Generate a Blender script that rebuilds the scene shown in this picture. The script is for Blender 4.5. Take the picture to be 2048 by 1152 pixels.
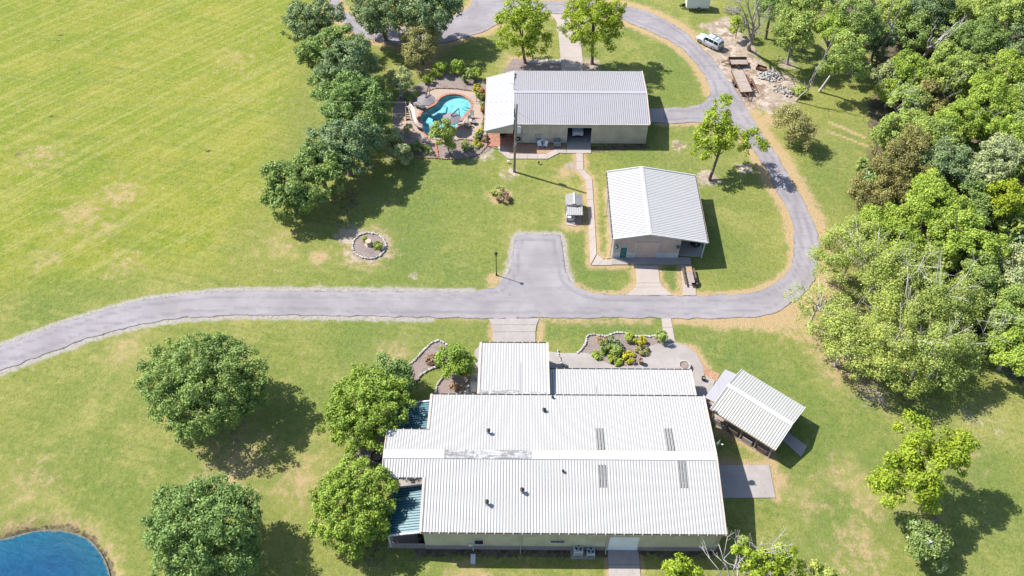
import bpy, bmesh, math, random
import numpy as np
from mathutils import Vector, Matrix
R = math.radians
scene = bpy.context.scene
for o in list(bpy.data.objects):
    bpy.data.objects.remove(o)

# ------------------------------------------------------------------ camera, sky, sun, exposure
F, PITCH, YAW, CAMH = 1700.0, R(50.12), R(0.457), 85.0
cam = bpy.data.cameras.new('camera')
cam.sensor_width = 36.0
cam.lens = F / 2048 * 36
cam.clip_start, cam.clip_end = 1.0, 6000.0
cam_o = bpy.data.objects.new('camera', cam)
cam_o.location = (0, 0, CAMH)
cam_o.rotation_euler = (math.pi / 2 - PITCH, 0, YAW)
scene.collection.objects.link(cam_o)
scene.camera = cam_o

SUN = Vector((-0.807, 0.360, 1.0)).normalized()          # towards the sun
world = bpy.data.worlds.new('World')
scene.world = world
world.use_nodes = True
wn = world.node_tree
wn.nodes.clear()
sky = wn.nodes.new('ShaderNodeTexSky')
sky.sky_type = 'NISHITA'
sky.sun_disc = False
sky.sun_elevation = math.asin(SUN.z)
sky.sun_rotation = math.atan2(SUN.x, SUN.y)
sky.air_density, sky.dust_density, sky.ozone_density = 1.0, 0.8, 1.0
bg = wn.nodes.new('ShaderNodeBackground')
bg.inputs[1].default_value = 0.122
wo = wn.nodes.new('ShaderNodeOutputWorld')
wn.links.new(sky.outputs[0], bg.inputs[0])
wn.links.new(bg.outputs[0], wo.inputs[0])
sl = bpy.data.lights.new('sun', 'SUN')
sl.energy, sl.angle, sl.color = 5.0, R(0.53), (1.0, 0.955, 0.88)
so = bpy.data.objects.new('sun', sl)
so.rotation_euler = (-SUN).to_track_quat('-Z', 'Y').to_euler()
so.location = (-60, 60, 90)
scene.collection.objects.link(so)
scene.view_settings.view_transform = 'Standard'
scene.view_settings.look = 'None'
scene.view_settings.gamma = 1.0
scene.view_settings.exposure = 1.08
scene.render.engine = 'CYCLES'
scene.cycles.max_bounces = 6
scene.cycles.transparent_max_bounces = 12
scene.cycles.caustics_reflective = scene.cycles.caustics_refractive = False

# ------------------------------------------------------------------ survey helpers (photo sightings -> metres on the site)
_rx = Vector((math.cos(YAW), math.sin(YAW), 0))
_fh = Vector((-math.sin(YAW), math.cos(YAW), 0))
_fw = _fh * math.cos(PITCH) + Vector((0, 0, -math.sin(PITCH)))
_up = _fh * math.sin(PITCH) + Vector((0, 0, math.cos(PITCH)))
def ray(u, v):
    return _fw + _rx * ((u - 1024) / F) - _up * ((v - 576) / F)
def at(u, v, z=0.0):
    d = ray(u, v)
    t = (z - CAMH) / d.z
    return Vector((d.x * t, d.y * t, z))
def on_y(u, v, Y):
    d = ray(u, v)
    t = Y / d.y
    return Vector((d.x * t, Y, CAMH + d.z * t))
def on_roof(u, v, zf):
    z = 4.0
    for _ in range(12):
        p = at(u, v, z)
        z = zf(p)
    return at(u, v, z)
def mpp(u, v, z=0.0):
    return (at(u + 10, v, z) - at(u - 10, v, z)).length / 20
def gp(pts, z=0.0):
    return [at(u, v, z) for u, v in pts]
def zp(x0, y0, s, pts):
    return [(x0 + x / s, y0 + y / s) for x, y in pts]
def smooth(pts, closed=False, k=5):
    P = [Vector(p) for p in pts]
    n = len(P)
    out = []
    for i in range(n if closed else n - 1):
        if closed:
            a, b, c, d = P[i - 1], P[i], P[(i + 1) % n], P[(i + 2) % n]
        else:
            a, b, c, d = P[max(i - 1, 0)], P[i], P[i + 1], P[min(i + 2, n - 1)]
        for j in range(k):
            t = j / k
            out.append(0.5 * ((2 * b) + (c - a) * t + (2 * a - 5 * b + 4 * c - d) * t * t + (3 * b - a - 3 * c + d) * t ** 3))
    if not closed:
        out.append(P[-1])
    return out

# ------------------------------------------------------------------ materials
class NT:
    def __init__(s, name):
        s.m = bpy.data.materials.new(name)
        s.m.use_nodes = True
        s.t = s.m.node_tree
        s.b = s.t.nodes['Principled BSDF']
        s.out = s.t.nodes['Material Output']
        s.b.inputs['Specular IOR Level'].default_value = 0.3
        s.tc = s.t.nodes.new('ShaderNodeTexCoord').outputs['Object']
        s.pos = s.t.nodes.new('ShaderNodeNewGeometry').outputs['Position']
    def lk(s, a, b):
        s.t.links.new(a, b)
    def put(s, sock, val):
        if isinstance(val, bpy.types.NodeSocket):
            s.lk(val, sock)
        elif isinstance(val, (tuple, list)) and len(val) == 3 and sock.type == 'RGBA':
            sock.default_value = (*val, 1)
        else:
            sock.default_value = val
    def noise(s, scale, detail=4, rough=0.55, vec=None, dist=0.0):
        n = s.t.nodes.new('ShaderNodeTexNoise')
        n.inputs['Scale'].default_value = scale
        n.inputs['Detail'].default_value = detail
        n.inputs['Roughness'].default_value = rough
        n.inputs['Distortion'].default_value = dist
        s.lk(vec or s.pos, n.inputs['Vector'])
        return n.outputs[0]
    def mapv(s, scale=(1, 1, 1), rot=0.0, vec=None):
        n = s.t.nodes.new('ShaderNodeMapping')
        n.vector_type = 'POINT'
        n.inputs['Rotation'].default_value = (0, 0, rot)
        n.inputs['Scale'].default_value = scale
        s.lk(vec or s.pos, n.inputs['Vector'])
        return n.outputs[0]
    def rot_scale(s, rot, scale):
        return s.mapv(scale, 0, s.mapv((1, 1, 1), rot))
    def ramp(s, f, lo, hi):
        n = s.t.nodes.new('ShaderNodeMapRange')
        n.interpolation_type = 'SMOOTHSTEP'
        n.inputs['From Min'].default_value = lo
        n.inputs['From Max'].default_value = hi
        s.lk(f, n.inputs['Value'])
        return n.outputs[0]
    def math(s, op, a, b=0.0):
        n = s.t.nodes.new('ShaderNodeMath')
        n.operation = op
        s.put(n.inputs[0], a)
        s.put(n.inputs[1], b)
        return n.outputs[0]
    def mix(s, f, a, b, mode='MIX'):
        n = s.t.nodes.new('ShaderNodeMix')
        n.data_type = 'RGBA'
        n.blend_type = mode
        s.put(n.inputs['Factor'], f)
        s.put(n.inputs['A'], a)
        s.put(n.inputs['B'], b)
        for o in n.outputs:
            if o.type == 'RGBA':
                return o
    def attr(s, name):
        n = s.t.nodes.new('ShaderNodeAttribute')
        n.attribute_name = name
        return n.outputs['Fac']
    def orand(s):
        return s.t.nodes.new('ShaderNodeObjectInfo').outputs['Random']
    def bump(s, h, strength=0.3, dist=0.05):
        n = s.t.nodes.new('ShaderNodeBump')
        n.inputs['Strength'].default_value = strength
        n.inputs['Distance'].default_value = dist
        s.lk(h, n.inputs['Height'])
        s.lk(n.outputs[0], s.b.inputs['Normal'])
        return n
    def col(s, c):
        s.put(s.b.inputs['Base Color'], c)
    def rough(s, r):
        s.put(s.b.inputs['Roughness'], r)

def simple(name, c, rough=0.6, var=0.25, scale=2.0, metal=0.0, bump=0.0, spec=0.3, orand=0.0):
    n = NT(name)
    f = n.noise(scale, 5, 0.6)
    d = tuple(x * (1 - var) for x in c)
    l = tuple(min(1, x * (1 + var * 0.5)) for x in c)
    k = n.mix(n.ramp(f, 0.3, 0.7), d, l)
    if orand:
        k = n.mix(n.math('MULTIPLY', n.orand(), orand), k, tuple(x * 0.45 for x in c))
    n.col(k)
    n.rough(rough)
    n.b.inputs['Metallic'].default_value = metal
    n.b.inputs['Specular IOR Level'].default_value = spec
    if bump:
        n.bump(n.noise(scale * 6, 4), bump, 0.03)
    return n.m

def metal_roof(name, c, dirt=(0.30, 0.28, 0.26), amount=0.35, patch=0.5, rough=0.45):
    n = NT(name)
    big = n.noise(0.18, 4, 0.6)
    streak = n.noise(1.0, 4, 0.65, n.mapv((2.2, 0.12, 1), 0, n.tc))
    fine = n.noise(7.0, 4, 0.7)
    k = n.mix(n.math('MULTIPLY', n.orand(), 0.10), c, tuple(x * 0.7 for x in c))
    f = n.math('MULTIPLY', n.ramp(streak, 0.5, 0.85), n.ramp(big, 0.35, 0.7))
    k = n.mix(n.math('MULTIPLY', f, amount), k, dirt)
    k = n.mix(n.math('MULTIPLY', n.ramp(fine, 0.62, 0.8), patch * 0.3), k, dirt)
    n.col(k)
    n.rough(rough)
    n.b.inputs['Specular IOR Level'].default_value = 0.25
    return n.m

def stain_metal(name):
    n = NT(name)
    a = n.noise(1.0, 6, 0.7, n.mapv((0.35, 1.6, 1)), 0.8)
    b = n.noise(3.0, 5, 0.7)
    f = n.ramp(n.math('ADD', a, n.math('MULTIPLY', n.math('SUBTRACT', b, 0.5), 0.5)), 0.36, 0.60)
    n.col(n.mix(n.math('MULTIPLY', f, 0.9), (0.36, 0.36, 0.36), (0.12, 0.115, 0.12)))
    n.rough(0.6)
    return n.m

def concrete(name, c, dark=0.6, joints=0.0):
    n = NT(name)
    a = n.ramp(n.noise(0.35, 5, 0.6), 0.35, 0.7)
    b = n.ramp(n.noise(2.2, 5, 0.65), 0.35, 0.75)
    d = n.noise(14, 4, 0.7)
    k = n.mix(a, c, tuple(x * (0.5 + dark / 2) for x in c))
    k = n.mix(n.math('MULTIPLY', b, 0.35), k, tuple(x * dark for x in c))
    k = n.mix(n.math('MULTIPLY', n.ramp(d, 0.45, 0.7), 0.22), k, tuple(x * 0.55 for x in c))
    k = n.mix(n.math('MULTIPLY', n.orand(), 0.12), k, tuple(x * 0.6 for x in c))
    n.col(k)
    n.rough(0.85)
    n.bump(d, 0.2, 0.02)
    return n.m

def foliage(name, dark, light, transl=0.25, accent=None):
    n = NT(name)
    t = n.attr('tint')
    k = n.mix(t, dark, light)
    k = n.mix(n.math('MULTIPLY', n.orand(), 0.32), k, (1.35, 1.08, 0.72), 'MULTIPLY')
    k = n.mix(n.math('MULTIPLY', n.ramp(n.noise(0.9, 3, 0.6), 0.42, 0.62), 0.45), k, (1.28, 1.12, 0.85), 'MULTIPLY')
    if accent:
        k = n.mix(n.ramp(t, 0.86, 0.9), k, accent)
    n.col(k)
    n.rough(0.55)
    n.b.inputs['Specular IOR Level'].default_value = 0.25
    tr = n.t.nodes.new('ShaderNodeBsdfTranslucent')
    n.lk(k, tr.inputs['Color'])
    mx = n.t.nodes.new('ShaderNodeMixShader')
    mx.inputs[0].default_value = transl
    n.lk(n.b.outputs[0], mx.inputs[1])
    n.lk(tr.outputs[0], mx.inputs[2])
    n.lk(mx.outputs[0], n.out.inputs['Surface'])
    return n.m

def bark(name, c):
    n = NT(name)
    f = n.noise(3.0, 5, 0.7, n.mapv((3, 3, 0.6)))
    n.col(n.mix(n.ramp(f, 0.3, 0.7), tuple(x * 0.5 for x in c), c))
    n.rough(0.9)
    n.bump(f, 0.6, 0.08)
    return n.m

def lawn_material():
    n = NT('grass_lawn')
    big = n.noise(0.03, 4, 0.55)
    med = n.noise(0.13, 5, 0.62, dist=0.6)
    sm = n.noise(0.75, 6, 0.70)
    mot = n.noise(1.9, 6, 0.75, dist=0.4)
    fine = n.noise(5.0, 5, 0.78)
    tuft = n.noise(14.0, 3, 0.7)
    streak = n.noise(1.0, 6, 0.7, n.rot_scale(R(-46), (0.03, 0.85, 1)))
    streak2 = n.noise(1.0, 6, 0.7, n.rot_scale(R(14), (0.05, 1.05, 1)))
    g = n.mix(n.ramp(big, 0.38, 0.62), (0.132, 0.164, 0.034), (0.182, 0.190, 0.042))
    g = n.mix(n.ramp(med, 0.43, 0.70), g, (0.232, 0.220, 0.066))
    g = n.mix(n.math('MULTIPLY', n.attr('field'), 0.75), g, n.mix(n.ramp(med, 0.35, 0.68), (0.146, 0.186, 0.010), (0.205, 0.206, 0.020)))
    g = n.mix(n.math('MULTIPLY', n.ramp(sm, 0.47, 0.71), 0.54), g, (0.265, 0.242, 0.080))
    g = n.mix(n.math('MULTIPLY', n.ramp(streak, 0.47, 0.62), n.math('MULTIPLY', n.attr('field'), 0.5)), g, (0.290, 0.268, 0.085))
    g = n.mix(n.math('MULTIPLY', n.ramp(streak2, 0.46, 0.68), 0.45), g, (0.104, 0.146, 0.028))
    lush = n.math('MULTIPLY', n.attr('lush'), n.ramp(n.math('ADD', sm, n.math('MULTIPLY', mot, 0.5)), 0.45, 0.9))
    g = n.mix(lush, g, (0.098, 0.144, 0.030))
    e = n.math('ADD', n.math('MULTIPLY', n.math('SUBTRACT', sm, 0.5), 1.5), n.math('MULTIPLY', n.math('SUBTRACT', mot, 0.5), 1.5))
    dry = n.ramp(n.math('ADD', n.attr('dry'), e), 0.12, 0.72)
    g = n.mix(n.math('MULTIPLY', dry, 0.85), g, n.mix(n.ramp(mot, 0.35, 0.65), (0.32, 0.205, 0.110), (0.44, 0.31, 0.195)))
    grv = n.ramp(n.math('ADD', n.attr('gravel'), n.math('MULTIPLY', e, 0.8)), 0.28, 0.72)
    g = n.mix(grv, g, n.mix(n.ramp(fine, 0.38, 0.62), (0.23, 0.205, 0.18), (0.36, 0.33, 0.305)))
    bare = n.ramp(n.math('ADD', n.attr('bare'), e), 0.3, 0.7)
    dirt = n.mix(n.ramp(med, 0.4, 0.6), n.mix(n.ramp(fine, 0.35, 0.65), (0.25, 0.185, 0.145), (0.37, 0.30, 0.255)), n.mix(n.ramp(sm, 0.42, 0.58), (0.21, 0.145, 0.105), (0.42, 0.35, 0.305)))
    g = n.mix(bare, g, dirt)
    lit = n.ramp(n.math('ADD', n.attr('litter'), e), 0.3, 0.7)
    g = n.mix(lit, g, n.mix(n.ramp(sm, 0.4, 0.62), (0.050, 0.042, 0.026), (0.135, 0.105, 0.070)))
    g = n.mix(n.math('MULTIPLY', n.ramp(mot, 0.44, 0.64), 0.62), g, (0.52, 0.60, 0.45), 'MULTIPLY')
    g = n.mix(n.math('MULTIPLY', n.ramp(fine, 0.42, 0.66), 0.50), g, (0.60, 0.62, 0.52), 'MULTIPLY')
    g = n.mix(n.math('MULTIPLY', n.ramp(tuft, 0.45, 0.68), 0.36), g, (0.50, 0.52, 0.42), 'MULTIPLY')
    hsv = n.t.nodes.new('ShaderNodeBrightContrast')
    n.lk(g, hsv.inputs[0])
    hsv.inputs[1].default_value = 0.010
    hs = n.t.nodes.new('ShaderNodeHueSaturation')
    hs.inputs['Saturation'].default_value = 1.0
    hs.inputs['Value'].default_value = 1.04
    n.lk(hsv.outputs[0], hs.inputs['Color'])
    n.col(hs.outputs[0])
    n.rough(0.95)
    n.b.inputs['Specular IOR Level'].default_value = 0.05
    n.bump(n.math('ADD', fine, n.math('ADD', mot, n.math('MULTIPLY', tuft, 0.5))), 0.7, 0.16)
    return n.m

def asphalt_material():
    n = NT('weathered_asphalt')
    a = n.ramp(n.noise(0.16, 5, 0.6), 0.35, 0.7)
    st = n.noise(1.0, 5, 0.65, n.mapv((0.10, 1.1, 1)))
    b = n.ramp(n.noise(1.3, 6, 0.7), 0.52, 0.74)
    sp = n.noise(0.55, 6, 0.72, n.mapv((0.6, 1.6, 1)), 0.8)
    fine = n.noise(18, 4, 0.75)
    k = n.mix(a, (0.178, 0.164, 0.174), (0.232, 0.215, 0.226))
    k = n.mix(n.math('MULTIPLY', n.ramp(st, 0.5, 0.68), 0.5), k, (0.138, 0.127, 0.136))
    k = n.mix(n.math('MULTIPLY', b, 0.5), k, (0.132, 0.122, 0.130))
    k = n.mix(n.math('MULTIPLY', n.ramp(sp, 0.66, 0.76), 0.7), k, (0.062, 0.06, 0.066))
    k = n.mix(n.math('MULTIPLY', n.ramp(fine, 0.4, 0.65), 0.22), k, (0.28, 0.262, 0.26))
    tr = n.math('ADD', n.attr('track'), n.math('MULTIPLY', n.math('SUBTRACT', n.noise(0.8, 5, 0.7), 0.5), 1.4))
    k = n.mix(n.math('MULTIPLY', n.ramp(tr, 0.3, 0.9), 0.42), k, (0.125, 0.116, 0.124))
    ed = n.math('ADD', n.attr('edge'), n.math('MULTIPLY', n.math('SUBTRACT', n.noise(0.9, 5, 0.75), 0.5), 2.4))
    k = n.mix(n.math('MULTIPLY', n.ramp(ed, 0.8, 1.25), 0.6), k, (0.07, 0.066, 0.072))
    wv = n.t.nodes.new('ShaderNodeTexVoronoi')
    wv.feature = 'DISTANCE_TO_EDGE'
    wv.inputs['Scale'].default_value = 0.22
    wp = n.t.nodes.new('ShaderNodeVectorMath')
    wp.operation = 'ADD'
    nn = n.t.nodes.new('ShaderNodeTexNoise')
    nn.inputs['Scale'].default_value = 0.7
    nn.inputs['Detail'].default_value = 5
    n.lk(n.pos, nn.inputs['Vector'])
    n.lk(n.pos, wp.inputs[0])
    sc = n.t.nodes.new('ShaderNodeVectorMath')
    sc.operation = 'SCALE'
    sc.inputs['Scale'].default_value = 3.0
    n.lk(nn.outputs[1], sc.inputs[0])
    n.lk(sc.outputs[0], wp.inputs[1])
    n.lk(wp.outputs[0], wv.inputs['Vector'])
    crack = n.math('SUBTRACT', 1.0, n.ramp(wv.outputs['Distance'], 0.0, 0.012))
    k = n.mix(n.math('MULTIPLY', n.math('MULTIPLY', crack, n.ramp(n.noise(0.3, 3), 0.55, 0.68)), 0.45), k, (0.07, 0.057, 0.06))
    n.col(k)
    n.rough(0.9)
    n.b.inputs['Specular IOR Level'].default_value = 0.15
    n.bump(fine, 0.25, 0.02)
    return n.m

def gravel_material():
    n = NT('gravel')
    a = n.noise(1.2, 5, 0.7)
    b = n.noise(9, 4, 0.8)
    k = n.mix(n.ramp(b, 0.35, 0.65), (0.24, 0.20, 0.16), (0.50, 0.44, 0.39))
    k = n.mix(n.math('MULTIPLY', n.ramp(a, 0.55, 0.75), 0.6), k, (0.26, 0.215, 0.10))
    n.col(k)
    n.rough(0.95)
    n.bump(b, 0.6, 0.06)
    return n.m

def mulch_material(name, c1, c2):
    n = NT(name)
    a = n.noise(0.9, 5, 0.7)
    b = n.noise(8, 5, 0.8)
    k = n.mix(n.ramp(b, 0.35, 0.65), c1, c2)
    k = n.mix(n.math('MULTIPLY', n.ramp(a, 0.45, 0.7), 0.45), k, tuple(x * 0.5 for x in c1))
    n.col(k)
    n.rough(0.95)
    n.bump(b, 0.7, 0.08)
    return n.m

def pond_material():
    n = NT('pond_water')
    w1 = n.noise(1.0, 6, 0.62, n.rot_scale(R(25), (0.9, 2.6, 1)), 0.3)
    big = n.noise(0.12, 4, 0.55)
    k = n.mix(n.ramp(big, 0.35, 0.65), (0.004, 0.050, 0.125), (0.006, 0.070, 0.158))
    k = n.mix(n.math('MULTIPLY', n.attr('edge'), 0.6), k, (0.012, 0.105, 0.150))
    k = n.mix(n.ramp(n.math('ADD', n.attr('rim'), n.math('MULTIPLY', n.math('SUBTRACT', n.noise(2.5, 4), 0.5), 1.0)), 0.55, 0.9), k, (0.16, 0.155, 0.12))
    n.col(k)
    n.rough(0.04)
    n.b.inputs['Specular IOR Level'].default_value = 0.3
    n.bump(w1, 1.0, 0.55)
    return n.m

def pool_water_material():
    n = NT('pool_water')
    w = n.noise(1.6, 4, 0.6)
    gl = n.t.nodes.new('ShaderNodeBsdfGlossy')
    gl.inputs['Roughness'].default_value = 0.05
    tr = n.t.nodes.new('ShaderNodeBsdfTransparent')
    tr.inputs['Color'].default_value = (0.60, 0.84, 0.87, 1)
    fr = n.t.nodes.new('ShaderNodeFresnel')
    fr.inputs['IOR'].default_value = 1.33
    bp = n.bump(w, 0.5, 0.12)
    n.lk(bp.outputs[0], gl.inputs['Normal'])
    n.lk(bp.outputs[0], fr.inputs['Normal'])
    mx = n.t.nodes.new('ShaderNodeMixShader')
    n.lk(fr.outputs[0], mx.inputs[0])
    n.lk(tr.outputs[0], mx.inputs[1])
    n.lk(gl.outputs[0], mx.inputs[2])
    n.lk(mx.outputs[0], n.out.inputs['Surface'])
    return n.m

def pool_plaster():
    n = NT('pool_plaster')
    wv = n.t.nodes.new('ShaderNodeTexVoronoi')
    wv.feature = 'SMOOTH_F1'
    wv.inputs['Scale'].default_value = 1.6
    n.lk(n.mapv((1, 1, 1)), wv.inputs['Vector'])
    f = n.ramp(wv.outputs['Distance'], 0.1, 0.75)
    n.col(n.mix(f, (0.26, 0.47, 0.49), (0.44, 0.62, 0.62)))
    n.rough(0.6)
    return n.m

def planks(name, c, rot=0.0):
    n = NT(name)
    f = n.noise(2.0, 5, 0.7, n.rot_scale(rot, (0.6, 6, 1)))
    k = n.mix(n.ramp(f, 0.3, 0.7), tuple(x * 0.55 for x in c), c)
    k = n.mix(n.math('MULTIPLY', n.orand(), 0.4), k, tuple(x * 0.6 for x in c))
    n.col(k)
    n.rough(0.85)
    return n.m

MT = dict(
    lawn=lawn_material(), asphalt=asphalt_material(), gravel=gravel_material(),
    mulch=mulch_material('grey_mulch', (0.135, 0.105, 0.095), (0.25, 0.20, 0.185)),
    chips=mulch_material('brown_wood_chips', (0.19, 0.095, 0.055), (0.42, 0.27, 0.18)),
    concrete=concrete('pale_concrete', (0.315, 0.272, 0.245), 0.78),
    concrete_grey=concrete('grey_concrete', (0.290, 0.262, 0.248), 0.62),
    deck=concrete('pool_deck_concrete', (0.325, 0.252, 0.205), 0.78),
    pond=pond_material(), pool=pool_water_material(), plaster=pool_plaster(),
    coping=simple('brick_coping', (0.31, 0.145, 0.105), 0.8, 0.35, 6, bump=0.2),
    brick=simple('red_brick', (0.34, 0.135, 0.085), 0.85, 0.4, 3, bump=0.3, orand=0.5),
    brick_floor=simple('brick_paving', (0.36, 0.175, 0.125), 0.85, 0.45, 4, bump=0.3, orand=0.4),
    white_roof=metal_roof('white_metal_roof', (0.395, 0.39, 0.385), (0.25, 0.24, 0.23), 0.45, 0.5),
    porch_roof=metal_roof('bright_porch_roof', (0.37, 0.37, 0.375), (0.2, 0.2, 0.2), 0.4, 0.5),
    grey_roof=metal_roof('galvanised_roof', (0.285, 0.28, 0.302), (0.19, 0.18, 0.19), 0.55, 0.8),
    shop_roof=metal_roof('chalky_white_roof', (0.375, 0.37, 0.365), (0.16, 0.165, 0.17), 0.75, 0.6),
    dirty_roof=metal_roof('mildewed_white_roof', (0.37, 0.37, 0.345), (0.06, 0.058, 0.05), 0.85, 0.7),
    rib_dirt_shade=simple('rib_grime_shade', (0.155, 0.152, 0.152), 0.7, 0.3, 3),  # seam shadow beside the ribs put into the colour, together with dirt
    rib_dirt_shade_grey=simple('rib_grime_shade_galvanised', (0.115, 0.110, 0.118), 0.7, 0.3, 3),  # painted seam shadow and dirt again, for the galvanised roof
    rib_light=simple('rib_pale', (0.24, 0.24, 0.235), 0.5, 0.2, 3),
    mildew=metal_roof('black_mildew_metal', (0.085, 0.083, 0.08), (0.30, 0.30, 0.30), 0.8, 0.9),
    stain=stain_metal('stained_ridge_metal'),
    teal_roof=metal_roof('teal_metal_roof', (0.032, 0.115, 0.145), (0.008, 0.075, 0.10), 0.5, 0.6, 0.4),
    teal_rib=simple('teal_rib', (0.004, 0.04, 0.055), 0.5, 0.3, 3),
    tan_trim=simple('tan_trim', (0.40, 0.335, 0.30), 0.6, 0.15, 1),
    white_trim=simple('white_trim', (0.42, 0.42, 0.415), 0.5, 0.12, 1.5),
    gutter_dark=simple('gutter_inside', (0.075, 0.062, 0.055), 0.9, 0.4, 3),
    wall_cream=simple('cream_siding', (0.40, 0.385, 0.29), 0.6, 0.14, 0.8),
    wall_pink=simple('beige_siding', (0.42, 0.33, 0.30), 0.6, 0.12, 0.8),
    wall_white=simple('white_siding', (0.46, 0.47, 0.48), 0.6, 0.12, 0.8),
    wall_grey=simple('mauve_grey_siding', (0.22, 0.19, 0.20), 0.6, 0.15, 0.8),
    wall_tan=simple('tan_siding', (0.43, 0.385, 0.315), 0.6, 0.14, 0.8),
    door_white=simple('white_door', (0.60, 0.63, 0.66), 0.5, 0.08, 1),
    door_beige=simple('beige_door', (0.50, 0.37, 0.32), 0.55, 0.08, 1),
    door_teal=simple('teal_door', (0.008, 0.12, 0.115), 0.4, 0.15, 2),
    glass=simple('dark_glass', (0.012, 0.014, 0.016), 0.08, 0.2, 1, spec=0.6),
    black=simple('black_metal', (0.012, 0.012, 0.013), 0.5, 0.3, 4),
    rubber=simple('tyre_rubber', (0.02, 0.02, 0.021), 0.85, 0.3, 6),
    chrome=simple('wheel_metal', (0.42, 0.43, 0.45), 0.35, 0.15, 4, metal=0.6),
    silver=simple('silver_paint', (0.42, 0.46, 0.50), 0.3, 0.06, 1, metal=0.35, spec=0.5),
    silver_low=simple('bronze_lower_paint', (0.28, 0.265, 0.245), 0.4, 0.08, 1, metal=0.2),
    white_paint=simple('white_paint', (0.62, 0.63, 0.64), 0.35, 0.08, 1),
    red_lamp=simple('tail_lamp', (0.35, 0.02, 0.015), 0.3, 0.2, 4),
    clear_lamp=simple('head_lamp', (0.5, 0.5, 0.5), 0.15, 0.1, 4),
    rust=simple('rusty_steel', (0.13, 0.065, 0.045), 0.85, 0.5, 5, bump=0.3),
    old_wood=planks('weathered_planks', (0.33, 0.275, 0.24), 0),
    old_wood_y=planks('weathered_planks_lengthwise', (0.36, 0.30, 0.255), R(90)),
    wood=planks('tan_timber', (0.42, 0.27, 0.15), 0),
    dark_wood=planks('dark_timber', (0.13, 0.09, 0.06), 0),
    pole_wood=bark('creosote_pole', (0.27, 0.235, 0.20)),
    steel=simple('galvanised_steel', (0.38, 0.40, 0.42), 0.45, 0.2, 3, metal=0.4),
    ac_grey=simple('cabinet_grey', (0.36, 0.37, 0.39), 0.5, 0.1, 2),
    ac_blue=simple('cabinet_blue_grey', (0.20, 0.235, 0.25), 0.5, 0.12, 2),
    white_plastic=simple('white_plastic', (0.66, 0.66, 0.66), 0.4, 0.08, 2),
    rib_porch=simple('rib_pale_porch', (0.28, 0.28, 0.28), 0.5, 0.15, 3),
    umbrella=simple('grey_canvas', (0.165, 0.148, 0.16), 0.85, 0.18, 1.5),
    sling=simple('beige_sling', (0.36, 0.31, 0.275), 0.8, 0.15, 4),
    slide=simple('tan_fibreglass', (0.46, 0.37, 0.31), 0.4, 0.12, 1.5),
    terracotta=simple('terracotta', (0.32, 0.14, 0.08), 0.85, 0.3, 4),
    turquoise=simple('turquoise_glaze', (0.04, 0.30, 0.36), 0.3, 0.2, 4),
    stone=simple('pale_limestone', (0.37, 0.35, 0.325), 0.9, 0.35, 3, bump=0.5, orand=0.3),
    stone_brown=simple('brown_fieldstone', (0.30, 0.185, 0.125), 0.9, 0.4, 3, bump=0.5, orand=0.4),
    rubble=simple('broken_concrete', (0.33, 0.315, 0.30), 0.95, 0.4, 3, bump=0.5, orand=0.4),
    stump=simple('cut_stump', (0.40, 0.31, 0.23), 0.9, 0.3, 6),
    wire=simple('power_wire', (0.22, 0.215, 0.16), 0.5, 0.1, 1),
    porcelain=simple('grey_enamel', (0.45, 0.48, 0.52), 0.35, 0.08, 2),
    bark_brown=bark('brown_bark', (0.17, 0.135, 0.105)),
    bark_grey=bark('pale_grey_bark', (0.36, 0.32, 0.28)),
    bark_white=bark('bleached_bark', (0.50, 0.465, 0.42)),
    oak=foliage('oak_leaves', (0.089, 0.159, 0.043), (0.226, 0.338, 0.095)),
    oak2=foliage('blue_oak_leaves', (0.091, 0.150, 0.067), (0.219, 0.312, 0.142)),
    elm=foliage('elm_leaves', (0.120, 0.195, 0.029), (0.264, 0.389, 0.060)),
    lime=foliage('spring_leaves', (0.165, 0.240, 0.018), (0.345, 0.450, 0.045), 0.35),
    bright=foliage('bright_green_leaves', (0.140, 0.232, 0.033), (0.358, 0.486, 0.083), 0.35),
    mid=foliage('woodland_leaves', (0.140, 0.222, 0.050), (0.373, 0.476, 0.127), 0.32),
    deep=foliage('deep_green_leaves', (0.114, 0.185, 0.052), (0.274, 0.375, 0.102)),
    cedar=foliage('cedar_needles', (0.110, 0.114, 0.037), (0.250, 0.240, 0.081), 0.15),
    sage=foliage('grey_green_leaves', (0.172, 0.224, 0.102), (0.374, 0.439, 0.217)),
    pale=foliage('thin_yellow_green_leaves', (0.198, 0.274, 0.054), (0.414, 0.499, 0.149), 0.4),
    willow=foliage('olive_willow_leaves', (0.186, 0.205, 0.074), (0.344, 0.344, 0.152), 0.3),
    bloom=foliage('leaves_with_white_bloom', (0.100, 0.165, 0.045), (0.235, 0.320, 0.095), 0.25, (0.62, 0.62, 0.60)),
    pinkbloom=foliage('orange_pink_blooms', (0.217, 0.202, 0.046), (0.465, 0.248, 0.109), 0.25, (0.55, 0.20, 0.10)),
    yellowshrub=foliage('yellow_green_shrub', (0.248, 0.295, 0.023), (0.527, 0.512, 0.046), 0.3),
    dry_shrub=foliage('dry_brown_shrub', (0.186, 0.132, 0.093), (0.372, 0.279, 0.186), 0.2),
)

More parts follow.
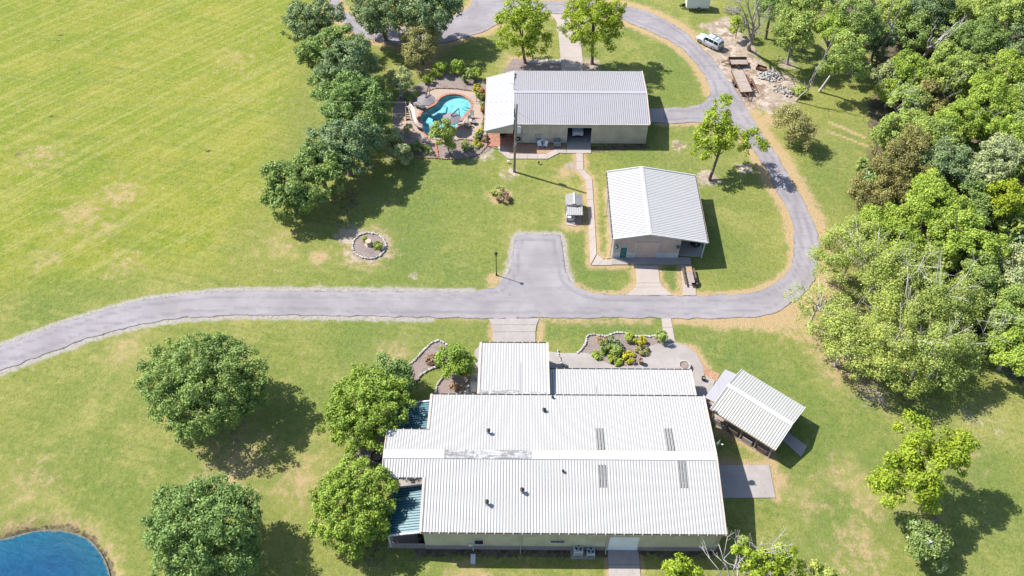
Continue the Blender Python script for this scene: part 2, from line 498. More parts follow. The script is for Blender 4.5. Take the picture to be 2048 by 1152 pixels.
# ------------------------------------------------------------------ geometry helpers
COL = scene.collection
def link(o):
    COL.objects.link(o)
    return o
def tag(o, label=None, cat=None, group=None, kind=None):
    if label: o['label'] = label
    if cat: o['category'] = cat
    if group: o['group'] = group
    if kind: o['kind'] = kind
    return o
def root(name, label, cat, loc, group=None, rz=0.0):
    o = link(bpy.data.objects.new(name, None))
    o.empty_display_size = 0.3
    o.location = loc
    o.rotation_euler = (0, 0, rz)
    return tag(o, label, cat, group)
class MB:
    def __init__(s):
        s.v, s.f, s.mi = [], [], []
    def face(s, pts, m=0):
        b = len(s.v)
        s.v += [tuple(p) for p in pts]
        s.f.append(tuple(range(b, b + len(pts))))
        s.mi.append(m)
        return s
    def hexa(s, p, m=0):
        b = len(s.v)
        s.v += [tuple(q) for q in p]
        for q in ((3, 2, 1, 0), (4, 5, 6, 7), (0, 1, 5, 4), (1, 2, 6, 5), (2, 3, 7, 6), (3, 0, 4, 7)):
            s.f.append(tuple(b + i for i in q))
            s.mi.append(m)
        return s
    def box(s, x0, x1, y0, y1, z0, z1, m=0):
        return s.hexa([(x0, y0, z0), (x1, y0, z0), (x1, y1, z0), (x0, y1, z0), (x0, y0, z1), (x1, y0, z1), (x1, y1, z1), (x0, y1, z1)], m)
    def obox(s, c, size, rz=0.0, m=0):
        M = Matrix.Rotation(rz, 3, 'Z')
        h = [x / 2 for x in size]
        P = [Vector(c) + M @ Vector((sx * h[0], sy * h[1], sz * h[2])) for sz in (-1, 1) for sx, sy in ((-1, -1), (1, -1), (1, 1), (-1, 1))]
        return s.hexa(P, m)
    def beam(s, p, q, w, h, m=0, up=Vector((0, 0, 1))):
        p, q = Vector(p), Vector(q)
        d = (q - p).normalized()
        sd = d.cross(up)
        if sd.length < 1e-4:
            sd = Vector((1, 0, 0))
        sd.normalize()
        u = sd.cross(d)
        return s.hexa([a + sd * (i * w / 2) + u * (j * h / 2) for a in (p, q) for i, j in ((-1, -1), (1, -1), (1, 1), (-1, 1))], m)
    def prism(s, poly, z0, z1, m=0, ms=None):
        n = len(poly)
        b = len(s.v)
        s.v += [(p[0], p[1], z0) for p in poly] + [(p[0], p[1], z1) for p in poly]
        ar = sum(poly[i - 1][0] * poly[i][1] - poly[i][0] * poly[i - 1][1] for i in range(n))
        top = list(range(b + n, b + 2 * n))
        s.f.append(tuple(top if ar > 0 else reversed(top)))
        s.mi.append(m)
        for i in range(n):
            j = (i + 1) % n
            q = (b + i, b + j, b + n + j, b + n + i)
            s.f.append(q if ar > 0 else tuple(reversed(q)))
            s.mi.append(m if ms is None else ms)
        return s
    def tube(s, pts, rad, n=7, m=0, cap=True):
        pts = [Vector(p) for p in pts]
        if not hasattr(rad, '__len__'):
            rad = [rad] * len(pts)
        b = len(s.v)
        ref = Vector((0.31, 0.17, 0.93))
        for i, p in enumerate(pts):
            d = (pts[min(i + 1, len(pts) - 1)] - pts[max(i - 1, 0)]).normalized()
            a = d.cross(ref)
            if a.length < 0.05:
                a = d.cross(Vector((1, 0, 0)))
            a.normalize()
            c = d.cross(a)
            for k in range(n):
                t = 2 * math.pi * k / n
                s.v.append(tuple(p + (a * math.cos(t) + c * math.sin(t)) * rad[i]))
        for i in range(len(pts) - 1):
            for k in range(n):
                k2 = (k + 1) % n
                s.f.append((b + i * n + k, b + i * n + k2, b + (i + 1) * n + k2, b + (i + 1) * n + k))
                s.mi.append(m)
        if cap:
            s.f.append(tuple(b + k for k in reversed(range(n))))
            s.f.append(tuple(b + (len(pts) - 1) * n + k for k in range(n)))
            s.mi += [m, m]
        return s
    def cyl(s, c, r, h, n=16, m=0, r2=None, axis='Z'):
        c = Vector(c)
        a = {'X': Vector((1, 0, 0)), 'Y': Vector((0, 1, 0)), 'Z': Vector((0, 0, 1))}[axis]
        return s.tube([c, c + a * h], [r, r if r2 is None else r2], n, m)
    def loft(s, rings, m=0, cap=True):
        n = len(rings[0])
        b = len(s.v)
        for r in rings:
            s.v += [tuple(p) for p in r]
        for i in range(len(rings) - 1):
            for k in range(n):
                k2 = (k + 1) % n
                s.f.append((b + i * n + k, b + i * n + k2, b + (i + 1) * n + k2, b + (i + 1) * n + k))
                s.mi.append(m)
        if cap:
            s.f.append(tuple(b + k for k in reversed(range(n))))
            s.f.append(tuple(b + (len(rings) - 1) * n + k for k in range(n)))
            s.mi += [m, m]
        return s
    def mesh(s, name, mats, off=(0, 0, 0), smooth_=False):
        me = bpy.data.meshes.new(name)
        o = Vector(off)
        me.from_pydata([tuple(Vector(p) - o) for p in s.v], [], s.f)
        if not isinstance(mats, (list, tuple)):
            mats = [mats]
        for m in mats:
            me.materials.append(MT[m])
        me.polygons.foreach_set('material_index', s.mi)
        if smooth_:
            me.polygons.foreach_set('use_smooth', [True] * len(me.polygons))
        me.update()
        return me
    def build(s, name, mats, parent=None, local=False, smooth_=False):
        off = Vector((0, 0, 0))
        q = parent
        while q and not local:
            off += q.location
            q = q.parent
        o = link(bpy.data.objects.new(name, s.mesh(name, mats, off, smooth_)))
        o.parent = parent
        return o
def wloc(o):
    v = Vector((0, 0, 0))
    while o:
        v += o.location
        o = o.parent
    return v
def inst(name, me, parent, M):
    o = link(bpy.data.objects.new(name, me))
    o.parent = parent
    o.matrix_local = Matrix.Translation(-wloc(parent)) @ M if parent else M
    return o
def bevel(o, w=0.02, seg=2):
    bm = bmesh.new()
    bm.from_mesh(o.data)
    bmesh.ops.remove_doubles(bm, verts=bm.verts, dist=1e-5)
    bmesh.ops.bevel(bm, geom=list(bm.edges), offset=w, segments=seg, profile=0.5, affect='EDGES')
    bm.to_mesh(o.data)
    bm.free()
    return o
def copy_tree(o, parent=None):
    c = link(o.copy())
    c.parent = parent
    for ch in list(o.children):
        copy_tree(ch, c)
    return c
def sheet(name, outer, holes, z, mat, kind='structure', thick=0.0):
    bm = bmesh.new()
    loops = []
    for lp in [outer] + holes:
        vs = [bm.verts.new((p[0], p[1], z)) for p in lp]
        loops.append(vs)
        for i in range(len(vs)):
            bm.edges.new((vs[i - 1], vs[i]))
    bmesh.ops.triangle_fill(bm, use_beauty=True, edges=list(bm.edges))
    for f in bm.faces:
        if f.normal.z < 0:
            f.normal_flip()
    if thick:
        for vs in loops:
            low = [bm.verts.new((v.co.x, v.co.y, z - thick)) for v in vs]
            for i in range(len(vs)):
                bm.faces.new((vs[i - 1], vs[i], low[i], low[i - 1]))
    me = bpy.data.meshes.new(name)
    bm.to_mesh(me)
    bm.free()
    me.materials.append(MT[mat])
    o = link(bpy.data.objects.new(name, me))
    if kind:
        o['kind'] = kind
    return o
def resample(pts, step):
    pts = [Vector((p[0], p[1], 0)) for p in pts]
    out, acc = [pts[0]], 0.0
    for a, b in zip(pts, pts[1:]):
        L = (b - a).length
        d = step - acc
        while d <= L:
            out.append(a + (b - a) * (d / L))
            d += step
        acc = (acc + L) % step if L else acc
    return out
def catenary(a, b, sag, n=14):
    return [Vector(a).lerp(Vector(b), i / n) - Vector((0, 0, sag * 4 * (i / n) * (1 - i / n))) for i in range(n + 1)]

# ------------------------------------------------------------------ the ground plan
Z7 = lambda pts: zp(1380, 180, 3.841, pts)
road_top_main = [(-120, 735), (-60, 708), (0, 692), (137, 643), (267, 605), (342, 593), (444, 583), (547, 581), (700, 582), (860, 583), (945, 584)]
apron_left = [(985, 575), (1008, 558), (1020, 535), (1025, 505), (1030, 478)]
apron_top = [(1034, 470), (1060, 470), (1100, 469), (1119, 470)]
apron_right = [(1124, 482), (1127, 510), (1131, 540), (1142, 562), (1160, 577), (1185, 586)]
road_top_right = [(1260, 590), (1350, 592), (1440, 591), (1500, 584), (1540, 571), (1575, 545), (1586, 515), (1588, 480), (1586, 452), (1573, 415), (1549, 373), (1531, 339), (1508, 302), (1490, 275), (1472, 256), (1455, 250)]
garage_spur = [(1420, 245), (1380, 245), (1326, 246), (1326, 217), (1370, 214), (1400, 208), (1415, 199)]
loop_inner = [(1421, 186), (1419, 172), (1407, 150), (1389, 124), (1368, 101), (1341, 82), (1320, 72), (1290, 58), (1266, 49), (1242, 39), (1215, 34), (1160, 30), (1110, 27), (1075, 29), (1040, 36), (998, 48), (968, 63), (937, 73), (900, 83), (875, 87), (835, 90), (795, 90), (750, 81), (715, 70), (697, 58), (680, 40), (665, 20), (655, -20)]
loop_outer = [(672, -20), (683, 16), (700, 30), (725, 40), (760, 52), (810, 55), (850, 52), (890, 40), (925, 22), (944, 8), (948, -20), (1006, -20), (1012, -4), (1040, 2), (1100, 3), (1160, 3), (1210, 5), (1237, 10), (1290, 22), (1347, 49), (1374, 68), (1397, 91), (1420, 112), (1443, 142), (1466, 173), (1487, 206), (1515, 253), (1541, 292), (1562, 323), (1583, 362), (1606, 400), (1626, 441), (1638, 486), (1637, 526), (1628, 559), (1609, 584), (1576, 611), (1540, 627), (1500, 635), (1440, 637)]
road_bottom = [(1300, 636), (1080, 636), (977, 637), (860, 635), (700, 632), (600, 631), (496, 630), (393, 634), (308, 644), (205, 668), (103, 704), (0, 742), (-60, 768), (-120, 796)]
S = lambda pts: smooth(gp(pts), k=4)
road_poly = S(road_top_main) + S(apron_left) + S(apron_top) + S(apron_right) + S(road_top_right) + S(garage_spur) + S(loop_inner) + S(loop_outer) + S(road_bottom)

POND = smooth(gp([(-60, 1080), (0, 1075), (50, 1062), (100, 1056), (150, 1064), (182, 1082), (205, 1112), (218, 1150), (222, 1200), (190, 1290), (60, 1340), (-80, 1300), (-130, 1180)]), True, 4)
ZPOOL = lambda pts: zp(800, 170, 8.228, pts)
POOL = smooth(gp(ZPOOL([(338, 520), (365, 460), (430, 405), (520, 362), (600, 312), (650, 242), (720, 192), (820, 162), (920, 158), (1020, 180), (1100, 225), (1152, 285), (1165, 340), (1140, 405), (1080, 465), (1015, 540), (965, 620), (930, 690), (870, 770), (770, 850), (660, 890), (550, 880), (470, 850), (405, 795), (372, 720), (375, 640), (350, 580)])), True, 3)
DECK = smooth(gp(ZPOOL([(215, 345), (300, 215), (390, 130), (540, 82), (700, 72), (900, 88), (1100, 108), (1235, 122), (1290, 200), (1340, 400), (1375, 600), (1400, 760), (1475, 930), (1300, 908), (1100, 888), (880, 905), (640, 958), (470, 958), (350, 905), (130, 850), (10, 760), (5, 580), (100, 465)])), True, 3)
MULCH_POOL = smooth(gp([(786, 232), (790, 205), (806, 186), (838, 168), (870, 152), (905, 146), (940, 150), (968, 165), (986, 190), (987, 240), (986, 286), (972, 304), (940, 314), (905, 318), (865, 316), (822, 305), (796, 288), (788, 262)]), True, 3)

# one ground sheet: fine inside the property, coarse out to the horizon
def axis(lo, hi, step, far):
    f = np.arange(lo, hi + step / 2, step)
    k = np.array([8, 20, 45, 100, 250, 600, 1400, far])
    return np.concatenate([lo - k[::-1], f, hi + k])
gx = axis(-112, 112, 0.5, 2600)
gy = axis(20, 150, 0.5, 2600)
GX, GY = np.meshgrid(gx, gy)
PTS = np.stack([GX.ravel(), GY.ravel()], 1)
def pl_dist(poly, closed=False, P=None):
    P = PTS if P is None else P
    q = np.array([[p[0], p[1]] for p in poly])
    if closed:
        q = np.vstack([q, q[:1]])
    d = np.full(len(P), 1e9)
    for a, b in zip(q[:-1], q[1:]):
        lo, hi = np.minimum(a, b) - 9, np.maximum(a, b) + 9
        m = (P[:, 0] > lo[0]) & (P[:, 0] < hi[0]) & (P[:, 1] > lo[1]) & (P[:, 1] < hi[1])
        if not m.any():
            continue
        s = P[m]
        ab = b - a
        t = np.clip(((s - a) @ ab) / max(ab @ ab, 1e-9), 0, 1)
        dd = np.hypot(*(s - a - t[:, None] * ab).T)
        d[m] = np.minimum(d[m], dd)
    return d
def inside(poly, P=None):
    P = PTS if P is None else P
    q = np.array([[p[0], p[1]] for p in poly])
    r = np.zeros(len(P), bool)
    for a, b in zip(q, np.roll(q, -1, 0)):
        c = ((a[1] > P[:, 1]) != (b[1] > P[:, 1]))
        with np.errstate(divide='ignore', invalid='ignore'):
            xi = (b[0] - a[0]) * (P[:, 1] - a[1]) / (b[1] - a[1]) + a[0]
        r ^= c & (P[:, 0] < xi)
    return r
def fall(d, w):
    return np.exp(-(d / w) ** 2)
dry = np.zeros(len(PTS)); bare = dry.copy(); litter = dry.copy(); lush = dry.copy(); gravel = dry.copy(); field = dry.copy()
def add(arr, val):
    np.maximum(arr, val, out=arr)
# dead grass along the lanes and walks
add(dry, 1.05 * fall(pl_dist(S([(1588, 480)] + road_top_right[8:])), 1.3))
add(dry, 0.95 * fall(pl_dist(S(road_top_right[:8])), 0.8))
add(dry, 1.15 * fall(pl_dist(S(loop_outer[16:])), 1.7))
add(dry, 0.85 * fall(pl_dist(S(loop_outer[:16])), 1.2))
add(dry, 1.05 * fall(pl_dist(S(loop_inner)), 1.3))
add(dry, 0.9 * fall(pl_dist(S(garage_spur[:3])), 0.9))
add(dry, 0.65 * fall(pl_dist(S(apron_left) + S(apron_top) + S(apron_right)), 0.9))
add(dry, 0.45 * fall(pl_dist(S(road_bottom[:4])), 0.8))
for pl, w, s in [([(1152, 306), (1154, 340), (1172, 360), (1180, 450), (1181, 529), (1250, 531)], 0.8, 0.8),
                 ([(1166, 306), (1168, 340), (1184, 358), (1193, 508), (1220, 519)], 0.8, 0.75),
                 ([(1215, 380), (1222, 440), (1222, 512)], 0.7, 0.9),
                 ([(1268, 532), (1270, 565), (1255, 588), (1180, 588)], 0.7, 0.8), ([(1318, 532), (1322, 562), (1340, 588), (1362, 588), (1360, 532)], 0.6, 0.75),
                 ([(1437, 925), (1545, 928), (1552, 998)], 0.7, 0.7), ([(1440, 860), (1490, 885), (1540, 912)], 0.9, 0.7),
                 ([(1215, 1100), (1216, 1152)], 0.4, 0.8), ([(1280, 1100), (1281, 1152)], 0.4, 0.8),
                 ([(1540, 645), (1620, 610), (1660, 560)], 1.8, 0.9), ([(985, 640), (985, 685)], 0.5, 0.8), ([(1082, 640), (1078, 690)], 0.6, 0.7),
                 ([(1110, 640), (1300, 641)], 0.8, 0.55), ([(1350, 640), (1500, 645)], 1.0, 0.75), ([(1355, 690), (1390, 700), (1415, 740)], 0.7, 0.8),
                 ([(1730, 275), (1660, 245)], 0.35, 0.9), ([(1735, 292), (1655, 262)], 0.3, 0.8)]:
    add(dry, s * fall(pl_dist(gp(pl)), w))
add(gravel, 1.05 * fall(pl_dist(S(road_top_main)), 0.75))
add(gravel, 1.05 * fall(pl_dist(S(road_bottom[3:])), 0.85))
add(gravel, 0.95 * fall(pl_dist(S(apron_left[1:]) + S(apron_top) + S(apron_right[:4])), 0.75))
rngm = np.random.default_rng(4)
for u, v, r, s, arr in [(737, 494, 3.4, 1.0, dry), (737, 494, 2.9, 1.25, bare), (1001, 391, 1.6, 1.1, dry), (1020, 347, 1.5, 0.75, bare), (990, 556, 1.2, 0.8, dry), (1415, 357, 1.7, 1.2, bare), (1492, 336, 1.2, 1.1, bare),
                        (1357, 290, 1.2, 0.9, bare), (785, 712, 3, 0.45, dry), (470, 930, 5, 0.5, dry), (700, 470, 2.6, 0.8, bare), (640, 514, 1.6, 0.7, dry), (870, 98, 2.5, 0.8, dry),
                        (600, 960, 4, 0.45, dry), (830, 552, 0.8, 0.7, bare), (1700, 730, 4.0, 0.75, dry), (1745, 790, 2.6, 0.6, bare), (1650, 690, 3.0, 0.6, dry), (1720, 1090, 3.0, 0.5, dry), (1735, 1010, 2.6, 0.45, dry), (1690, 950, 3, 0.4, dry),
                        (1620, 1000, 3, 0.35, dry), (1560, 960, 1.5, 0.7, dry), (860, 130, 2.5, 0.8, dry), (1040, 125, 3.2, 0.8, dry), (1180, 130, 2.4, 0.9, bare), (1590, 640, 3.5, 0.75, dry), (940, 1150, 3, 0.5, dry),
                        (1130, 345, 1.4, 0.8, dry), (1145, 330, 1.4, 0.8, bare), (1148, 445, 2.0, 0.9, dry), (1540, 240, 2.2, 0.8, dry), (1575, 128, 1.6, 0.9, bare), (960, 300, 2.6, 0.9, bare), (800, 300, 3, 0.6, bare),
                        (1700, 1120, 4, 0.35, dry), (1900, 900, 4, 0.4, dry), (1960, 830, 4, 0.35, bare), (1610, 260, 3, 0.4, dry), (160, 430, 4, 0.45, dry), (80, 310, 4, 0.42, dry), (240, 390, 3.5, 0.5, dry), (90, 520, 3, 0.4, dry),
                        (250, 530, 3, 0.4, dry), (560, 490, 4, 0.35, dry), (470, 120, 5, 0.3, dry), (60, 970, 4, 0.35, dry), (250, 700, 3, 0.4, dry), (210, 460, 3, 0.35, dry)]:
    p = at(u, v)
    d = np.hypot(PTS[:, 0] - p.x, PTS[:, 1] - p.y)
    add(arr, s * fall(d, r))
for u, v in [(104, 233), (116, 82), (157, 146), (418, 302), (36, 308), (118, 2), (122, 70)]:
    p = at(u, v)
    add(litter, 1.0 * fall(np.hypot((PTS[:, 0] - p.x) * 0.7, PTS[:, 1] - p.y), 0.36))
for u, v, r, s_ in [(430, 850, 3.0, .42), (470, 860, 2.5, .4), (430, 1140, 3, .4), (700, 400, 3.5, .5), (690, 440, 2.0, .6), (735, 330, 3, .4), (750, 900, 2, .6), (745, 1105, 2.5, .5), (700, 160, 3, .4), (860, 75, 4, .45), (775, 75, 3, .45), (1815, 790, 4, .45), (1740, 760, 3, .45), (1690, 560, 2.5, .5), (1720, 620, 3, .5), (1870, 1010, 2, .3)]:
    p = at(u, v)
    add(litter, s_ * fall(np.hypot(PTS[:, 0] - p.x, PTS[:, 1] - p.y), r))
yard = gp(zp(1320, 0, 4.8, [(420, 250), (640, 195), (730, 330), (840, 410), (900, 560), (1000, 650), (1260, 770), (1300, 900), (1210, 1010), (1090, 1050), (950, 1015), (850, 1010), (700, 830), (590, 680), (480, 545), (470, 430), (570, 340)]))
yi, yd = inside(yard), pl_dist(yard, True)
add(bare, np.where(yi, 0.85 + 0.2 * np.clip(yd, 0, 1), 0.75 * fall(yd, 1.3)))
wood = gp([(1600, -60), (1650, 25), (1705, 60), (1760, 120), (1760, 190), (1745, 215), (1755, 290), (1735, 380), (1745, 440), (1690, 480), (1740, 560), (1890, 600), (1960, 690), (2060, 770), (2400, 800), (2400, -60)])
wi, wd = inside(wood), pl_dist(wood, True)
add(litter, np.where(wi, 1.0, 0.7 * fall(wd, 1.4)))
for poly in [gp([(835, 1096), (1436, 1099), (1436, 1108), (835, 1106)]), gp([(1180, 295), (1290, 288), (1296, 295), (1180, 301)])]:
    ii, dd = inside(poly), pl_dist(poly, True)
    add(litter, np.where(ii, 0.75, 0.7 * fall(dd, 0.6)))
# greener, better watered turf near the houses and hedges
for pl, w, s in [([(900, 560), (800, 470), (860, 340)], 6, 0.9), ([(1200, 560), (1140, 500)], 4, 1.0), ([(1100, 660), (1300, 655)], 2.2, 1.0), ([(1420, 690), (1530, 760)], 3.5, 1.0), ([(1240, 310), (1380, 330)], 4, 0.7),
                 ([(1450, 480), (1500, 540)], 4, 0.6), ([(1650, 380), (1690, 280)], 5, 0.7), ([(1230, 440), (1225, 500)], 0.8, 0.7), ([(700, 690), (960, 655)], 4, 0.6), ([(1340, 545), (1342, 575)], 1.4, 1.0),
                 ([(980, 100), (930, 110)], 4, 0.6), ([(1380, 180), (1350, 120)], 4, 0.6), ([(1640, 840), (1640, 1100)], 4, 0.5), ([(1960, 950), (2040, 1050)], 6, 0.6), ([(1540, 20), (1600, 130)], 5, 0.7)]:
    add(lush, s * fall(pl_dist(gp(pl)), w))
hedge_line = gp([(700, -60), (640, 60), (600, 250), (540, 420), (450, 560), (-200, 640)])
fi = inside(hedge_line + [Vector((-3000, 60, 0)), Vector((-3000, 3000, 0)), Vector((-60, 3000, 0))])
fd = pl_dist(hedge_line)
field[:] = np.where(fi, np.clip(fd / 6, 0, 1), 0)
field[np.hypot(PTS[:, 0], PTS[:, 1] - 80) > 260] = 0.3
# relief: pond bowl, room for the pool, gentle unevenness
pi_, pd = inside(POND), pl_dist(POND, True)
zz = 0.03 * np.sin(PTS[:, 0] * 0.21 + 1) * np.sin(PTS[:, 1] * 0.17)
zz -= 0.03
near = np.minimum(np.minimum(pl_dist(road_poly, True), 9), 9)
zz = np.where(inside(road_poly) | (near < 1), -0.03, zz)
zz = np.where(pi_, -0.55 - 0.5 * np.clip(pd / 3, 0, 1), zz - 0.55 * fall(pd, 0.7))
add(litter, np.where(pi_, 0.6, 0.85 * fall(pd, 0.65)))
add(dry, 0.55 * fall(pd, 1.8))
zz = np.where(inside(DECK), -2.2, zz)
nv = len(PTS)
gm = bpy.data.meshes.new('lawn')
gm.vertices.add(nv)
gm.vertices.foreach_set('co', np.column_stack([PTS, zz]).astype(np.float32).ravel())
nxv, nyv = len(gx), len(gy)
ii = np.arange(nxv * nyv).reshape(nyv, nxv)
quads = np.stack([ii[:-1, :-1], ii[:-1, 1:], ii[1:, 1:], ii[1:, :-1]], -1).reshape(-1, 4)
gm.loops.add(quads.size)
gm.loops.foreach_set('vertex_index', quads.ravel().astype(np.int32))
gm.polygons.add(len(quads))
gm.polygons.foreach_set('loop_start', np.arange(0, quads.size, 4, dtype=np.int32))
gm.update(calc_edges=True)
for nm, a in (('dry', dry), ('bare', bare), ('litter', litter), ('lush', lush), ('gravel', gravel), ('field', field)):
    gm.attributes.new(nm, 'FLOAT', 'POINT').data.foreach_set('value', a.astype(np.float32))
gm.materials.append(MT['lawn'])
tag(link(bpy.data.objects.new('lawn', gm)), kind='structure')

from mathutils.geometry import delaunay_2d_cdt
def surface(name, poly, z, mat, attrs, step=0.55, skirt=0.0):
    """outlined sheet with interior points, so that wear can follow its edge"""
    rp = [Vector((p[0], p[1])) for p in poly]
    qa = np.array([[p.x, p.y] for p in rp])
    gxx, gyy = np.meshgrid(np.arange(qa[:, 0].min(), qa[:, 0].max(), step), np.arange(qa[:, 1].min(), qa[:, 1].max(), step))
    cand = np.column_stack([gxx.ravel(), gyy.ravel()])
    cand = cand[inside(poly, cand)]
    cand = cand[pl_dist(poly, True, cand) > 0.25]
    cv, ce, cf = delaunay_2d_cdt(rp + [Vector(c) for c in cand.tolist()], [], [list(range(len(rp)))], 1, 1e-4)[:3]
    de = pl_dist(poly, True, np.array([[v.x, v.y] for v in cv]))
    n = len(cv)
    rv = [(v.x, v.y, z) for v in cv]
    rf = [tuple(f) for f in cf]
    if skirt:
        be = {}
        for f in cf:
            for i in range(len(f)):
                k = tuple(sorted((f[i - 1], f[i])))
                be[k] = be.get(k, 0) + 1
        rv += [(v.x, v.y, z - skirt) for v in cv]
        rf += [(a, b, b + n, a + n) for (a, b), c in be.items() if c == 1]
    me = bpy.data.meshes.new(name)
    me.from_pydata(rv, [], rf)
    for nm, fn in attrs.items():
        v = fn(de)
        me.attributes.new(nm, 'FLOAT', 'POINT').data.foreach_set('value', (np.concatenate([v, v]) if skirt else v).astype(np.float32))
    bm = bmesh.new(); bm.from_mesh(me); bmesh.ops.recalc_face_normals(bm, faces=bm.faces)
    if max(bm.faces, key=lambda f: f.calc_area()).normal.z < 0:
        bmesh.ops.reverse_faces(bm, faces=bm.faces)
    bm.to_mesh(me); bm.free()
    me.materials.append(MT[mat])
    return tag(link(bpy.data.objects.new(name, me)), kind='structure')
rgj = np.random.default_rng(9)
rj = resample(list(road_poly) + [road_poly[0]], 0.45)[:-1]
wob = np.convolve(np.tile(rgj.normal(size=len(rj)), 3), [.25, .5, .25], 'same')[len(rj):2 * len(rj)] * 0.13
rough_poly = []
for i, p in enumerate(rj):
    t = (rj[(i + 1) % len(rj)] - rj[i - 1]).normalized()
    rough_poly.append(p + Vector((t.y, -t.x, 0)) * float(wob[i]))
surface('road', rough_poly, 0.035, 'asphalt', {'track': lambda d: np.exp(-((d - 0.95) / 0.34) ** 2), 'edge': lambda d: np.exp(-(d / 0.5) ** 2)}, 0.55, 0.12)

surface('pond', POND, -0.38, 'pond', {'edge': lambda d: np.exp(-(d / 2.2) ** 2), 'rim': lambda d: np.exp(-(d / 0.35) ** 2)}, 0.5)

def slab(name, px, z=0.07, mat='concrete', k=0):
    P = smooth(gp(px), True, k) if k else gp(px)
    m = MB().prism(P, -0.15, z)
    return tag(m.build(name, mat), kind='structure')
# walks and drives: each poured slab is its own piece
def slabs(name, rows, mat='concrete', z=0.07, gap=0.018):
    rows = [(at(*a), at(*b)) for a, b in rows]
    par = tag(link(bpy.data.objects.new(name, None)), kind='structure')
    par.location = (rows[0][0] + rows[0][1]) / 2
    for (a, b), (c, d) in zip(rows, rows[1:]):
        n = max(1, round(((a - c).length + (b - d).length) / 2 / (3.0 if (a - b).length > 2 else 1.8)))
        for i in range(n):
            t0, t1 = i / n, (i + 1) / n
            p, q, r, s = a.lerp(c, t0), b.lerp(d, t0), b.lerp(d, t1), a.lerp(c, t1)
            g = min(0.3, gap / max((s - p).length, 0.01))
            p, s = p.lerp(s, g), s.lerp(p, g)
            q, r = q.lerp(r, g), r.lerp(q, g)
            MB().prism([p, q, r, s], -0.15, z).build('slab', mat, par)
    return par
slabs('footpath', [((1152.5, 307), (1165.5, 307)), ((1154, 340), (1167, 340)), ((1172, 361), (1184, 358)), ((1176, 420), (1188, 420)), ((1181, 530), (1193, 508))])
slabs('footpath', [((1182, 531), (1194, 509)), ((1196, 531), (1207, 520)), ((1224, 530.5), (1224, 520))])
slabs('footpath', [((996, 287), (1009, 287)), ((996, 301), (1009, 296)), ((1017, 318), (1021, 308)), ((1055, 318), (1056, 308)), ((1096, 318), (1092, 308)), ((1119, 306), (1113, 298)), ((1133, 307), (1133, 298))])
slabs('driveway', [((1133.5, 284), (1181.5, 284)), ((1133.5, 307), (1182, 307))], gap=0.02)
slabs('driveway', [((1223.5, 513), (1380, 515.5)), ((1224, 530), (1383, 529.5))], 'concrete_grey', 0.09)
slabs('driveway', [((1270.5, 531), (1315.5, 531)), ((1273.5, 566), (1320, 566)), ((1270, 575), (1325, 574)), ((1253, 590.5), (1345, 590.5))], z=0.05)
slabs('footpath', [((1361.5, 531), (1384, 531)), ((1364, 560), (1390, 560)), ((1366, 591), (1392, 591))], z=0.05)
slabs('driveway', [((1356, 473), (1402, 473)), ((1357, 512), (1404, 514))], 'concrete_grey', 0.10)
slabs('driveway', [((977, 638), (1079, 637)), ((985, 650), (1073, 650)), ((986, 664), (1071, 664)), ((986, 700), (1071, 700)), ((985, 780), (1071, 780))], 'concrete_grey', 0.05)
slabs('footpath', [((1323, 637), (1342, 637)), ((1325, 655), (1345, 655)), ((1329, 684), (1350, 684))], z=0.05)
slabs('driveway', [((1215, 1094), (1276, 1094)), ((1217, 1130), (1279, 1130)), ((1219, 1175), (1283, 1175))], 'concrete_grey', 0.06)
slabs('driveway', [((1434, 930), (1538, 930)), ((1436, 996), (1551, 996))], 'concrete_grey', 0.06)
slabs('driveway', [((1117, 66), (1160, 70)), ((1121, 115), (1165, 115)), ((1124, 148), (1167, 148))], 'concrete', 0.05)
slab('driveway', [(1090, 28), (1105, 33), (1114, 46), (1117, 65.5), (1160, 69.5), (1163, 50), (1180, 38), (1190, 34)], 0.045, k=3)
slabs('driveway', [((1298, 217), (1326, 217)), ((1299, 245), (1327, 245))], 'concrete_grey', 0.05)
slabs('footpath', [((1062, 118), (1121, 119)), ((1056, 126), (1123, 128))], z=0.05)
patio_px = zp(940, 620, 4.096, [(632, 340), (750, 354), (960, 354), (1010, 368), (1100, 428), (1200, 464), (1300, 462), (1380, 425), (1420, 360), (1470, 300), (1550, 272), (1680, 266), (1780, 300), (1860, 370), (1905, 460), (1920, 540), (1900, 600), (1840, 680), (1850, 760), (632, 760)])
slab('patio', patio_px, 0.06, 'concrete_grey')
slab('footpath', [(1356, 774), (1391, 783), (1404, 766), (1410, 752), (1430, 762), (1420, 786), (1412, 800), (1400, 800)], 0.045, 'concrete_grey')
slab('footpath', [(1553, 870), (1567, 858), (1614, 893), (1602, 914)], 0.06, 'concrete_grey')
slab('footpath', [(950, 700), (962, 690), (962, 790), (925, 790), (940, 760), (946, 730)], 0.03, 'concrete_grey')
